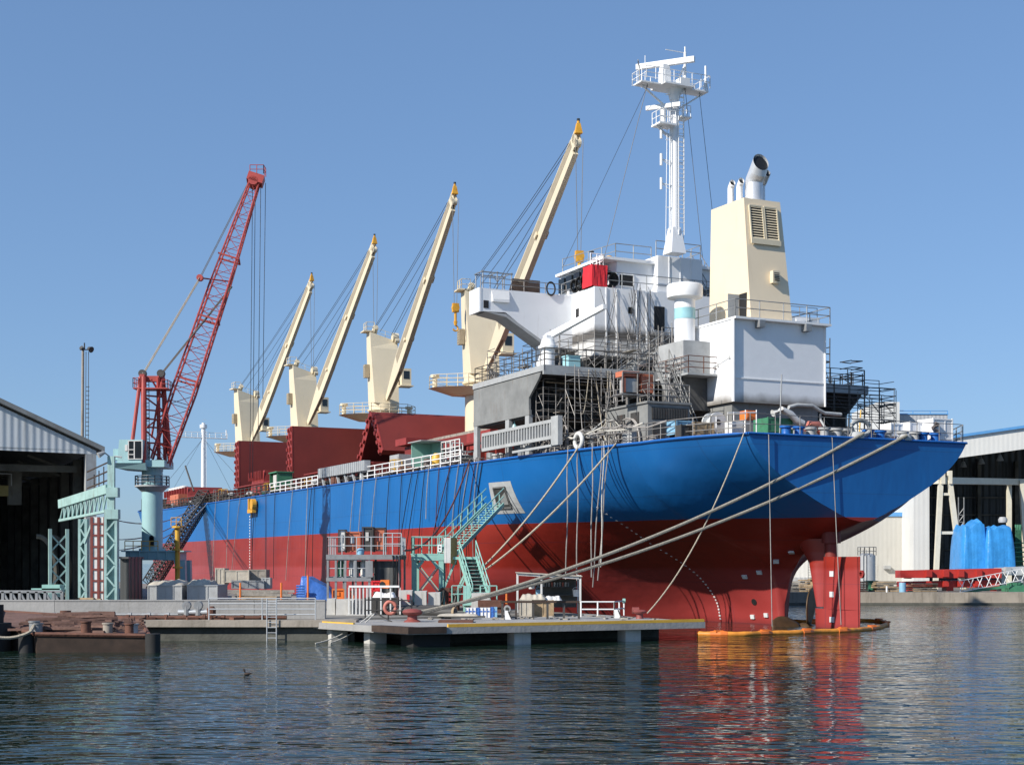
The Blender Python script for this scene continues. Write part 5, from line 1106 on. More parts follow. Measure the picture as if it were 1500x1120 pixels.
b.tube((QX(209, Y), Y-.2, zat(547, Y)), (QX(209, Y), Y+.2, zat(547, Y)), .3, n=12); b.tube((QX(236, Y), Y-.2, zat(547, Y)), (QX(236, Y), Y+.2, zat(547, Y)), .3, n=12); b.build('frame_ladder', 'dark_steel', pcn)
# lattice jib towards the right, a little away from the camera
jf = Vector((QX(235, Y), Y-.1, zat(677, Y))); jt_ = Vector((QX(373, Y+5), Y+5, zat(268, Y+5))); jd = (jt_-jf).normalized()
b = MB(); k1 = jf.lerp(jt_, .25); upv = (0, 1, .25)
b.lattice(jf, k1, (1.35, .9), (1.7, 1.2), 5, .08, .026, upv); b.lattice(k1, jf.lerp(jt_, .62), (1.7, 1.2), (1.45, 1.1), 8, .08, .025, upv); b.lattice(jf.lerp(jt_, .62), jt_, (1.45, 1.1), (.75, .7), 9, .07, .022, upv)
jx, jy = frame_of(jd, upv)
for t in (.28, .50, .72):
    c = jf.lerp(jt_, t); 
    for e in (-.55, .55): b.bar(c-jx*.85+jy*e, c+jx*.85+jy*e, .13, .13)
    b.bar(c-jx*.85+jy*-.55, c-jx*.85+jy*.55, .13, .13)
for t in (.12, .4): c = jf.lerp(jt_, t); b.bar(c-jx*.7, c-jx*.7+jd*7, .10, .1)
b.build('jib', 'crane_red', pcn)
b = MB(); b.box(jt_+jd*.3, (1.3, 1.0, .7), ax=(jx, jy, jd)); b.rail([jt_+jd*.7+Vector((-.5, -.5, 0)), jt_+jd*.7+Vector((.6, -.5, 0)), jt_+jd*.7+Vector((.6, .5, 0))], h=.7, nr=2, sp=.55, r=.03); b.tube(jt_+jy*-.5+jx*.1, jt_+jy*.5+jx*.1, .4, n=14); b.build('jib_head', 'crane_red', pcn)
b = MB(); sp = Vector((QX(293, Y+2), Y+2, zat(407, Y+2))); jm = jf.lerp(jt_, .645)-jx*.6; b.tube(sp, jm, .06, n=6); b.tube(sp+Vector((0, -.2, 0)), sp+Vector((0, .2, 0)), .26, n=10); b.build('spreader', 'crane_red', pcn)
b = MB()
for e in (-.2, 0, .2):
    b.tube(Vector((QX(210, Y), Y+e, zat(547, Y))), sp+Vector((0, e, 0)), .028, n=4)
    b.tube(Vector((QX(236, Y), Y+e, zat(548, Y))), jm+Vector((.2, e, -.4)), .028, n=4)
for e in (-.15, .15): b.tube(sp+Vector((0, e, 0)), jt_+Vector((-.4, e, .2)), .028, n=4)
for px, z in ((366, 655), (370, 655), (378, 600), (385, 540)): b.tube(Vector((QX(px+4, Y+5), Y+5, jt_.z)), Vector((QX(px, Y+5), Y+5, zat(z+45, Y+5))), .024, n=4)
b.build('hoist_wires', 'wire', pcn)
# portal under the pillar
b = MB(); z0, z1 = zat(820, Y), zat(808, Y); b.bx(QX(190, Y), QX(268, Y), Y-1.2, Y+1.2, z0, z1); b.bx(QX(184, Y), QX(275, Y), Y-1.3, Y+1.3, z1+.002, z1+.1); b.bx(QX(218, Y), QX(238, Y), Y-1.25, Y-1.2, z0+.05, z1-.05)
for pt, pb in ((193, 190), (268, 272)):
    for dy in (-.9, .9): b.loft([Vector((QX(pb, Y)+sx_*.28, Y+dy+sy_*.3, QZ)) for sx_, sy_ in ((-1, -1), (1, -1), (1, 1), (-1, 1))], [Vector((QX(pt, Y)+sx_*.42, Y+dy+sy_*.3, z0)) for sx_, sy_ in ((-1, -1), (1, -1), (1, 1), (-1, 1))])
for k in range(6): b.bx(QX(197+k*13, Y), QX(197.8+k*13, Y), Y-1.32, Y-1.2, z0, z1)
b.build('portal', 'aqua', pcn)
b = MB(); b.rail([(QX(189, Y), Y-1.2, z1+.1), (QX(237, Y), Y-1.2, z1+.1)], h=.72, nr=2, sp=.65, r=.03); b.build('portal_railing', 'yellow', pcn)
# yellow post in front of the portal, black gangway up to the bow
Y = 104; b = MB(); xx = QX(260, Y); b.tube((xx, Y, QZ), (xx, Y, zat(773, Y)), .18, n=10); b.tube((xx, Y, zat(773, Y)), (xx, Y, zat(770, Y)), .4, n=10)
for py in (806, 832): b.tube((xx, Y, zat(py, Y)), (xx, Y, zat(py-2.5, Y)), .36, n=10)
b.rail([(xx-.4, Y-.3, zat(770, Y)), (xx+.35, Y-.3, zat(770, Y))], h=.6, nr=2, sp=.35)
single(b, 'yellow_post', 'yellow', 'slim yellow steel post with collars in front of the crane portal', 'post')
b = MB(); p = Vector((QX(220, 148), 148, 1.3)); q = S(U(302, 12.6), 12.7, 11.2); b.lattice(p, q, (1.2, 1.3), (1.2, 1.3), 26, .07, .05); b.stair(p+Vector((0, 0, -.5)), q+Vector((0, 0, -.5)), 1.1, 46, (q-p).cross(Vector((0, 0, 1))), hr=0, tread=.3)
single(b, 'gangway', 'dark_steel', 'long black latticed gangway rising from the quay to the bow of the ship', 'gangway')
# ---- goods on the quay behind the parapet
def crate(px0, px1, py0, Y, dep, m, name, lab, cat, group=None, lid=None):
    b = MB(); b.bx(QX(px0, Y), QX(px1, Y), Y, Y+dep, QZ, zat(py0, Y))
    n = max(2, int((px1-px0)/12))
    for i in range(n+1): xx = QX(px0, Y)+(QX(px1, Y)-QX(px0, Y))*i/n; b.bx(xx-.03, xx+.03, Y-.035, Y, QZ, zat(py0, Y)-.002)
    b.bx(QX(px0, Y)-.03, QX(px1, Y)+.03, Y-.05, Y+dep+.03, zat(py0, Y)+.002, zat(py0, Y)+.06)
    return single(b, name, m, lab, cat, group)
crate(217, 266, 858, 82, 3, 'light_grey', 'steel_bin', 'grey steel bin with lumpy canvas on top, left of two beside the crane portal', 'bin', 'grey steel bins on the quay')
crate(275, 318, 858, 82, 3, 'light_grey', 'steel_bin', 'grey steel bin with lumpy canvas on top, right of two beside the crane portal', 'bin', 'grey steel bins on the quay')
def lumps(px0, px1, pyb, Y, m, name, lab, hpx=9, seed=1, cat='sheet', sty=1.0, ob=None):
    rnd = random.Random(seed); b = MB(); x0, x1 = QX(px0, Y), QX(px1, Y); n = 22; mm = 8; z = zat(pyb, Y); rows = []
    ph = [(rnd.uniform(1, 5), rnd.uniform(0, 6)) for _ in range(4)]
    for j in range(mm+1):
        row = []
        for i in range(n+1):
            s, t = i/n, j/mm; e = (min(1, 8*s*(1-s))*min(1, 6*t*(1-t)))**.5
            hgt = hpx*mpp(Y)*e*(.8+.07*math.sin(ph[0][0]*4*s+ph[0][1]+2*t)+.07*math.sin(ph[1][0]*6*s+3*t+ph[1][1])+.06*math.sin(31*s+7*t)+rnd.uniform(-.04, .04))
            row.append(Vector((x0+(x1-x0)*s+rnd.uniform(-.03, .03), Y+2.4*sty*t, z+max(0, hgt))))
        rows.append(row)
    b.grid(rows); return single(b, name, m, lab, cat, None, smooth=60)
lumps(216, 268, 857, 82, 'canvas', 'canvas_sheet', 'crumpled pale canvas on the left grey steel bin', seed=2)
lumps(273, 308, 857, 82, 'canvas', 'canvas_sheet', 'crumpled pale canvas on the right grey steel bin', seed=3, hpx=10)
def junkbox(px0, px1, py0, py1, Y, m, name, lab, cat, dep=1.5, group=None):
    b = MB(); x0, x1 = QX(px0, Y), QX(px1, Y); z0, z1 = zat(py1, Y), zat(py0, Y); b.bx(x0, x1, Y, Y+dep, z0, z1)
    for x in (x0, x1): b.bx(x-.04, x+.04, Y-.04, Y+.06, z0, z1+.03)
    for z in (z0+.04, z1-.02): b.bx(x0, x1, Y-.03, Y-.001, z-.035, z+.035)
    b.bx((x0+x1)/2-.03, (x0+x1)/2+.03, Y-.028, Y-.002, z0+.08, z1-.06)
    return single(b, name, m, lab, cat, group)
junkbox(316, 328, 832, 856, 90, 'canvas', 'crate', 'beige crate at the left end of the stack behind the parapet', 'crate', 1.6)
junkbox(329, 364, 835, 853, 90, 'canvas', 'crate', 'long pale tarpaulin covered crate behind the timber stack', 'crate', 1.6)
junkbox(365, 389, 834, 854, 90.5, 'wood_grey', 'crate', 'brown slatted crate with rounded objects behind the timber stack', 'crate', 1.6)
junkbox(340, 386, 850, 862, 86, 'steel_grey', 'steel_box', 'dark grey steel box standing on the timber stack', 'box', 1.4)
junkbox(384, 395, 846, 862, 86.4, 'light_grey', 'cabinet', 'small light grey cabinet right of the dark grey steel box', 'cabinet', 1.0)
def pile(px0, px1, py0, py1, Y, m, name, lab, nrow, seed, dia=.16, cat='timber', tilt=.05, group=None):
    rnd = random.Random(seed); b = MB(); x0, x1 = QX(px0, Y), QX(px1, Y); z0, z1 = zat(py1, Y), zat(py0, Y); nz_ = max(2, int((z1-z0)/dia))
    for k in range(nz_):
        for j in range(nrow):
            a, c = x0+rnd.uniform(0, .6), x1-rnd.uniform(0, .8); y = Y+j*dia*1.5+rnd.uniform(-.04, .04); z = z0+dia*(k+.5)
            b.bar((a, y, z+rnd.uniform(-tilt, tilt)), (c, y+rnd.uniform(-.1, .1), z+rnd.uniform(-tilt, tilt)), dia*.95, dia*.9)
    return single(b, name, m, lab, cat, group)
pile(338, 430, 861, 877, 80, 'wood_grey', 'timber_stack', 'long stack of weathered grey planks behind the parapet', 4, 5)
pile(345, 410, 874, 882, 78, 'wood', 'timber_stack', 'low stack of brown planks in front of the weathered grey planks', 3, 6)
for i, px in enumerate((352, 412, 451)):
    Y = 77; b = MB(); b.tube((QX(px, Y), Y, QZ), (QX(px, Y), Y, zat(853 if i < 2 else 842, Y)), .055, n=8); b.lathe((QX(px, Y), Y, QZ), [(.3, 0), (.28, .15), (.1, .25)], 12)
    single(b, 'marker_post', 'orange', ['orange marker post in front of the plank stack, leftmost of three', 'orange marker post at the right end of the plank stack', 'tall orange marker post in front of the blue tarpaulin'][i], 'post', 'orange marker posts')
for i in range(7):
    Y = 76+.3*(i % 2); px = 392+i*6.5; b = MB(); b.lathe((QX(px, Y), Y, QZ), [(.1, 0), (.2, .12), (.22, .4), (.1, .62), (.06, .66)], 8); single(b, 'cement_sack', 'white_dirty', 'small white sack standing in the row below the weathered planks', 'sack', 'white sacks below the planks', smooth=50)
# blue tarpaulin over goods
def draped(px0, px1, py0, py1, Y, dep, m, name, lab, seed, slope=None, cat='tarpaulin', nfold=9):
    rnd = random.Random(seed); b = MB(); x0, x1 = QX(px0, Y), QX(px1, Y); z0, z1 = zat(py1, Y), zat(py0, Y); rows = []; n = 34
    prof = [(0, 0), (.02, .3), (.05, .7), (.10, .95), (.3, 1.0), (.5, .97), (.7, 1.0), (.9, .93), (.96, .6), (1, 0)]
    ph = [rnd.uniform(0, 6.28) for _ in range(6)]
    for j, (t, hh) in enumerate(prof):
        row = []
        for i in range(n+1):
            s = i/n; top = 1 if slope is None else slope(s)
            f = .02*math.sin(nfold*2.3*s+ph[0]+t*7)+.008*math.sin(nfold*6*s+ph[1]-13*t)+.07*math.sin(5*s+6*t+ph[5])+rnd.uniform(-.015, .015)
            edge = min(1, s/.14, (1-s)/.14)**.35
            z = z0+(z1-z0)*hh*top*(edge if edge > .02 else .02)*(1+.035*math.sin(7*s+ph[2])+.012*math.sin(17*s+9*t+ph[3]))
            row.append(Vector((x0+(x1-x0)*s+.05*math.sin(12*t+ph[4]+8*s), Y+dep*t+f*(1-.8*hh)-.1*f, z)))
        rows.append(row)
    b.grid(rows); return single(b, name, m, lab, cat, smooth=45)
draped(433, 490, 843, 880, 79, 2.4, 'blue_dark_tarp', 'tarpaulin', 'crumpled bright blue tarpaulin heap behind the parapet', 4, lambda s: .75 if s < .1 else (1 if s < .35 else max(.15, 1.05-1.1*(s-.3))), nfold=6)
b = MB(); Y = 78.6
for k in range(9): b.tube((QX(434, Y), Y, QZ+.25+k*.14), (QX(446, Y), Y, QZ+.25+k*.14), .06, n=6)
single(b, 'hose_stack', 'blue_dark_tarp', 'ribbed blue stack at the left end of the blue tarpaulin', 'hose')
b = MB(); Y = 88; x0, x1 = QX(480, Y), QX(520, Y)
# mooring lines over the left sky gap, quay to ship's bow
for i, (pa, pb) in enumerate((((172, 762), (300, 716)), ((170, 790), (300, 728)), ((168, 806), (310, 735)))):
    Y0, Y1 = 100, 170; b = MB(); b.path(sag(at(pa[0], pa[1], Y0), S(U(pb[0], 12), 12.2, 11.0-.2*i), 1.2), .05, 5); single(b, 'mooring_rope', 'cable_grey', 'thin mooring line running from behind the gate to the bow', 'rope', 'thin bow mooring lines')
# ================================================================== JETTY
def GX(px, Y): return QX(px, Y)
JZ_ = JZ+.002
# two storey steel frame workshop with gear on its roof
Y = 77.0; wk = thing('steel_workshop', 'two storey grey steel frame workshop with railed roof on the jetty', 'workshop', (GX(535, Y), Y, JZ))
x0, x1 = GX(478, Y), GX(588, Y); xm = GX(541, Y); z2, z1 = zat(813, Y), zat(845, Y); dp = 3.6
b = MB()
for x in (x0+.08, GX(492, Y), GX(506, Y), GX(521, Y), xm, x1-.1):
    for y in (Y, Y+dp): b.bx(x-.055, x+.055, y-.055, y+.055, QZ-.2, z2-.14)
for z in (z1, z2):
    for y in (Y-.02, Y+dp+.02): b.bx(x0, x1 if z == z2 else xm+.1, y-.08, y+.08, z-.22, z-.02)
b.bx(xm-.2, xm+.2, Y-.14, Y-.09, z1, z2-.3); b.build('frame', 'steel_grey', wk)
b = MB(); b.bx(x0, x1, Y-.1, Y+dp+.1, z2-.018, z2+.04); b.build('roof', 'steel_grey', wk)
b = MB(); b.bx(x0+.1, xm, Y+.12, Y+dp-.1, z1-.018, z1+.03); b.build('floor', 'steel_grey', wk)
b = MB(); b.bx(xm+.2, x1-.2, Y+.3, Y+.36, QZ, z2-.3); b.build('infill_wall', 'corr_dark', wk); b = MB(); b.bx(GX(506, Y)+.1, xm-.1, Y+dp-.3, Y+dp-.25, z1+.2, z2-.3); b.build('infill_wall', 'corr_dark', wk)
b = MB(); b.rail([(x0+.06, Y+dp, z2+.04), (x0+.06, Y, z2+.04), (x1-.06, Y, z2+.04), (x1-.06, Y+dp, z2+.04)], h=.95, nr=2, sp=.75, r=.025); b.rail([(x0+.06, Y, z1+.03), (xm-.1, Y, z1+.03)], h=.9, nr=2, sp=.7, r=.025); b.build('railing', 'galv', wk)
b = MB(); b.rail([(GX(562, Y), Y-.02, z2+.04), (x1, Y-.02, z2+.04)], h=1.15, nr=2, sp=.5, r=.03); b.build('gate', 'galv', wk)
b = MB()
for px in (576, 581, 586): b.path([Vector((GX(px, Y), Y-.15, z2)), Vector((GX(px+1, Y), Y-.2, z1)), Vector((GX(px-1, Y), Y-.18, QZ+.3))], .05, 5)
b.build('hanging_hose', 'rubber', wk)
def kit(px0, px1, py0, py1, Yk, m, name, lab, cat, dep=.9, extra=None, group=None, frame_m='dark_steel'):
    k = thing(name, lab, cat, (GX((px0+px1)/2, Yk), Yk, zat(py1, Yk)), None, group); x0, x1 = GX(px0, Yk), GX(px1, Yk); z0, z1 = zat(py1, Yk), zat(py0, Yk)
    b = MB(); b.bx(x0+.05, x1-.05, Yk+.05, Yk+dep-.05, z0+.12, z1-.05); b.build('body', m, k)
    b = MB()
    for x in (x0, x1):
        for y in (Yk, Yk+dep): b.bx(x-.03, x+.03, y-.03, y+.03, z0, z1)
    for z in (z0+.08, z1):
        b.bar((x0, Yk, z), (x1, Yk, z), .06, .06); b.bar((x0, Yk+dep, z), (x1, Yk+dep, z), .06, .06); b.bar((x0, Yk, z), (x0, Yk+dep, z), .06, .06); b.bar((x1, Yk, z), (x1, Yk+dep, z), .06, .06)
    b.build('frame', frame_m, k)
    b = MB(); b.bx(x0+(x1-x0)*.3, x0+(x1-x0)*.6, Yk+.0, Yk+.049, z0+(z1-z0)*.45, z0+(z1-z0)*.8); b.build('panel', extra or 'light_grey', k)
    return k
Yr = Y+.9; zr_ = 812.5
kit(496, 506, 776, 809, Yr, 'white_dirty', 'cable_cabinet', 'tall dirty white cabinet on the workshop roof', 'cabinet', .6)
kit(507, 527, 779, 809, Yr+.3, 'orange_box', 'welding_set', 'open orange framed welding set in the middle of the workshop roof', 'machine', 1.0, 'white_dirty', frame_m='orange_box')
kit(531, 546, 772, 808, Yr, 'dark_steel', 'switch_box', 'black framed switch box with pale panel on the workshop roof', 'cabinet', .8, 'concrete_white')
kit(547, 564, 773, 808, Yr+.2, 'orange_box', 'switch_box', 'dark red switch box with black frame on the workshop roof', 'cabinet', .8, 'salmon')
b = MB(); b.lathe((GX(527, Y), Y+.4, z2+.04), [(.18, 0), (.2, .1), (.2, .3), (.1, .36)], 12); single(b, 'blue_drum', 'light_blue', 'small blue drum on the workshop roof by the railing', 'drum', smooth=40)
for i, (px, m, lab) in enumerate(((497, 'green_paint', 'green gas bottle behind the railing of the workshop upper floor'), (514, 'white_dirty', 'white gas bottle behind the railing of the workshop, left of two'), (531, 'white_dirty', 'white gas bottle behind the railing of the workshop, right of two'))):
    b = MB(); b.lathe((GX(px, Y), Y+.5, z1+.03), [(.17, 0), (.17, .75), (.1, .92), (.05, .95), (.05, 1.05)], 12); single(b, 'gas_bottle', m, lab, 'gas bottle', 'gas bottles in the workshop', smooth=40)
junkbox(514, 524, 830, 844, Y+1.4, 'white_dirty', 'locker', 'white locker at the back of the workshop upper floor', 'locker', .6)
# concrete blocks
for i, (px0, px1, py0, py1, Yc) in enumerate(((478, 491, 876, 902, 72.5), (491.5, 519, 877, 902, 72.2), (583, 604, 864, 895, 74.6), (606.5, 625, 865, 893, 75), (626.5, 645, 867, 891, 75.3), (690, 718, 868, 890, 76.4))):
    b = MB(); x0, x1 = GX(px0, Yc), GX(px1, Yc); zt = zat(py0, Yc); pr_ = [(x0, Yc), (x1, Yc), (x1, Yc+1), (x0, Yc+1)]
    b.loft([Vector((*p, JZ-.2)) for p in pr_], [Vector((p[0]+(.03 if k in (0, 3) else -.03), p[1]+(.03 if k < 2 else -.03), zt-.05*(k % 2))) for k, p in enumerate(pr_)])
    single(b, 'concrete_block', 'concrete_white', ['narrow pale concrete block left of the white barred fence', 'wide pale concrete block touching the white barred fence', 'pale concrete block with a red marker, left foot of the green stair tower', 'pale concrete block with chipped top between the legs of the green stair tower', 'pale concrete block at the right leg of the green stair tower', 'pale concrete block below the green lower stair'][i], 'concrete block', 'concrete blocks on the jetty')
b = MB(); Yc = 74.5; b.bx(GX(596, Yc), GX(600, Yc), Yc-.06, Yc+.1, zat(880, Yc), zat(870, Yc)); single(b, 'fire_bucket', 'red_bright', 'bright red box hung on the concrete block by the stair tower', 'box')
b = MB(); Yc = 73.5; b.box((GX(597, Yc), Yc, zat(892, Yc)), (.22, .3, .3)); b.bar((GX(594, Yc), Yc, zat(889, Yc)), (GX(601, Yc), Yc, zat(895, Yc)), .08, .08); single(b, 'red_chock', 'red_bright', 'small bright red chock on the jetty behind the red capstan', 'chock')
# white barred fence
Y = 72.0; fc = thing('barred_fence', 'white fence of tall vertical bars round a pale slab on the jetty', 'fence', (GX(545, Y), Y, JZ))
zt = zat(860, Y); x0, x1 = GX(511, Y), GX(585, Y)
for i in range(10):
    t = i/9; px = 511+(i*5.3 if i < 7 else 33+(i-6)*14); b = MB(); b.bx(GX(px, Y)-.035, GX(px, Y)+.035, Y-.035, Y+.035, JZ+.15, zt); b.build('bar', 'white_dirty', fc)
b = MB(); b.bx(x0, x1, Y-.07, Y+.07, zt+.002, zt+.10); b.build('top_rail', 'white_plain', fc)
b = MB(); b.bx(x0-.1, GX(548, Y), Y-.35, Y+1.8, JZ_, JZ+.15); b.build('base_slab', 'concrete_white', fc)
b = MB(); 
for i in range(6): b.bx(GX(513+i*5.3, Y), GX(516.4+i*5.3, Y), Y+.10, Y+.13, JZ+.16, zat(879, Y))
b.build('mesh_panel', 'steel_grey', fc)
# orange stand, orange and red machine, white sheet heap, dark bin
kit(487, 504, 863, 880, 78.5, 'orange', 'orange_cradle', 'bright orange steel cradle beside the white barred fence', 'cradle', .8, 'orange', frame_m='orange')
kit(512, 518, 866, 880, 78.8, 'orange', 'orange_cradle', 'narrow orange cradle seen between the bars of the white fence', 'cradle', .8, 'orange', frame_m='orange')
kit(545, 557, 851, 867, 75.0, 'red_bright', 'red_cabinet', 'bright red cabinet on the dark bin beside the orange machine', 'cabinet', .5, 'red_bright', frame_m='red_bright')
Yk = 74.4; km = thing('orange_blower', 'orange blower with round black inlet beside the red cabinet', 'machine', (GX(563, Yk), Yk, zat(862, Yk)))
b = MB(); b.bx(GX(557, Yk), GX(570, Yk), Yk, Yk+.7, zat(861, Yk), zat(849, Yk)); b.build('casing', 'orange', km)
b = MB(); b.tube((GX(560, Yk), Yk-.03, zat(855.5, Yk)), (GX(560, Yk), Yk-.001, zat(855.5, Yk)), .15, n=16); b.build('inlet', 'black', km)
b = MB()
for px in (558, 569): b.bx(GX(px, Yk)-.04, GX(px, Yk)+.04, Yk+.1, Yk+.5, zat(863.5, Yk), zat(861, Yk)-.002)
b.build('foot', 'dark_steel', km)
lumps(545, 578, 876, 73.4, 'white_plain', 'plastic_sheet', 'crumpled white plastic sheet heaped on the dark bin', hpx=10, seed=8, sty=.5)
crate(535, 582, 876.5, 73.3, 1.6, 'dark_steel', 'dark_bin', 'low dark steel bin under the white plastic sheet', 'bin')
# lifebuoy on black handrail at the jetty corner
Y = 68.0; hr_ = thing('black_handrail', 'thin black handrail along the left corner of the jetty', 'railing', (GX(570, Y), Y, JZ))
b = MB(); b.rail([(GX(535, Y), Y, JZ), (GX(603, Y-1), Y-1, JZ)], h=zat(878, Y)-JZ, nr=2, sp=1.1, r=.03); b.build('handrail', 'black', hr_)
b = MB(); b.bar((GX(548, Y), Y-.1, JZ+.4), (GX(575, Y-1), Y-1.5, JZ), .05, .05); b.build('prop', 'dark_steel', hr_)
Yb = 67.6; b = MB(); cx_, cz_ = GX(572, Yb), zat(889.5, Yb); rr = .26
ring = [Vector((cx_+rr*math.cos(a*6.28318/24), Yb-.1, cz_+rr*1.1*math.sin(a*6.28318/24))) for a in range(25)]; b.path(ring, .09, 8, False); lb = single(b, 'lifebuoy', 'salmon', 'salmon orange lifebuoy ring hung on the black handrail', 'lifebuoy', smooth=60)
# red capstan and red bollards
Y = 66.3; b = MB(); b.lathe((GX(604, Y), Y, JZ), [(.42, 0), (.36, .06), (.24, .12), (.22, .3), (.42, .36), (.48, .46), (.4, .56), (.15, .62)], 24); single(b, 'capstan', 'capstan_red', 'red mushroom shaped mooring bollard carrying the thick ropes', 'bollard', smooth=50)
for i, (px, py, Yb) in enumerate(((937, 905, 70.2), (930, 905, 71.0))):
    b = MB(); b.lathe((GX(px, Yb), Yb, JZ), [(.2, 0), (.17, .06), (.16, .24), (.3, .28), (.34, .36), (.24, .44)], 16) if i == 0 else b.tube((GX(px-4, Yb), Yb, JZ+.38), (GX(px+6, Yb), Yb, JZ+.38), .16, n=12)
    single(b, 'bollard', 'capstan_red', ['small red bollard at the right end of the jetty', 'red horizontal roller behind the small red bollard'][i], 'bollard', smooth=40)
b = MB(); Yb = 66; b.box((GX(668, Yb), Yb, JZ+.05), (1.6, 1.2, .1)); single(b, 'steel_plate', 'rust', 'rusty steel plate lying flat beside the pipe ends', 'plate')
# pipes on the jetty
for i, (px, py, r, Yp, lab) in enumerate(((652, 882, .30, 73.5, 'big dark pipe with open end on the jetty, left of two'), (668, 884, .26, 72.5, 'dark pipe with pale open end on the jetty, right of two'), (622, 873, .34, 77, 'fat black hose lying on the jetty behind the capstan'))):
    z = JZ+r; p = thing('pipe', lab, 'pipe', (GX(px, Yp), Yp, JZ), None, 'pipes on the jetty')
    b = MB(); e = Vector((GX(px, Yp), Yp-1.2, z)); d = Vector((-.92, .35, 0)) ; b.tube(e+d*(3.4 if i < 2 else 2.2), e, r, n=20, cap=False); b.tube(e+d*.02, e+d*3.2, r*.86, n=20, cap=False); b.build('barrel', 'dark_steel', p, smooth=40)
    b = MB(); b.tube(e-d*.02, e+d*.1, r*1.06, n=20); b.build('rim', 'wood' if i < 2 else 'rubber', p)
    b = MB(); b.tube(e-d*.03, e-d*.021, r*.84, n=20); b.build('bore', 'black', p)
# blue-white boxes
for i in range(9):
    Yp = 71.5; px = 682+i*5.2; b = MB(); x0, x1 = GX(px, Yp), GX(px+4.6, Yp); m = [0, 0, 0, 1, 0, 0, 0, 1, 2][i]
    b.mi = m; b.bx(x0, x1, Yp, Yp+.8, JZ, zat(890 if i < 7 else 889, Yp)); b.mi = 3; b.bx(x0+.03, x1-.03, Yp-.012, Yp-.002, zat(896, Yp), zat(894, Yp)); b.bx(x0-.002, x0+.02, Yp-.02, Yp+.3, JZ+.02, zat(890, Yp)-.01)
    single(b, 'plastic_crate', ['white_plain', 'blue_dark_tarp', 'light_blue', 'blue_dark_tarp'], 'blue and white plastic crate in the row in front of the lower green stair', 'crate', 'row of blue and white crates')
# ---------- green stair tower to the ship's side door
sd0 = S((ud0+ud1)/2, 13.0, (zd0*.75+zd1*.25))                 # foot of the side door
YT = 80.5; tw_ = thing('stair_tower', 'pale green steel stair tower leading up to the side door of the ship', 'stair', (GX(625, YT), YT, JZ))
za = zat(812, YT); x0, x1 = GX(603, YT), GX(650, YT); ydp = 2.2
b = MB()
for x in (x0+.14, x1-.14):
    for y in (YT, YT+ydp):
        b.bx(x-.14, x+.14, y-.12, y+.12, JZ+1.0, za-.3); b.bx(x-.11, x+.11, y-.1, y+.1, JZ, JZ+1.0); b.bx(x-.18, x+.18, y-.15, y+.15, JZ+.97, JZ+1.05)
    b.bx(x-.16, x+.16, YT-.15, YT+ydp+.15, za-.32, za-.003)
for y in (YT, YT+ydp): b.bx(x0, x1, y-.13, y+.13, za-.34, za-.004)
for sx_ in ((x0+.3, 1), (x1-.3, -1)): b.bar((sx_[0], YT, za-.75), (sx_[0]+.35*sx_[1], YT, za-.33), .16, .18)
b.build('tower_frame', 'aqua_green', tw_)
b = MB(); b.bx(x0-.05, x1+.05, YT-.14, YT+ydp+.14, za, za+.06); b.build('landing', 'aqua_green', tw_)
b = MB()
for y in (YT, YT+ydp): b.bar((x0+.2, y, za-.5), (x1-.2, y, JZ+.9), .06, .06); b.bar((x1-.2, y+.03, za-.5), (x0+.2, y+.03, JZ+.9), .06, .06)
b.build('cross_brace', 'aqua_green', tw_)
b = MB(); b.rail([(x0, YT+ydp, za+.06), (x0, YT, za+.06), (x1-.1, YT, za+.06)], h=.95, nr=2, sp=.55, r=.028); b.rail([(x0, YT+ydp, za+.06), (x1-.1, YT+ydp, za+.06)], h=.95, nr=2, sp=.8, r=.028); b.build('tower_railing', 'aqua_green', tw_)
b = MB(); p = Vector((GX(655, YT+.9), YT+.9, za+.06)); b.stair(p, sd0+Vector((.2, -.2, .05)), 1.15, 20, (sd0-p).cross(Vector((0, 0, 1))), hr=1.0, r=.035, tread=.3)
b.rail([p+Vector((-.4, -.9, 0)), p+Vector((.25, -.9, 0))], h=1.0, nr=2, sp=.5); b.build('upper_flight', 'aqua_green', tw_)
b = MB(); q0 = Vector((GX(685, YT), YT-.1, za-.15)); q1 = Vector((GX(705, 78), 78, JZ+.62)); b.stair(q0, q1, .95, 12, (1, .15, 0), hr=.95, r=.03, tread=.26); b.build('lower_flight', 'aqua_green', tw_)
b = MB()
for i in range(12): c = q0.lerp(q1, (i+.5)/12); b.box(c+Vector((0, .12, -.09)), (.9, .02, .16))
b.build('lower_riser', 'primer_dark', tw_)
b = MB(); b.bx(GX(652, YT), GX(700, YT), YT-.2, YT+.9, za-.28, za-.12); b.bar((GX(668, YT), YT, za-.3), (GX(648, YT), YT, JZ+1.1), .1, .12); b.bar((GX(695, YT), YT, za-.3), (GX(665, YT), YT, JZ+.6), .09, .1); b.bar((GX(690, YT), YT, za-.3), (GX(659, YT), YT+.2, JZ+.3), .09, .1); b.build('stair_landing', 'aqua_green', tw_)
yb = 77.6
b = MB(); b.bx(GX(678, yb), GX(725, yb), yb-.6, yb+1.0, JZ+.45, JZ+.6)
for px in (681, 686, 700, 703): b.bx(GX(px, yb)-.09, GX(px, yb)+.09, yb-.1, yb+.1, JZ, JZ+(1.5 if px < 690 else .9))
b.rail([(GX(704, yb), yb-.5, JZ+.6), (GX(728, yb), yb-.5, JZ+.6)], h=.9, nr=2, sp=.45, r=.035); b.rail([(GX(662, yb), yb, JZ+.6), (GX(680, yb), yb, JZ+.6)], h=.9, nr=2, sp=.4, r=.03); b.build('lower_platform', 'aqua_green', tw_)
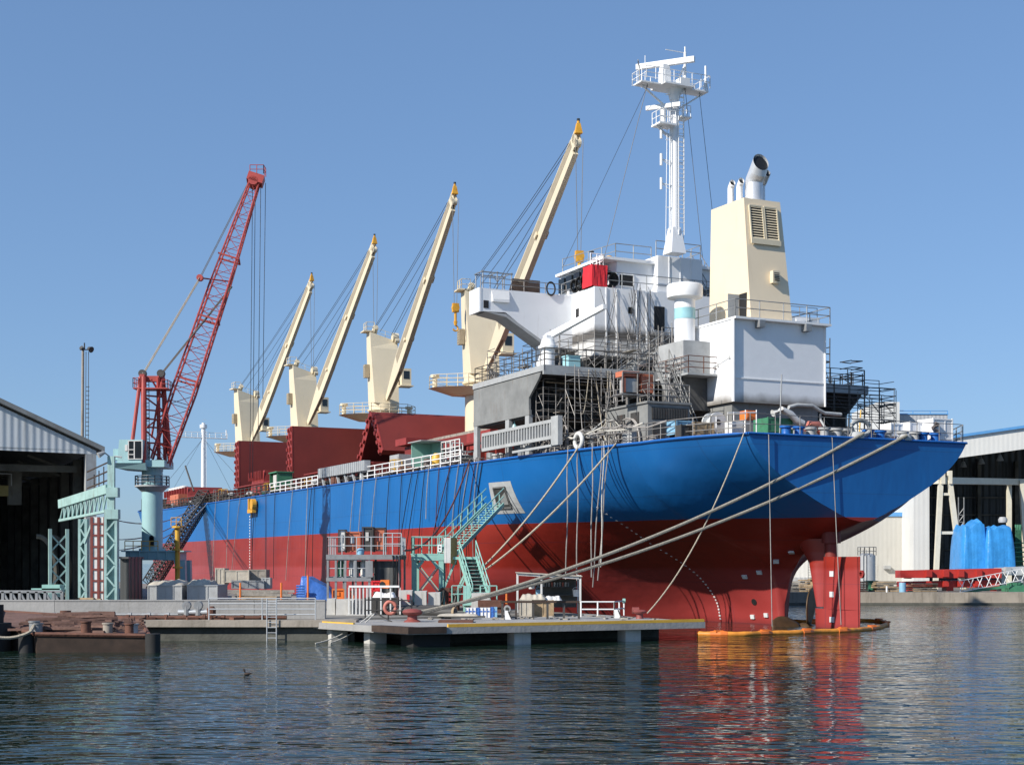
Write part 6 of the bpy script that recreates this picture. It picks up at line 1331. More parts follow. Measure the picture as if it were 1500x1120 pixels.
Yp = YT-.4; b = MB(); z0, z1 = zat(824, Yp), zat(787, Yp); b.bx(GX(650.5, Yp), GX(660, Yp), Yp, Yp+.06, z0, z1); b.bx(GX(653, Yp), GX(654, Yp), Yp-.01, Yp-.002, z0, z1); single(b, 'white_board', 'white_dirty', 'white painted board leaning upright on the green stair tower', 'board')
b = MB(); b.loft([Vector((GX(660.3, Yp), Yp, z)) for z in (z0-.05, z1)]+[Vector((GX(669, Yp), Yp+.55, z)) for z in (z1-.02, z0-.12)], [Vector((GX(660.3, Yp), Yp+.06, z)) for z in (z0-.05, z1)]+[Vector((GX(669, Yp), Yp+.61, z)) for z in (z1-.02, z0-.12)]); single(b, 'plywood_board', 'plywood', 'brown plywood board beside the white board on the stair tower', 'board')
b = MB(); Yp = YT-.18; xs_ = GX(644, Yp); b.bx(xs_-.12, xs_+.12, Yp, Yp+.03, zat(808, Yp), zat(797, Yp)); b.mi = 1; b.tube((xs_, Yp-.012, zat(800.5, Yp)), (xs_, Yp-.001, zat(800.5, Yp)), .05, n=12); b.tube((xs_, Yp-.012, zat(805, Yp)), (xs_, Yp-.001, zat(805, Yp)), .05, n=12); single(b, 'notice_sign', ['white_plain', 'dark_steel'], 'small white sign with two dark dots on the stair tower railing', 'sign')
# red-brown steel box with hanging hoses under the stair
Yp = 79.0; b = MB(); b.bx(GX(645, Yp), GX(676, Yp), Yp, Yp+1.2, zat(866, Yp), zat(861, Yp)); b.bx(GX(652, Yp), GX(657, Yp), Yp, Yp+.3, JZ, zat(866, Yp)-.002); b.bx(GX(668, Yp), GX(673, Yp), Yp+.2, Yp+.5, JZ, zat(866, Yp)-.002)
for k in range(4): b.bx(GX(657, Yp)+.01, GX(668, Yp)-.01, Yp+.3, Yp+.34, JZ+.2+k*.3, JZ+.32+k*.3)
single(b, 'steel_stand', 'rust', 'red brown steel stand with louvred side under the green stairs', 'stand')
for i, px in enumerate((647, 665, 671)):
    b = MB(); Yp = 78.4
    for k in range(4): 
        w_ = 2.5+k*.6; b.path([Vector((GX(px-w_+2*w_*t, Yp), Yp-.05*k, zat(864+24*(4*t*(1-t))*(1-.08*k), Yp))) for t in [j/10 for j in range(11)]], .05, 5)
    single(b, 'hose_loop', 'rubber' if i != 1 else 'rope_dark', ['bundle of black hoses hanging at the left end of the red brown stand', 'bundle of grey hoses hanging in the middle of the red brown stand', 'bundle of black hoses hanging at the right end of the red brown stand'][i], 'hose', 'hoses hanging on the red brown stand')
# ---------- shelter with white frame
Y = 76.0; shl = thing('work_shelter', 'open work shelter with white steel frame and dark shelves on the jetty', 'shelter', (GX(803, Y), Y, JZ))
x0, x1 = GX(758, Y), GX(850, Y); zt = zat(842, Y); dp = 2.6
b = MB()
for x in (x0, GX(793, Y), x1):
    b.bx(x-.05, x+.05, Y-.05, Y+.05, JZ, zt); 
    if x != GX(793, Y): b.bx(x-.05, x+.05, Y+dp-.05, Y+dp+.05, JZ, zt)
b.bar((x0, Y, zt+.05), (x1, Y, zt-.15), .1, .12); b.bar((x0, Y+dp, zt+.05), (x1, Y+dp, zt-.15), .1, .12); b.bar((x0, Y, zt+.05), (x0, Y+dp, zt+.05), .1, .1); b.bar((x1, Y, zt-.15), (x1, Y+dp, zt-.15), .1, .1); b.build('frame', 'white_dirty', shl)
b = MB(); b.loft([Vector((x0-.1, y, zt+.12)) for y in (Y-.15, Y+dp+.1)]+[Vector((x1+.1, y, zt-.08)) for y in (Y+dp+.1, Y-.15)], [Vector((x0-.1, y, zt+.16)) for y in (Y-.15, Y+dp+.1)]+[Vector((x1+.1, y, zt-.04)) for y in (Y+dp+.1, Y-.15)]); b.build('roof', 'canvas', shl)
b = MB(); b.bx(x0+1.0, x1-.1, Y+dp-.12, Y+dp-.08, JZ+.3, zt-.25); b.build('back_wall', 'interior_mid', shl)
b = MB(); 
for z in (zat(873, Y), zat(861, Y)): b.bx(x0+1.0, x1-.15, Y+dp-.7, Y+dp-.14, z, z+.05)
b.build('shelf', 'primer_dark', shl)
for i in range(12):
    b = MB(); xx = x0+1.15+i*.15; z = zat(861, Y)+.05; b.lathe((xx, Y+dp-.5, z), [(.05, 0), (.055, .2+.02*(i % 3)), (.03, .24)], 8); single(b, 'tin', ['light_grey', 'salmon', 'white_dirty', 'steel_grey'][i % 4], 'small tin standing on the shelf inside the work shelter', 'tin', 'tins on the shelter shelf')
for i, (px, m, lab) in enumerate(((790, 'light_blue', 'pale blue bucket on the dark shelf in the work shelter'), (844, 'white_plain', 'white bucket at the right end of the shelter shelf'), (779, 'white_dirty', 'round white bucket at the left end of the shelter shelf'))):
    b = MB(); Yp = Y+1.2; zz = zat(873 if px != 779 else 862, Yp); b.lathe((GX(px, Yp), Yp, zz), [(.16, 0), (.2, .34), (.215, .36), (.19, .37)], 14)
    b.path([Vector((GX(px, Yp)+.2*math.cos(t), Yp-.02, zz+.34+.16*math.sin(t))) for t in [k*.35 for k in range(10)]], .012, 4); single(b, 'bucket', m, lab, 'bucket', 'buckets in the work shelter', smooth=40)
junkbox(762, 778, 878, 903, 72.2, 'canvas', 'crate', 'brown fabric covered crate at the left end inside the black fence', 'crate', 1.2)
junkbox(779, 810, 879, 903, 72.6, 'wood', 'crate', 'large brown wooden crate behind the black fence', 'crate', 1.3)
lumps(762, 800, 878, 72.4, 'canvas', 'canvas_sheet', 'pale bundled canvas on the fabric covered crate', hpx=9, seed=11, sty=.5); lumps(798, 823, 879, 72.8, 'white_dirty', 'canvas_sheet', 'white bundled cloth on the large wooden crate', hpx=7, seed=12, sty=.5)
Y = 69.8; bf = thing('black_fence', 'heavy black steel fence in front of the work shelter', 'fence', (GX(795, Y), Y, JZ))
for i, px in enumerate((736, 756, 781, 802, 826, 848)):
    b = MB(); b.bx(GX(px, Y)-.055, GX(px, Y)+.055, Y-.05, Y+.05, JZ, zat(882.5, Y)); b.build('post', 'dark_steel', bf)
b = MB(); b.bx(GX(733, Y), GX(849, Y), Y-.07, Y+.07, zat(882.5, Y)+.002, zat(880, Y)+.02); b.build('top_rail', 'rust_dark', bf)
# brackets, motor, white rails
for i, (px, Yb) in enumerate(((744, 69.2), (905, 70.8))):
    b = MB(); x = GX(px, Yb); b.loft([Vector((x-.14, Yb, JZ)), Vector((x+.2, Yb, JZ)), Vector((x+.2, Yb+.35, JZ)), Vector((x-.14, Yb+.35, JZ))], [Vector((x-.16, Yb, JZ+.42)), Vector((x-.0, Yb, JZ+.42)), Vector((x-.0, Yb+.35, JZ+.42)), Vector((x-.16, Yb+.35, JZ+.42))]); b.mi = 1; b.bar((x+.02, Yb-.02, JZ+.4), (x+.17, Yb-.02, JZ+.03), .06, .02, up=(0, 1, 0))
    single(b, 'white_wedge', ['white_plain', 'black'], ['white wedge shaped bracket at the left end of the black fence', 'white wedge shaped bracket at the right end of the white rails'][i], 'bracket', 'white wedge brackets')
Yb = 70.6; b = MB(); b.tube((GX(743, Yb), Yb-.25, zat(891, Yb)), (GX(743, Yb), Yb+.3, zat(891, Yb)), .17, n=16); b.mi = 1; b.tube((GX(743, Yb), Yb-.27, zat(891, Yb)), (GX(743, Yb), Yb-.251, zat(891, Yb)), .09, n=12); b.bx(GX(740, Yb), GX(746, Yb), Yb-.2, Yb+.25, JZ, zat(894.5, Yb)); single(b, 'electric_motor', ['light_grey', 'dark_steel'], 'round grey electric motor inside the left end of the black fence', 'motor')
Y = 72.6; b = MB(); b.rail([(GX(851, Y), Y, JZ), (GX(900, Y), Y, JZ), (GX(914, Y+2), Y+2, JZ)], h=zat(881, Y)-JZ, nr=2, sp=.95, r=.035); b.mi = 1; b.tube((GX(912, Y+2), Y+2, zat(881, Y)), (GX(916, Y+2), Y+2, zat(881, Y)), .12, n=8); single(b, 'white_railing', ['white_plain', 'aqua_green'], 'white pipe railing between the work shelter and the red bollard', 'railing')
b = MB(); Yb = 75; b.bx(GX(700, Yb), GX(735, Yb), Yb, Yb+.8, zat(889, Yb), zat(879, Yb)); b.bx(GX(701, Yb), GX(734, Yb), Yb+.1, Yb+.7, JZ, zat(889, Yb)-.002); single(b, 'rusty_tank', 'rust', 'low rusty tank between the stair foot and the black fence', 'tank')
b = MB(); Yb = 76; b.tube((GX(742, Yb), Yb, JZ), (GX(742, Yb), Yb, zat(869, Yb)), .08, .05, n=8); single(b, 'orange_peg', 'orange', 'thin orange peg left of the work shelter', 'peg')
lumps(640, 700, 902, 69.5, 'canvas', 'canvas_strip', 'dirty pale cloth strip lying in front of the pipe ends', hpx=4, seed=15, sty=.4)
# yellow lashing etc. small clutter along the jetty
rnd = random.Random(21)
b = MB()
for i in range(70):
    px = rnd.uniform(620, 1000); Yb = rnd.uniform(68.5, 74)
    u_, v_, _ = ship_xy((GX(px, Yb), Yb, 0))
    if u_ < -4.6 or v_ < 13.5: continue
    b.box((GX(px, Yb), Yb, JZ+.03), (rnd.uniform(.1, .5), rnd.uniform(.05, .2), rnd.uniform(.03, .09)), rz=rnd.uniform(0, 3))
tag(b.build('jetty_debris', 'wood_grey'), None, None, None, 'stuff')
# ================================================================== RIGHT: sheds, gantry, tank, girders, tarps, pallets
rs = thing('white_shed', 'huge white open shed with blue roof edge on the far quay', 'building', (GX(1480, 150), 150, 1))
Y = 150; x0 = GX(1362, Y); x1 = x0+60; zl_ = zat(642, Y); sl_ = (zat(626.5, Y)-zat(639, Y))/(GX(1500, Y)-GX(1412, Y)); e0 = zat(668, Y)
def rz(x): return zat(639, Y)+(x-GX(1412, Y))*sl_
xr0 = GX(1350, Y)
fas = [(xr0, rz(xr0)-2.15), (x1, rz(x1)-2.6), (x1, rz(x1)), (xr0, rz(xr0))]
b = MB(); b.loft([Vector((x, Y-.0, z)) for x, z in fas], [Vector((x, Y+.3, z)) for x, z in fas]); b.build('fascia', 'corr_white', rs)
b = MB(); b.bar((xr0, Y-.1, rz(xr0)+.12), (x1, Y-.1, rz(x1)+.12), .35, .28); b.build('roof_edge', 'light_blue2', rs)
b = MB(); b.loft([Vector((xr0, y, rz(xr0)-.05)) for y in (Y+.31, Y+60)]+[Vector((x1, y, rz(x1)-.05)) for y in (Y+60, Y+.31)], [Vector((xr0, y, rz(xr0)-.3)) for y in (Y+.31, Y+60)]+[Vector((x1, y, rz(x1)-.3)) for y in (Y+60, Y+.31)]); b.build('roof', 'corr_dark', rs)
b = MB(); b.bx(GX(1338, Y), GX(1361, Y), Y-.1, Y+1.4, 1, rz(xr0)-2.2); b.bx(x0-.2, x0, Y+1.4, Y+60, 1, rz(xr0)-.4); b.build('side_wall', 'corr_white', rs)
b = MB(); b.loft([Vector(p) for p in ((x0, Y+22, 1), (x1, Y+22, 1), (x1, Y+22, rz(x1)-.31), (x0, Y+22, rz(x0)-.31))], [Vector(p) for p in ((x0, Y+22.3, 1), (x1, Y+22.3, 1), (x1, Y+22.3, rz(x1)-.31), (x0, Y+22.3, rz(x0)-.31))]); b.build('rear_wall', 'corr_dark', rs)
b = MB()
for i in range(8): x = x0+3+i*4.5; b.bx(x, x+.4, Y+21.2, Y+21.9, 1, rz(x0)-.6)
for i in range(6): z = 3+i*2.1; b.bx(x0+.1, x1, Y+21.6, Y+21.95, z, z+.18)
for i in range(10): x = x0+2+i*4; b.bar((x, Y+3, rz(x)-1.8), (x+2, Y+3, rz(x)-.5), .16, .16); b.bar((x+2, Y+3, rz(x)-.5), (x+4, Y+3, rz(x)-1.8), .16, .16)
b.bar((x0, Y+3, rz(x0)-1.9), (x1, Y+3, rz(x1)-1.9), .25, .25); b.build('steelwork', 'interior_mid', rs)
for i in range(3):
    b = MB(); xx = GX(1465-i*14, Y+4); yy = Y+4+i*3; b.tube((xx, yy, rz(xx)-3.0), (xx, yy, rz(xx)-2.4), .4, .15, n=12); b.tube((xx, yy, rz(xx)-2.4), (xx, yy, rz(xx)-1.8), .03, n=5); b.build('hanging_lamp', 'light_grey', rs)
# beige building between ship and shed
Y = 160; bb = thing('beige_store', 'plain beige corrugated building with a blue ledge behind the rudder', 'building', (GX(1270, Y), Y, 1))
b = MB(); b.bx(GX(1205, Y), GX(1331, Y), Y, Y+25, 1, zat(756, Y)); b.build('wall', 'corr_beige', bb)
b = MB(); b.bx(GX(1205, Y)-.1, GX(1331, Y)+.1, Y-.15, Y+25, zat(756, Y)+.003, zat(756, Y)+.45); b.build('roof_edge', 'light_blue2', bb)
b = MB(); b.bx(GX(1294, Y), GX(1303, Y), Y-.5, Y-.001, zat(833, Y), zat(828, Y)); b.build('wall_vent', 'light_grey', bb)
Y = 172; b2 = thing('grey_store', 'tall pale grey corrugated building behind the stern of the ship', 'building', (GX(1320, Y), Y, 1))
b = MB(); b.bx(GX(1200, Y), GX(1341, Y), Y, Y+20, 1, zat(715, Y)); b.build('wall', 'corr_grey', b2)
b = MB(); b.bx(GX(1200, Y)-.1, GX(1341, Y)+.1, Y-.1, Y+20, zat(715, Y)+.003, zat(713, Y)); b.build('roof_edge', 'light_grey', b2)
Y = 185; b3 = thing('far_white_store', 'distant pale building with flat roof seen above the stern deck', 'building', (GX(1340, Y), Y, 1))
b = MB(); b.bx(GX(1312, Y), GX(1388, Y), Y, Y+15, 1, zat(607, Y)); b.build('wall', 'corr_grey', b3)
b = MB(); b.bx(GX(1280, Y), GX(1311.6, Y), Y-2, Y+12, 1, zat(591, Y)); b.build('tower_wall', 'corr_white', b3)
b = MB(); b.rail([(GX(1312, Y), Y, zat(607, Y)), (GX(1388, Y), Y, zat(607, Y))], h=.5, nr=1, sp=2, r=.05); b.bx(GX(1311.7, Y), GX(1389, Y), Y-.1, Y+15, zat(607, Y)+.003, zat(605.5, Y)); b.build('roof_edge', 'light_blue2', b3)
Y = 165; b4 = thing('white_hall', 'white hall wall seen through the gap ahead of the rudder', 'building', (GX(1150, Y), Y, 1))
b = MB(); b.bx(GX(1100, Y), GX(1204, Y), Y, Y+20, 1, zat(800, Y)); b.build('wall', 'corr_white', b4)
b = MB(); b.bx(GX(1100, Y), GX(1204, Y), Y-.1, Y-.002, 1.0, zat(845, Y)); b.build('lower_cladding', 'corr_grey', b4)
b = MB(); 
for e in (0, .5): b.tube((GX(1184, Y-.4)+e, Y-.4, 1), (GX(1184, Y-.4)+e, Y-.4, zat(800, Y)), .05, n=5)
for k in range(16): b.bar((GX(1184, Y-.4), Y-.4, 1+k*.3), (GX(1184, Y-.4)+.5, Y-.4, 1+k*.3), .05, .05)
b.build('ladder', 'steel_grey', b4)
# silver tank
Y = 145; st = thing('silver_tank', 'silver upright storage tank with railing beside the rudder', 'tank', (GX(1270, Y), Y, 1)); rr = 12.2*mpp(Y)
b = MB(); b.lathe((GX(1270, Y), Y, 1), [(rr, 0), (rr, zat(813, Y)-1), (rr*.6, zat(812, Y)-1+.15)], 28); b.build('shell', 'galv', st, smooth=30)
b = MB(); b.rail([Vector((GX(1270, Y)+rr*1.1*math.cos(a*6.283/12), Y+rr*1.1*math.sin(a*6.283/12), zat(813, Y))) for a in range(13)], h=.85, nr=2, sp=.6, r=.03); b.tube((GX(1262, Y), Y-rr*.9, 1), (GX(1262, Y), Y-rr*.9, zat(805, Y)), .04, n=5); b.tube((GX(1266, Y), Y-rr*1.02, 1), (GX(1266, Y), Y-rr*1.02, zat(805, Y)), .04, n=5); b.build('railing', 'steel_grey', st)
# cream gantry crane
Y = 141; gc = thing('gantry_crane', 'cream gantry crane with A-shaped legs in front of the white shed', 'crane', (GX(1390, Y), Y, 1))
def leg(b, pt, pb, dy0, dy1, w0, w1): b.bar((GX(pt, Y), Y+dy0, zat(705, Y)), (GX(pb, Y), Y+dy1, 1), w0, w0)
for pt, pb in ((1378, 1370), (1391, 1411)): b = MB(); b.bar((GX(pt, Y), Y, zat(703, Y)), (GX(pb, Y), Y, 1), .45, .45); b.build('leg', 'gantry_cream', gc)
for pt, pb in ((1478, 1478), (1496, 1505)): b = MB(); b.bar((GX(pt, Y+12), Y+12, zat(703, Y+12)), (GX(pb, Y+12), Y+12, 1), .45, .45); b.build('leg', 'gantry_cream', gc)
b = MB(); b.bar((GX(1379, Y), Y, zat(723.5, Y)), (GX(1393, Y), Y, zat(723.5, Y)), .25, .25); b.bar((GX(1374, Y), Y, zat(780, Y)), (GX(1402, Y), Y, zat(780, Y)), .28, .28); b.build('tie_beam', 'gantry_cream', gc)
b = MB(); b.bar((GX(1370, Y), Y, zat(703.5, Y)), (GX(1520, Y+16), Y+16, zat(706, Y+16)), .75, .65); b.box((GX(1380, Y), Y, zat(700, Y)), (.4, .8, 1.2)); b.box((GX(1391, Y), Y, zat(699, Y)), (.3, .8, 1.3)); b.build('girder', 'gantry_cream', gc)
Y = 152; b = MB()
for px in (1404, 1412):
    b.tube((GX(px, Y), Y, 1), (GX(px, Y), Y, zat(728, Y)), .06, n=5)
for k in range(11): z = 1.2+k*.75; b.tube((GX(1403, Y), Y, z), (GX(1432, Y) if k in (3, 5, 7) else GX(1413, Y), Y, z), .05, n=4); b.tube((GX(1404, Y), Y, z), (GX(1412, Y), Y, z+.75), .04, n=4)
single(b, 'scaffold_tower', 'steel_grey', 'slim scaffold tower behind the cream gantry leg', 'scaffold')
# blue tarped units
draped(1411, 1449, 761, 838, 137, 4.5, 'blue_tarp', 'tarpaulin_cover', 'tall bright blue tarpaulin covered block, left of two by the white shed', 31, lambda s: .95+.05*math.exp(-((s-.72)/.06)**2)-.12*max(0, .4-s)+.02*math.sin(13*s)); draped(1446, 1490, 765, 838, 136.4, 4.5, 'blue_tarp', 'tarpaulin_cover', 'tall bright blue tarpaulin covered block, right of two by the white shed', 32, lambda s: .94+.05*math.exp(-((s-.38)/.07)**2)-.10*max(0, s-.75)+.018*math.sin(11*s+2))
Y = 139; b = MB()
for k in range(14):
    b.tube((GX(1488+1.2*(k % 7), Y), Y, 1), (GX(1488+1.2*(k % 7), Y), Y, zat(768+(k % 3)*4, Y)), .09, n=6)
for k in range(10): b.tube((GX(1484, Y), Y-.15, 1.5+k*.45), (GX(1506, Y), Y-.15, 1.5+k*.45), .06, n=5)
single(b, 'pipe_rack', 'green_paint', 'rack of pale green pipes at the right edge beside the blue tarpaulin', 'pipe rack')
b = MB(); Y = 140; b.lathe((GX(1469, Y), Y, zat(765, Y)), [(.4, 0), (.45, .3), (.3, .55)], 14); single(b, 'steel_drum', 'light_grey', 'grey drum peeping out above the blue tarpaulins', 'drum', smooth=40)
# red box girders, grey girder, white frame
for i, (p0, p1, py0, py1, Yg, m, lab) in enumerate(((1319, 1465, 832, 846, 131, 'beam_red', 'long dark red steel box girder on the far quay, upper of two'), (1321, 1462, 848.5, 860, 131.5, 'beam_red', 'long dark red steel box girder on the far quay, lower of two'), (1465.5, 1530, 828, 842, 131, 'galv', 'light grey steel girder at the right edge on the far quay'))):
    b = MB(); xa, xb = GX(p0, Yg), GX(p1, Yg); za_, zb2 = zat(py1, Yg), zat(py0, Yg); 
    sec0 = [Vector((xa, Yg, za_)), Vector((xa, Yg+1.8, za_)), Vector((xa, Yg+1.8, zb2-.2)), Vector((xa, Yg, zb2-.2))]; sec1 = [Vector((xb, Yg-.4, za_)), Vector((xb, Yg+1.8, za_)), Vector((xb, Yg+1.8, zb2)), Vector((xb, Yg-.4, zb2))]; b.loft(sec0, sec1)
    L = xb-xa
    for t in ((.3, .47, .62, .8) if i < 2 else (.2, .6)): x = xa+L*t; b.bx(x-.5, x+.0, Yg-.6, Yg-.3*t, za_+.1, zb2-.12)
    if i == 1:
        for t in (.08, .5, .95): b.bx(xa+L*t-.3, xa+L*t+.3, Yg-.1, Yg+1.5, 1.0, za_-.002)
    else:
        for t in (.1, .5, .9): b.bx(xa+L*t-.2, xa+L*t+.2, Yg+.3, Yg+1.5, zat(848, Yg)+.05 if i == 0 else 1.0, za_-.002)
    single(b, 'box_girder', m, lab, 'girder', 'box girders on the far quay')
Yg = 126.5; b = MB()
pa, pb_ = at(1406, 867, Yg), at(1497, 849, Yg+1.5)
for dz, dy in ((0, 0), (1.0, .3)): b.bar(pa+Vector((0, dy, dz)), pb_+Vector((0, dy, dz)), .06, .06)
for i in range(8): p, q = pa.lerp(pb_, i/7), pa.lerp(pb_, (i+.6)/7); b.bar(p, p+Vector((.5, .3, 1.0)), .05, .05); b.bar(p+Vector((0, .3, 1.0)), q, .045, .045)
single(b, 'ladder_frame', 'white_plain', 'white tubular ladder frame lying aslant in front of the red girders', 'frame')
b = MB(); Yg = 127; b.bar(at(1410, 867, Yg), at(1478, 858, Yg), .25, .25); single(b, 'green_beam', 'green_paint', 'green steel beam lying under the white ladder frame', 'beam')
b = MB(); Yg = 128; b.bx(GX(1478, Yg), GX(1520, Yg), Yg, Yg+2, 1, zat(857, Yg)); b.bx(GX(1483, Yg), GX(1500, Yg), Yg+.2, Yg+1.5, zat(857, Yg)+.002, zat(853, Yg)); single(b, 'skip', 'green_paint', 'low green skip at the right edge on the far quay', 'skip')
# pallets and wood
def woodpile(px0, px1, py0, Yp, lab, seed, m='wood', cat='wood pile'):
    rnd = random.Random(seed); b = MB(); x0, x1 = GX(px0, Yp), GX(px1, Yp); zt = zat(py0-3, Yp); nl = max(3, int((zt-1)/.16))
    for k in range(nl):
        fr_ = 1-.45*(k/nl)**2
        for j in range(9):
            c = (x0+x1)/2+rnd.uniform(-.5, .5)*(x1-x0)*fr_; L = rnd.uniform(.5, 1.6)
            b.box((min(max(c, x0+L/2), x1-L/2), Yp+rnd.uniform(0, 1.4), 1+.08+k*.16), (L, rnd.uniform(.1, .5), .11), rz=rnd.uniform(-.4, .4))
    return single(b, 'pallet_pile', m, lab, cat, 'piles of pallets and scrap wood')
woodpile(1280, 1318, 853, 128, 'heap of brown pallets on the far quay right of the silver tank', 41); woodpile(1328, 1376, 856, 127.5, 'heap of orange brown pallets under the end of the red girders', 42); woodpile(1150, 1174, 852, 128, 'dark heap of scrap wood seen behind the skeg, left', 43, 'wood_grey'); woodpile(1172, 1200, 850, 127.5, 'heap of pale wood seen ahead of the rudder', 44)
woodpile(1255, 1272, 853, 127, 'dark low heap right behind the rudder', 45, 'rust_dark')
Yp = 126.8; b = MB(); b.lathe((GX(1192, Yp), Yp, zat(857, Yp)), [(.55, 0), (.55, .08), (.3, .1), (.3, .5), (.55, .52), (.55, .6)], 18); single(b, 'cable_reel', 'wood', 'wooden cable reel on the wood heap ahead of the rudder', 'reel')
b = MB(); Yp = 129; b.bx(GX(1273, Yp), GX(1284, Yp), Yp, Yp+1.2, 1, zat(851, Yp)); b.bx(GX(1271, Yp), GX(1286, Yp), Yp-.1, Yp+1.3, zat(851, Yp)+.002, zat(850, Yp)); b.tube((GX(1275, Yp), Yp-.1, 1.15), (GX(1275, Yp), Yp-.001, 1.15), .15, n=10); single(b, 'waste_bin', 'green_paint', 'green waste container beside the silver tank', 'bin')
b = MB(); Yp = 127; b.lathe((GX(1322, Yp), Yp, 1), [(.3, 0), (.3, .8), (.28, .85)], 14); single(b, 'oil_drum', 'light_blue', 'light blue drum between the two heaps of pallets', 'drum', smooth=40)
b = MB(); Yp = 122.5; b.tube((GX(1299, Yp), Yp, .9), (GX(1299, Yp), Yp, 1.6), .08, n=8); single(b, 'quay_marker', 'white_plain', 'small white post on the edge of the far quay', 'post')
# orange oil boom round the rudder
bc = []
for px, py in ((1022, 930), (1048, 930.5), (1090, 930.5), (1130, 929), (1170, 928), (1200, 926.5), (1235, 925.5), (1262, 924), (1285, 921), (1297, 917), (1298, 913.5), (1285, 911.5), (1262, 910.5), (1230, 911.5), (1200, 912.5), (1172, 912), (1150, 911)):
    Yb = H*F/(py-HY); bc.append(Vector((GX(px, Yb), Yb, .07)))
pts = []
for i in range(len(bc)-1):
    p = [bc[max(i-1, 0)], bc[i], bc[i+1], bc[min(i+2, len(bc)-1)]]
    for k in range(8): pts.append(Vector(tuple(crom(p[0][j], p[1][j], p[2][j], p[3][j], k/8) for j in range(3))))
pts.append(bc[-1]); ob = thing('oil_boom', 'orange floating oil boom curving round the rudder and stern', 'boom', pts[40])
L_ = 0; b = MB(); b.path(pts, .14, 10, rf=lambda t: 1+.06*math.sin(t*160)); b.build('float', 'orange_boom', ob, smooth=60)
for i in range(9, len(pts)-4, 13):
    b = MB(); d = (pts[i+1]-pts[i-1]).normalized(); b.tube(pts[i]-d*.4, pts[i]+d*.1, .16, .2, n=10); b.tube(pts[i]+d*.1, pts[i]+d*.45, .2, .15, n=10); b.box(pts[i]+Vector((0, 0, .15)), (.4, .25, .1), rz=.3); b.build('joint', 'orange', ob)
# duck on the water
Yb = H*F/(988-HY); dk_ = thing('duck', 'small dark water bird swimming in front of the jetty', 'bird', (GX(363, Yb), Yb, 0))
b = MB(); x = GX(363, Yb); rows = []
for i in range(9):
    t = i/8; r = .11*math.sin(math.pi*min(1, .08+t*.9))**.7*(1-.35*t); cx_ = x-.2+.42*t; rows.append([Vector((cx_, Yb+r*math.cos(a), .05+.03*t+r*.85*math.sin(a))) for a in [k*6.28318/12 for k in range(13)]])
b.grid(rows); b.path([Vector((x-.13, Yb, .1)), Vector((x-.17, Yb, .2)), Vector((x-.19, Yb, .27)), Vector((x-.25, Yb, .29))], .05, 8, rf=lambda t: 1-.1*t); b.tube((x-.25, Yb, .285), (x-.35, Yb, .265), .022, .008, n=6); b.build('body', 'rust_dark', dk_, smooth=60); dk_.scale = (.62, .62, .62)
# ================================================================== LOOSE GEAR ON THE SHIP (ship coordinates)
def sthing(b, name, m, label, cat, group=None, smooth=None): return single(b, name, m, label, cat, group, 'S', smooth=smooth)
def scaffold(u0, u1, v0, v1, z0, z1, label, step=1.8, lift=1.75, planks=True, brace=True, r=.027, group='scaffolds round the superstructure', m='scaffold', jit=.025):
    rnd = random.Random(int(u0*10+v0*7+z0)); t = thing('scaffold', label, 'scaffold', ((u0+u1)/2, (v0+v1)/2, z0), 'S', group)
    b = MB(); nu, nv = max(1, round(abs(u1-u0)/step)), max(1, round(abs(v1-v0)/step)); P = {}
    for i in range(nu+1):
        for j in range(nv+1):
            if 0 < i < nu and 0 < j < nv: continue
            u, v = u0+(u1-u0)*i/nu, v0+(v1-v0)*j/nv; P[i, j] = (u, v); b.tube((u, v, z0), (u+rnd.uniform(-jit, jit), v+rnd.uniform(-jit, jit), z1+rnd.uniform(0, .9)), r, n=5)
    b.build('standard', m, t); nl = max(1, int((z1-z0)/lift)); b = MB(); pb = MB(); bb = MB()
    for k in range(1, nl+1):
        z = z0+lift*k
        for (i, j), (u, v) in P.items():
            for di, dj in ((1, 0), (0, 1)):
                if (i+di, j+dj) in P and not (di and 0 < j < nv) and not (dj and 0 < i < nu):
                    q = P[i+di, j+dj]
                    for dz in (0, .5, .95):
                        if rnd.random() < .85: b.tube((u, v, z+dz), (*q, z+dz+rnd.uniform(-.04, .04)), r*.85, n=4)
                    if rnd.random() < .55: bb.tube((u, v, z-lift*.9), (*q, z), r*.75, n=4)
        if planks: pb.bx(u0, u1, min(v0, v1), min(v0, v1)+min(.5, abs(v1-v0)), z-.08, z-.04)
    b.build('ledger', m, t)
    if brace and bb.f: bb.build('brace', m, t)
    if planks: pb.build('plank', 'wood_grey', t)
    return t
uS = uP0+1.0
def sv(px, u): return px_v(px, u)
scaffold(uS, uS+1.0, sv(796, uS), sv(832, uS), 10.1, 14.2, 'pale scaffold tower in the opening below the boat deck, left of two', 1.0, 1.35)
scaffold(uS, uS+1.0, sv(868, uS), sv(892, uS), 10.1, 14.2, 'pale scaffold tower in the opening below the boat deck, right of two', 1.0, 1.35)
b = MB(); b.bar((uS, sv(828, uS), 13.6), (uS, sv(872, uS), 13.55), .3, .08); b.bar((uS, sv(800, uS), 14.45), (uS, sv(890, uS), 14.4), .05, .05); sthing(b, 'scaffold_plank', 'wood', 'brown plank spanning between the two scaffold towers below the boat deck', 'plank')
b = MB(); b.tube((uS-1, sv(820, uS), 10.3), (uS-2, sv(888, uS), 13.0), .07, n=6); sthing(b, 'slanting_pipe', 'light_grey', 'pale pipe leaning aslant in front of the right scaffold tower', 'pipe')
scaffold(18, uH+5.5, 7.7, 9.0, 15.36, zl-.3, 'tangled scaffold along the port side of the white bridge house', 1.5, 1.6)
scaffold(uH-1.5, uH-.5, sv(880, uH), sv(950, uH), 15.36, zl-.9, 'dense scaffold behind the white bridge house, on the boat deck edge', 1.3, 1.5)
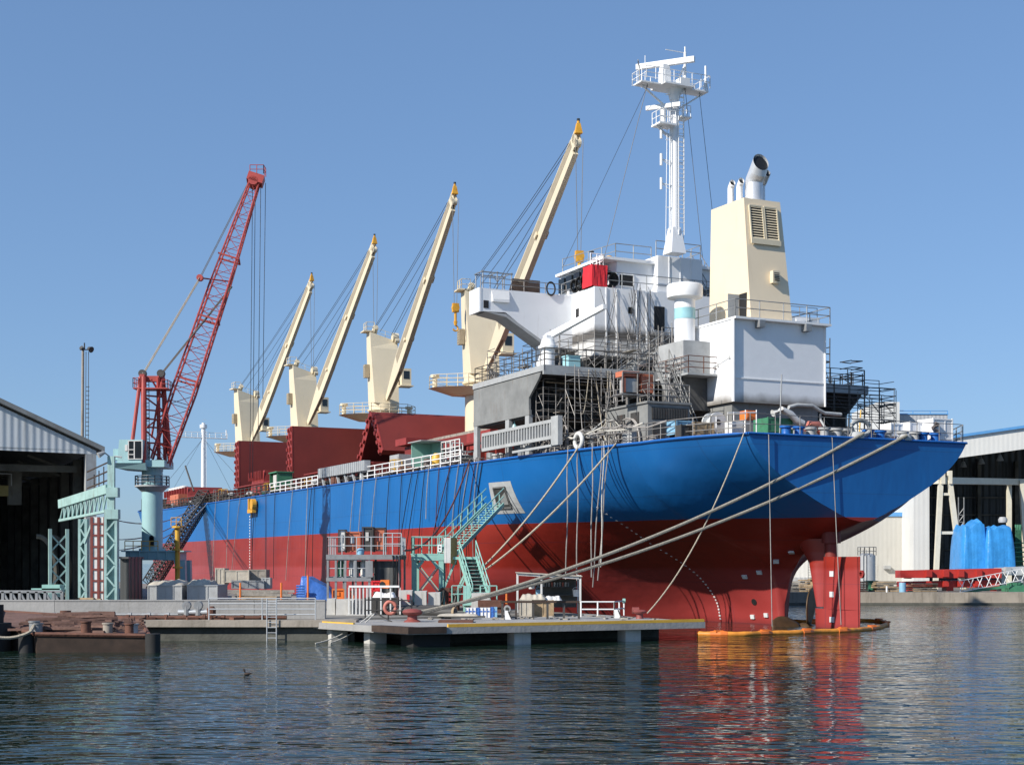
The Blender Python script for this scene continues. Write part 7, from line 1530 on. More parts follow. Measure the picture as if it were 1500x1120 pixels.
scaffold(uH-3.2, uH-1.7, sv(835, uH), sv(900, uH), 15.36, 17.6, 'low scaffold on the boat deck beside the turquoise box', 1.4, 1.4)
scaffold(15, 17, -4.5, -1.5, 15.36, 20.0, 'scaffold in the shadow left of the white engine casing', 1.3, 1.6)
scaffold(15.2, 16.4, sv(1218, 15), sv(1208, 15), 15.36, Zs(497, 15, -9), 'tall thin dark scaffold tower right of the white engine casing', 1.0, 1.6, m='dark_steel', r=.04)
scaffold(14.4, 15.6, sv(1283, 14.5)+1.2, sv(1246, 14.5), 15.36, 16.0, 'low dark scaffold frames on the starboard end of the boat deck', 1.1, .7, m='dark_steel', r=.04, planks=False)
scaffold(12.2, 13.6, sv(1308, 12.5), sv(1272, 12.5), 11.8, 14.1, 'light grey scaffold hanging out at the starboard edge of the stern', 1.2, 1.1, r=.03)
scaffold(23.0, 24.2, 8.5, 11.2, 15.4, 16.9, 'scaffold between the bridge wing pillar and the fourth crane', 1.4, 1.2)
zA0 = z1+.13 if False else Zs(590, ua, px_v(949, ua))+.13
# loose wires and hoses over the house
rnd = random.Random(3)
for i in range(18):
    px0 = rnd.uniform(876, 960); px1 = px0+rnd.uniform(-25, 45); u = uH-.15-rnd.uniform(0, 2.2)
    p = Vector((uH-.12, sv(px0, uH), rnd.uniform(zr-.3, zr+.4))); q = Vector((u, sv(px1, u), rnd.uniform(15.5, 17.5)))
    b = MB(); b.path(sag(p, q, rnd.uniform(.05, .5), 8), .017, 4); sthing(b, 'loose_cable', 'cable_black' if i % 6 else 'cable_grey', 'thin loose cable hanging down the white aft wall of the bridge house', 'cable', 'cables hanging on the bridge house')
for i in range(16):
    px0 = rnd.uniform(845, 985); u = rnd.uniform(9, 13); p = Vector((uP0-.08, sv(px0, uP0), 15.2)); q = Vector((u, sv(px0+rnd.uniform(-20, 30), u), rnd.uniform(10.4, 12.6)))
    b = MB(); b.path(sag(p, q, rnd.uniform(.3, .9), 8), .025, 4); sthing(b, 'loose_hose', ['cable_black', 'cable_grey', 'rope'][i % 3], 'loose hose drooping from the boat deck edge towards the aft deck', 'hose', 'hoses drooping from the boat deck')
scaffold(12.6, 13.8, 5.5, 10.8, 10.1, 14.6, 'scaffold in front of the dark opening, port of the aft deckhouse', 1.9, 1.9, planks=False)
scaffold(ua+.3, ua+1.5, px_v(1008, ua)+.3, px_v(955, ua), zA0, 14.9, 'scaffold on the roof of the aft deckhouse beside the orange cabinets', 1.2, 1.2, planks=False)
scaffold(13.8, 15.0, sv(1000, 14), sv(962, 14), 12.6, 17.6, 'scaffold between the vent tower and the orange cabinets', 1.1, 1.4)
scaffold(18.2, 19.2, sv(905, 18), sv(962, 18), 15.36, zl-.6, 'scaffold under the burnt seam of the bridge house', 1.2, 1.3)
scaffold(10.6, 12.0, -11.2, -4, 11.82, 14.6, 'dark scaffold below the starboard end of the boat deck', 1.3, 1.2, m='dark_steel', planks=False)
rnd = random.Random(77)
for i in range(16):
    u = rnd.uniform(9, 15); v = bdeck(u)[0]-rnd.uniform(.5, 2.2); w = rnd.uniform(.7, 1.6); hh_ = rnd.uniform(.8, 1.9); a = rnd.uniform(-.5, .5); z = 10.05
    b = MB(); b.path([Vector((u+w*math.cos(t)*math.cos(a), v+w*math.cos(t)*math.sin(a)*.5, z+hh_*math.sin(t)**.8)) for t in [k*math.pi/14 for k in range(15)]], rnd.choice([.03, .045, .055]), 5)
    sthing(b, 'hose_arch', rnd.choice(['cable_grey', 'rope_white', 'rope_dark', 'rubber', 'cable_grey']), 'hose bowed up in a loop behind the port quarter rail', 'hose', 'bowed hoses behind the port quarter rail')
for i in range(5):
    u = 14.5-i*1.6; b = MB(); b.path([Vector((u, bdeck(u)[0]-.3, 11.1)), Vector((u-1, bdeck(u)[0]-.35, 10.7+.1*i)), Vector((u-2.2, bdeck(u-2)[0]-.35, 11.0)), Vector((u-3.6, bdeck(u-3)[0]-.35, 11.25))], .05, 6); sthing(b, 'rail_hose', 'rope_white' if i % 2 else 'cable_grey', 'pale hose slung along the port quarter rail', 'hose', 'hoses slung along the quarter rail')
u = 11.2; b = MB(); v = bdeck(u)[0]-.1; b.path([Vector((u+.45*math.cos(t), v, 10.62+.42*math.sin(t))) for t in [k*.393 for k in range(17)]], .13, 8, False); sthing(b, 'round_chock', 'white_dirty', 'pale round mooring chock on the port rail aft of the stowed gangway', 'chock', smooth=50)
# red tarpaulin box on the bridge wing deck, hose coils, timber screen, ring
uR = uH+.4; va, vb = sv(864, uR), sv(886, uR); z0, z1 = zr+.05, Zs(388, uR, va)
b = MB(); n = 10; rows = []
for k in range(7):
    z = z0+(z1-z0)*k/6; w = 1+.03*math.sin(k*2.1); row = []
    for i in range(41):
        s = i/40*4; j = int(s) % 4; t = s-int(s); cs4 = [(0, va), (0, vb), (1.3, vb), (1.3, va)]; p, q = cs4[j], cs4[(j+1) % 4]
        f = .015*math.sin(i*1.9+k*.8)+.01*math.sin(i*3.7)
        row.append(Vector((uR-.3+(p[0]+(q[0]-p[0])*t)*w+f, p[1]+(q[1]-p[1])*t+f, z)))
    rows.append(row)
b.grid(rows); b.poly([r for r in rows[-1][:-1]]); rb_ = sthing(b, 'tarpaulin_box', 'red_bright', 'bright red tarpaulin wrapped box standing on the white bridge house', 'box')
for i, (px, rr) in enumerate(((893, .5), (899, .42), (850, .45), (858, .5), (842, .4))):
    u = uH+.3 if i < 2 else 20.5+.5*i; v = sv(px, u); v = v if i < 2 else 6.3; u = u if i < 2 else U(px, 6.3); b = MB()
    for k in range(5): b.path([Vector((u+.05*k, v+(rr-.05*k)*math.cos(t)*.8, zr+.6+(rr-.03*k)*math.sin(t))) for t in [j*.393 for j in range(17)]], .05, 5, False)
    sthing(b, 'hose_coil', 'rubber', 'coil of black hoses hung over the railing of the bridge house', 'hose', 'hose coils on the bridge house')
b = MB(); u0, u1 = 21.5, 21.58; v0, v1 = sv(791, 21.5), sv(745, 21.5); zb = 20.9
for k in range(6): b.loft([Vector((u0, v1-.05*k, zb+.17*k)), Vector((u1, v1-.05*k, zb+.17*k)), Vector((u1, v0, zb+.17*k)), Vector((u0, v0, zb+.17*k))], [Vector((u0, v1-.05*k-.05, zb+.165*(k+1))), Vector((u1, v1-.05*k-.05, zb+.165*(k+1))), Vector((u1, v0, zb+.165*(k+1))), Vector((u0, v0, zb+.165*(k+1)))])
sthing(b, 'timber_screen', 'brown_board', 'dark brown timber screen behind the rail of the bridge wing', 'screen')
b = MB(); u = 20.8; v = sv(807, u); b.path([Vector((u, v+.3*math.cos(t), 21.3+.42*math.sin(t))) for t in [j*.393 for j in range(17)]], .06, 6, False); sthing(b, 'hose_ring', 'rubber', 'black rubber ring standing on the bridge wing beside the timber screen', 'ring')
b = MB(); u = uH+4; b.lathe((u, sv(892, u), zw-.3), [(.25, 0), (.3, .5), (.2, .8)], 10); sthing(b, 'search_light', 'hook_yellow', 'small tan searchlight on the wheelhouse roof behind the red box', 'lamp')
b = MB(); b.rail([(uH+.6, sv(866, uH+.5), z1), (uH+.6, sv(885, uH+.5), z1), (uH+2, sv(885, uH+.5), z1)], h=.8, nr=2, sp=.5, r=.03); sthing(b, 'rail_cage', 'white_plain', 'white pipe cage above the red tarpaulin box', 'railing')
b = MB(); b.tube((24, 3.5, zw-.3), (24, 3.5, zw+1.2), .03, n=5); b.box((24, 3.5, zw+1.2), (.1, .35, .1)); sthing(b, 'antenna', 'dark_steel', 'thin antenna mast standing on the wheelhouse roof', 'antenna')
# turquoise box on the boat deck; lamp under it
b = MB(); u = uP0+1.5; b.bx(u, u+.8, sv(850, u), sv(833, u), 15.36, 16.2); b.bx(u-.05, u+.85, sv(850, u)-.05, sv(833, u)+.05, 16.202, 16.28); sthing(b, 'turquoise_box', 'win_cyan', 'turquoise gear box standing on the boat deck edge behind the railing', 'box')
b = MB(); u = uP0+5; v = 11.6; b.lathe((u, v, 12.0), [(.22, 0), (.14, .22), (.06, .3), (.04, .45)], 12); sthing(b, 'work_lamp', 'win_cyan', 'pale bell shaped lamp hanging below the boat deck', 'lamp')
# orange switch cabinets on a stand
u = 8.6
st_ = thing('switchgear_stand', 'raised steel stand carrying orange switch cabinets behind the aft deckhouse', 'stand', (u+.5, sv(925, u), z1), 'S')
zst = Zs(577, u, sv(925, u)); zA = Zs(590, ua, px_v(949, ua))+.13
b = MB()
for px in (912, 934, 958):
    for du in (0, 1.0): b.tube((u+du, sv(px, u), zA), (u+du, sv(px, u), zst+1.2), .045, n=6)
b.bx(u-.05, u+1.05, sv(959, u), sv(910, u), zst-.06, zst+.02); b.bar((u, sv(912, u), zst+1.2), (u, sv(958, u), zst+1.25), .07, .07); b.build('stand', 'scaffold', st_)
b = MB(); b.bx(u+.1, u+.8, sv(958, u), sv(941, u), zst+.15, zst+1.2); b.build('cabinet', 'orange_box', st_)
b = MB(); b.bx(u+.1, u+.8, sv(936, u), sv(918, u), zst+.12, zst+.9); b.build('cabinet', 'light_grey', st_)
b = MB(); b.bx(u+.05, u+.9, sv(938, u), sv(913, u), zst+1.0, zst+1.3); b.tube((u+.1, sv(915, u), zst+.1), (u+.1, sv(915, u), zst+.9), .12, n=10); b.build('canopy', 'orange_box', st_)
b = MB(); b.tube((u+.08, sv(950, u), zst+.7), (u+.0, sv(950, u), zst+.7), .05, n=8); b.build('switch', 'black', st_)
# aft deck gear behind the port bulwark and along the transom
def abox(px0, px1, py0, py1, u, m, name, lab, cat, dep=.9, rails=False, group=None):
    v0, v1 = sv(px1, u), sv(px0, u); z0, zt = Zs(py1, u, (v0+v1)/2), Zs(py0, u, (v0+v1)/2); b = MB(); b.bx(u, u+dep, v0, v1, z0, zt)
    for v in (v0, v1): b.bx(u-.035, u+.03, v-.035, v+.035, z0, zt+.03)
    b.bx(u-.03, u-.001, v0, v1, zt-.08, zt-.02); b.bx(u-.03, u-.001, v0, v1, z0+.05, z0+.11); b.bx(u-.02, u-.002, v0+(v1-v0)*.35, v0+(v1-v0)*.4, z0+.1, zt-.1)
    return sthing(b, name, m, lab, cat, group)
abox(1017, 1045, 618, 640, 3.2, 'wood', 'pallet_screen', 'upright brown slatted pallet on the aft deck by the large cable drum', 'pallet', .25)
abox(991, 1016, 616, 636, 4.0, 'light_blue', 'machine_cover', 'pale blue machine cover beside the upright pallet', 'machine', 1.0)
abox(998, 1014, 622, 641, 3.4, 'dark_steel', 'pump_set', 'dark pump set in front of the pale blue machine cover', 'pump', .6)
u = 3.8; v = sv(1052, u); zc_ = Zs(618, u, v); b = MB(); b.tube((u, v, zc_), (u+.1, v, zc_), .55, n=24); b.tube((u+.1, v, zc_), (u+.7, v, zc_), .3, n=16); b.tube((u+.7, v, zc_), (u+.8, v, zc_), .55, n=24); b.mi = 1; b.tube((u-.012, v, zc_), (u-.002, v, zc_), .16, n=14); sthing(b, 'cable_drum', ['white_dirty', 'dark_steel'], 'large pale cable drum standing on edge on the aft deck', 'drum')
cg = thing('welding_cage', 'white pipe cage holding orange and white welding sets on the stern corner', 'cage', (2.6, sv(1088, 2.6), 10.3), 'S'); u = 2.4
b = MB()
for px in (1066, 1092, 1108):
    for du in (0, 1.1): b.tube((u+du, sv(px, u), 10.25), (u+du, sv(px, u), Zs(600 if px > 1070 else 606, u, sv(px, u))), .035, n=5)
for zz in (11.0, 11.6): b.bar((u, sv(1066, u), zz), (u, sv(1108, u), zz+.1), .05, .05)
b.build('frame', 'white_plain', cg)
b = MB(); b.bx(u+.1, u+.8, sv(1110, u), sv(1096, u), Zs(613, u, 6), Zs(600, u, 6)); b.build('cabinet', 'orange', cg)
b = MB(); b.bx(u+.1, u+.8, sv(1090, u), sv(1074, u), 10.3, 11.2); b.build('cabinet', 'white_dirty', cg)
abox(1125, 1160, 612, 634, 4.0, 'green_paint', 'winch_cover', 'dark green winch half hidden behind the stern railing', 'winch', 1.4)
abox(1305, 1322, 620, 640, 1.6, 'white_plain', 'white_box', 'small white box on the stern deck, left of three', 'box', .9); abox(1333, 1352, 618, 641, 1.9, 'white_plain', 'white_box', 'white box on the stern deck, middle of three', 'box', .9); abox(1367, 1395, 613, 645, 1.0, 'white_plain', 'white_cabinet', 'tall white cabinet with a net at the starboard stern corner', 'cabinet', 1.3)
u = .9; b = MB(); b.path([Vector((u, sv(1370+4*math.sin(t*9), u), Zs(618+15*t, u, -5))) for t in [j/12 for j in range(13)]], .09, 6); sthing(b, 'hanging_net', 'rope_dark', 'dark net hung on the tall white cabinet at the stern corner', 'net')
for i, (px, pt, m, lab) in enumerate(((1142, 548, 'steel_grey', 'thin bare pole standing upright behind the stern railing in front of the white casing'), (1258, 600, 'yellow', 'thin yellow pole standing behind the mooring bitts'))):
    u = 1.6; v = sv(px, u); b = MB(); b.tube((u, v, 10.2), (u, sv(px+3, u), Zs(pt, u, v)), .04, n=6); sthing(b, 'pole', m, lab, 'pole')
u = 5.2; b = MB(); pts = [Vector((u, sv(px, u), Zs(py, u, sv(px, u)))) for px, py in ((1152, 603), (1156, 596), (1168, 593), (1190, 594), (1199, 600), (1208, 605), (1232, 607))]; b.path(pts, .11, 8); b.path([pts[-2]+Vector((0, .3, -.05)), pts[-2]+Vector((0, .3, -.4)), Vector((u-.4, sv(1202, u), Zs(625, u, 0)))], .07, 6); sthing(b, 'vent_pipe', 'light_grey', 'bent grey ventilation pipe running along the foot of the white casing', 'pipe', smooth=50)
u = 3.8; b = MB(); b.path([Vector((u, sv(px, u), Zs(py, u, sv(px, u)))) for px, py in ((1132, 605), (1145, 600), (1158, 606), (1166, 615), (1176, 620))], .2, 8); sthing(b, 'air_duct', 'white_dirty', 'fat pale flexible air duct on the aft deck below the white casing', 'duct', smooth=60)
u = 2.2; b = MB(); b.path([Vector((u, sv(px, u), Zs(py, u, sv(px, u)))) for px, py in ((1178, 628), (1185, 621), (1198, 621), (1203, 630), (1200, 634))], .18, 8); sthing(b, 'winch_drum', 'salmon', 'salmon coloured rounded winch part between the mooring bitts', 'winch', smooth=60)
b = MB(); u = 1.5; b.tube((u, sv(1218, u), 10.5), (u, sv(1208, u), 10.5), .3, n=12); sthing(b, 'mint_drum', 'mint', 'pale mint drum lying between the mooring bitts', 'drum')
# ------- clutter behind the port rail
cl_lab = {'box': 'rusty gear box among the clutter along the port rail', 'drum': 'grey drum among the clutter along the port rail', 'pipe': 'bundle of pipes lying along the port rail', 'coil': 'dark hose coil lying along the port rail', 'vent': 'grey mushroom ventilator along the port rail', 'bitt': 'pair of mooring bollards along the port rail', 'frame': 'small pipe frame along the port rail'}
def clutter(u, v, kind, rnd, m=None):
    z = bdeck(u)[1]-.08; b = MB()
    if kind == 'box':
        w, l, h = rnd.uniform(.4, 1.1), rnd.uniform(.5, 1.3), rnd.uniform(.4, 1.1); b.box((u, v, z+h/2), (l, w, h), rz=rnd.uniform(-.2, .2)); b.box((u, v, z+h+.03), (l*1.05, w*1.05, .05)); b.box((u-.1, v+w/2+.02, z+h*.5), (l*.4, .05, h*.5)); m = m or rnd.choice(['rust', 'steel_grey', 'orange_box', 'primer_grey', 'green_paint', 'salmon', 'light_grey', 'primer_dark'])
    elif kind == 'drum': b.lathe((u, v, z), [(.28, 0), (.28, .3), (.3, .32), (.28, .35), (.28, .8), (.25, .83)], 12); m = m or rnd.choice(['light_grey', 'steel_grey', 'rust', 'light_blue'])
    elif kind == 'pipe':
        for i in range(rnd.randint(4, 8)): b.tube((u-rnd.uniform(1, 2.4), v+rnd.uniform(-.3, .3), z+.08+i*.07), (u+rnd.uniform(1, 2.4), v+rnd.uniform(-.3, .3), z+.10+i*.09), .06, n=6)
        m = m or rnd.choice(['steel_grey', 'rust', 'wood_grey', 'scaffold'])
    elif kind == 'coil':
        for i in range(4): b.path([Vector((u+(.5-.05*i)*math.cos(t), v+(.35-.03*i)*math.sin(t), z+.1+.11*i+.05*math.sin(3*t))) for t in [j*.45 for j in range(15)]], .06, 5)
        m = m or rnd.choice(['rubber', 'rope_dark', 'cable_grey'])
    elif kind == 'vent': b.lathe((u, v, z), [(.2, 0), (.2, .7), (.42, .75), (.42, .95), (.2, 1.08)], 14); m = m or 'light_grey'
    elif kind == 'bitt':
        for e in (-.4, .4): b.lathe((u+e, v, z), [(.24, 0), (.2, .1), (.2, .55), (.28, .6), (.25, .7)], 12)
        b.box((u, v, z+.05), (1.5, .5, .1)); m = 'light_grey'
    else:
        L, h = rnd.uniform(.8, 1.6), rnd.uniform(.9, 1.7)
        for du in (-L/2, L/2):
            for dv in (-.3, .3): b.tube((u+du, v+dv, z), (u+du, v+dv, z+h), .035, n=5)
        for zz in (h, h*.55):
            for dv in (-.3, .3): b.tube((u-L/2, v+dv, z+zz), (u+L/2, v+dv, z+zz), .03, n=4)
            for du in (-L/2, L/2): b.tube((u+du, v-.3, z+zz), (u+du, v+.3, z+zz), .03, n=4)
        m = m or rnd.choice(['scaffold', 'rust', 'yellow'])
    sthing(b, {'box': 'gear_box', 'drum': 'deck_drum', 'pipe': 'pipe_bundle', 'coil': 'hose_coil', 'vent': 'deck_ventilator', 'bitt': 'bollard_pair', 'frame': 'pipe_trestle'}[kind], m, cl_lab[kind], {'box': 'box', 'drum': 'drum', 'pipe': 'pipes', 'coil': 'hose', 'vent': 'ventilator', 'bitt': 'bollard', 'frame': 'frame'}[kind], 'port rail clutter: '+kind)
rnd = random.Random(12)
uu = 25.6
while uu < 134:
    k = rnd.choice(['box', 'box', 'box', 'pipe', 'pipe', 'drum', 'coil', 'coil', 'frame', 'frame', 'vent'])
    clutter(uu, bdeck(uu)[0]-rnd.uniform(.9, 2.6), k, rnd); uu += rnd.uniform(.7, 1.6)
uu = 26.0
while uu < 132:
    clutter(uu, bdeck(uu)[0]-rnd.uniform(.5, 1.2), rnd.choice(['pipe', 'coil', 'coil', 'box', 'frame', 'pipe']), rnd, rnd.choice(['dark_steel', 'rust_dark', 'rope_dark', 'primer_dark', 'rust', 'steel_grey'])); uu += rnd.uniform(1.0, 2.4)
uu = 5.0
while uu < 24:
    k = rnd.choice(['box', 'pipe', 'drum', 'coil', 'coil', 'frame', 'vent', 'bitt'])
    clutter(uu, bdeck(uu)[0]-rnd.uniform(.7, 1.5), k, rnd); uu += rnd.uniform(.8, 1.5)
# named bits along the rail
um_ = U(622, 11.6); sh2 = thing('mint_shelter', 'mint green sheet metal shelter on deck beside the white port railing', 'shelter', (um_, 11.6, 10), 'S')
wv_ = 1.1; z2_ = Zs(648, um_, 11.6)
b = MB(); b.bx(um_-wv_, um_+wv_, 10.6, 10.66, 10, z2_); b.bx(um_+wv_-.06, um_+wv_, 10.67, 12.2, 10, z2_-.003); b.bx(um_-wv_, um_-wv_+.06, 11.4, 12.2, 10, 11.3); b.build('wall', 'mint', sh2)
b = MB(); b.bx(um_-wv_-.2, um_+wv_+.2, 10.4, 12.4, z2_+.002, z2_+.07); b.build('roof', 'light_grey', sh2)
ug = U(408, 11.8); zg = Zs(693, ug, 11.8); gh = thing('green_hut', 'small dark green open hut with white panel on the fore deck', 'hut', (ug, 11.8, 10), 'S')
b = MB(); b.bx(ug-1.3, ug+1.3, 10.8, 10.9, 10, zg); b.bx(ug+1.2, ug+1.3, 10.91, 12.3, 10, zg-.003); b.bx(ug-1.3, ug-1.2, 10.91, 12.3, 10, zg-.003); b.bx(ug-1.4, ug+1.4, 10.7, 12.4, zg, zg+.12); b.build('hut_wall', 'green_paint', gh)
b = MB(); b.bx(ug-1.0, ug+.1, 12.25, 12.3, 10.9, zg-.2); b.build('panel', 'concrete_white', gh)
ut = 36; 
for i, (u0, u1, v0, v1, z0, z1, m, lab) in enumerate(((29.5, 44, 3.5, 8, 12.97, 13.4, 'wood_grey', 'long stack of weathered planks on the nearest red hatch'), (31, 38, 3, 6, 13.42, 13.75, 'galv', 'grey steel plates on the plank stack of the nearest red hatch'))):
    b = MB(); r2 = random.Random(i)
    for k in range(22): u = u0+r2.uniform(0, 2); b.bx(u, u1-r2.uniform(0, 2), v0+(v1-v0)*k/22, v0+(v1-v0)*(k+.8)/22, z0+r2.uniform(0, .1), z1-r2.uniform(0, .15))
    sthing(b, 'plank_stack', m, lab, 'planks')
ub = U(590, 10.5); b = MB(); b.bx(ub-1, ub+1, 10, 11.2, 10, 11.9); b.bx(ub-.9, ub+.9, 11.2, 11.24, 10.2, 11.7); sthing(b, 'grey_locker', 'light_grey', 'grey deck locker left of the mint shelter', 'locker')
b = MB(); ub = U(640, 11.8); b.lathe((ub, 11.8, 10), [(.3, 0), (.35, .5), (.4, 1.0), (.2, 1.3)], 12); sthing(b, 'yellow_pump', 'yellow', 'yellow pump standing right of the mint shelter', 'pump', smooth=40)
ub = U(664, 12); kf = MB(); kf.rail([(ub-1.6, 12.2, 10), (ub+1.6, 12.2, 10), (ub+1.6, 10.6, 10)], h=1.9, nr=4, sp=.8, r=.05); sthing(kf, 'white_rack', 'white_dirty', 'white pipe rack on deck between the mint shelter and the grey plating', 'rack')
for i, (px, py, w_) in enumerate(((375, 690, 2.6), (257, 716, 7))):
    u = U(px, 9.5); z = Zs(py, u, 9.5); b = MB(); b.loft([Vector((u+w_*s, 9.5+t, 10.4)) for s, t in ((-1, 0), (1, 0), (1, -5), (-1, -5))], [Vector((u+w_*s*.9, 9.5+t, z)) for s, t in ((-1, -.3), (1, -.3), (1, -4.7), (-1, -4.7))])
    for k in range(9): b.box((u+w_*(k/4-1)*.92, 9.55, z-.5), (.12, .3, .9))
    sthing(b, 'winch_house', 'hatch_red_side', ['low dark red winch house beside the foremost upright hatch cover', 'dark red winch on the fore deck at the foot of the foremast'][i], 'winch')
for i in range(8):
    u = U(252, 9)+i*1.1-4; b = MB(); b.lathe((u, 8.2, 12.9), [(.5, 0), (.55, .3), (.5, .9), (.3, 1.0)], 14)
    sthing(b, 'white_drum', 'white_dirty', 'white drum in the row on the fore deck left of the foremast', 'drum', 'white drums on the fore deck', smooth=40)
b = MB(); u = U(284, 10); b.tube((u, 10, 12.5), (u+3, 10.4, 15.8), .12, n=6); sthing(b, 'davit', 'dark_steel', 'thin dark davit leaning left beside the white foremast', 'davit')
u = U(262, 11); b = MB(); b.bx(u-2.5, u+2.5, 10.5, 11.6, 10.6, 12.2); b.bx(u-1, u+.6, 11.6, 11.65, 10.9, 12.0); sthing(b, 'orange_container', 'orange_box', 'orange container on the fore deck above the gangway', 'container')
# lifebuoy-yellow lifting hook hanging over the port side
u = U(370, 13.3); zz = Zs(742, u, 13.3); yk = thing('lifting_hook', 'yellow lifting hook block hanging in front of the blue port side', 'hook', (u, 13.4, zz), 'S')
b = MB(); b.bx(u-.9, u+.9, 13.2, 13.6, zz-.6, zz-.25); b.bx(u+.55, u+.9, 13.25, 13.55, zz-.25, zz+.8); b.tube((u-.55, 13.2, zz+.2), (u-.55, 13.6, zz+.2), .55, n=16); b.build('block', 'hook_yellow', yk)
b = MB(); b.path([Vector((u+.8, 13.4, zz+.8)), Vector((u+.8, 12.8, bdeck(u)[1]+1))], .03, 5); b.tube((u, 13.4, zz-.6), (u, 13.4, zz-1.1), .12, n=8); b.path([Vector((u, 13.4, zz-1.1)), Vector((u-.1, 13.35, 2.0))], .03, 5); b.build('rope', 'dark_steel', yk)
# ------- cables and hoses hanging down the port side
HC = [(404, 404, 846, 'cable_black'), (375, 374, 850, 'cable_black'), (353, 345, 800, 'cable_grey'), (317, 313, 800, 'cable_grey'), (337, 333, 840, 'cable_grey'), (430, 427, 850, 'cable_grey'), (452, 449, 805, 'cable_grey'), (458, 456, 850, 'cable_black'), (462, 458, 800, 'cable_black'), (533, 527, 800, 'cable_grey'), (553, 546, 800, 'cable_grey'), (590, 592, 790, 'cable_black'), (606, 590, 765, 'cable_black'), (615, 597, 775, 'cable_black'), (624, 617, 800, 'cable_black'), (630, 628, 760, 'cable_grey'), (645, 643, 790, 'cable_red'), (660, 655, 800, 'cable_black'), (663, 628, 770, 'cable_red'), (674, 668, 800, 'cable_grey'), (683, 676, 790, 'cable_black'), (699, 690, 790, 'cable_red'), (703, 698, 770, 'cable_grey'), (709, 703, 800, 'cable_black'), (690, 682, 812, 'cable_grey'), (833, 829, 850, 'cable_grey'), (847, 845, 850, 'cable_grey'), (868, 866, 845, 'cable_grey'), (882, 868, 860, 'cable_grey'), (884, 880, 830, 'rope_white'), (891, 876, 850, 'cable_grey'), (572, 571, 770, 'cable_black'), (521, 520, 760, 'cable_grey')]
for i, (pt, pb, yb, m) in enumerate(HC):
    if yb < 815 and i % 5: yb += 48
    u = U(pt, 12.8)
    for _ in range(4): u = U(pt, bdeck(u)[0])
    p = Vector((u, bdeck(u)[0]+.06, bdeck(u)[1]+.3)); zb_ = 0
    if pt > 820:
        v_ = bdeck(u)[0]+.08; q = Vector((U(pb, v_), v_, max(1.0, Zs(yb, u, v_)))); b = MB(); b.path([p+Vector((0, -.5, -.1)), p]+[p.lerp(q, k/8)+Vector((.04*math.sin(k*1.3+i), .03*math.sin(k+i), 0)) for k in range(1, 9)], .036, 5)
        sthing(b, 'hanging_cable', m, {'cable_grey': 'thin grey hose hanging straight down from the port quarter of the ship', 'rope_white': 'thin white rope hanging straight down from the port quarter'}[m], 'cable', 'hanging quarter '+m); continue
    hp, hn = hull_hit(pb, yb); q = Vector((hp.x, max(hp.y+.25, bdeck(u)[0]*.0+hp.y+.25), hp.z))
    mid = p.lerp(q, .5); hm = hull_at(mid.x, mid.z); mid.y = max(mid.y, hm.y+.25)
    pts = [p+Vector((0, -.5, -.1)), p]
    for k in range(1, 11): t = k/10; w_ = p*(1-t)**2+mid*2*t*(1-t)+q*t*t; hh_ = hull_at(w_.x, max(.2, w_.z)); w_.y = max(w_.y, hh_.y+.05); pts.append(w_)
    b = MB(); b.path(pts, .034 if m != 'cable_black' else .032, 5)
    sthing(b, 'hanging_cable', m, {'cable_black': 'thin black cable hanging down the blue port side of the ship', 'cable_grey': 'thin grey hose hanging down the blue port side of the ship', 'cable_red': 'thin dark red hose hanging down the blue port side of the ship', 'rope_white': 'thin white rope hanging down the blue port side near the stern'}[m], 'cable', 'hanging '+m)
b = MB(); u = U(650, 13.2); b.path(sag(Vector((U(690, 12.9), 13.0, 10.2)), ship_xy(Vector((GX(592, 77.5), 77.5, zat(806, 77.5)))), 1.5), .06, 6); sthing(b, 'power_cable', 'cable_red', 'long dark red cable sagging from the deck to the workshop roof', 'cable')
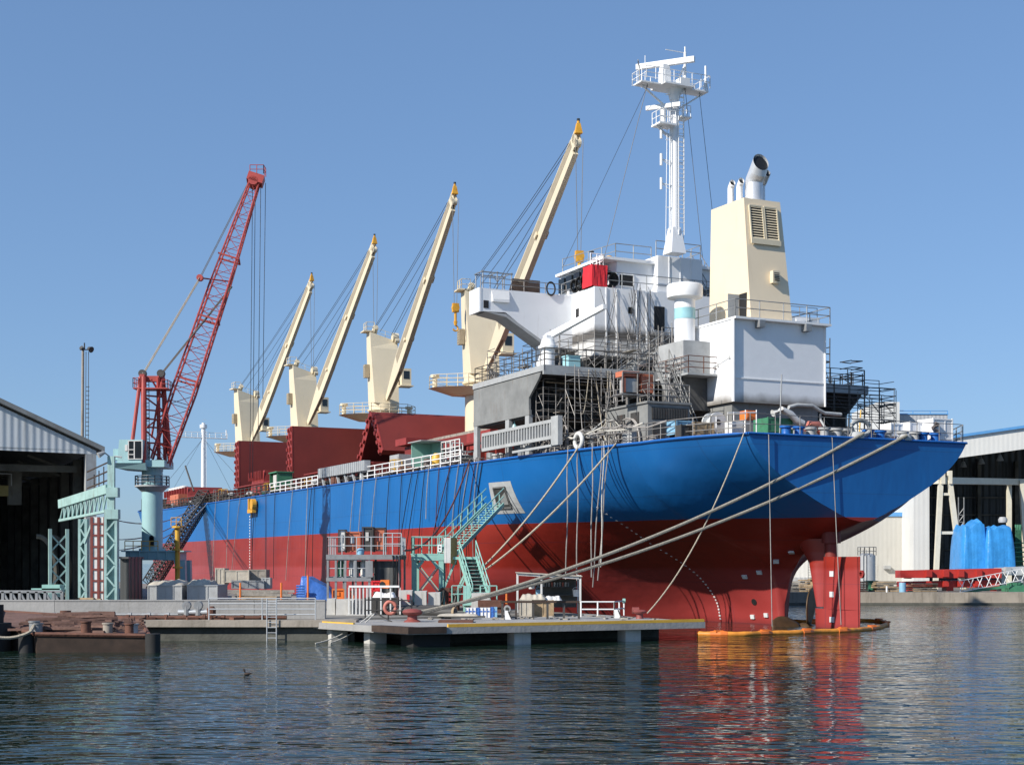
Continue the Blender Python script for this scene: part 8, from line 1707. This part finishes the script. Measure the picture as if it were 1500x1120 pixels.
# ------- mooring ropes
cap_ = Vector((GX(606, 66.3), 66.3, JZ+.3))
for i, (px, sg_, dx) in enumerate(((1262, .9, 0), (1325, 1.0, .25))):
    p = S(-.15, px_v(px, 0), 10.55); b = MB(); b.path([S(.6, px_v(px, .6)+.0, 10.5)]+sag(p, cap_+Vector((dx, .1*i, .15*i)), sg_, 22), .085, 8)
    single(b, 'mooring_rope', 'rope_thick', ['thick pale mooring rope from the stern fairlead to the red bollard, upper of two', 'thick pale mooring rope from the stern fairlead to the red bollard, lower of two'][i], 'rope', 'thick stern mooring ropes')
for i, (pt, end, Yb) in enumerate(((848, (690, 846), 80.5), (903, (700, 842), 80.2))):
    u = U(pt, 11.5)
    for _ in range(4): u = U(pt, bdeck(u)[0])
    p = S(u, bdeck(u)[0]+.08, bdeck(u)[1]+.1); b = MB(); b.path(sag(p, at(end[0], end[1], Yb), .5, 16), .06, 6)
    single(b, 'mooring_rope', 'rope', ['tan mooring rope from the port quarter to the jetty, left of two', 'tan mooring rope from the port quarter to the jetty, right of two'][i], 'rope', 'tan mooring ropes of the port quarter')
for i, (pt, yt, pb, yb, Yb, m) in enumerate(((1078, 640, 948, 898, 71.2, 'rope'), (1079, 641, 990, 745, 0, 'rope'))):
    if i: continue
    u = U(pt, 8); p = S(u, bdeck(u)[0]+.08, 10.3); b = MB(); b.path(sag(p, at(pb, yb, Yb), 1.0, 16), .034, 5); single(b, 'mooring_rope', 'rope', 'slim tan rope from the stern corner down to the small red bollard', 'rope')
for i, (px, pb, u) in enumerate(((1126, 1131, -.12), (1219, 1232, -.12))):
    v = px_v(px, u); b = MB(); b.path([Vector((.3, v, 10.4)), Vector((u, v, 10.25)), Vector((u, px_v((px+pb)/2, u), 5)), Vector((u, px_v(pb, u), .3))], .025, 5); sthing(b, 'hanging_line', 'cable_grey', ['thin grey line hanging straight down from the port end of the transom', 'thin grey line hanging down over the transom in front of the rudder'][i], 'line', 'lines hanging over the transom')
for i, (pt, pb, yb) in enumerate(((520, 495, 907), (530, 505, 935))):
    b = MB(); b.path(sag(at(545, 898, 66), at(462, 942, 63.4), .22), .03, 5) if i == 0 else b.path(sag(at(548, 899, 66), at(484, 941, 63.8), .2), .03, 5); single(b, 'dock_line', 'rope_white', ['thin white line running from the jetty corner down to the water, upper of two', 'thin white line running from the jetty corner down to the water, lower of two'][i], 'rope', 'white lines at the jetty corner')
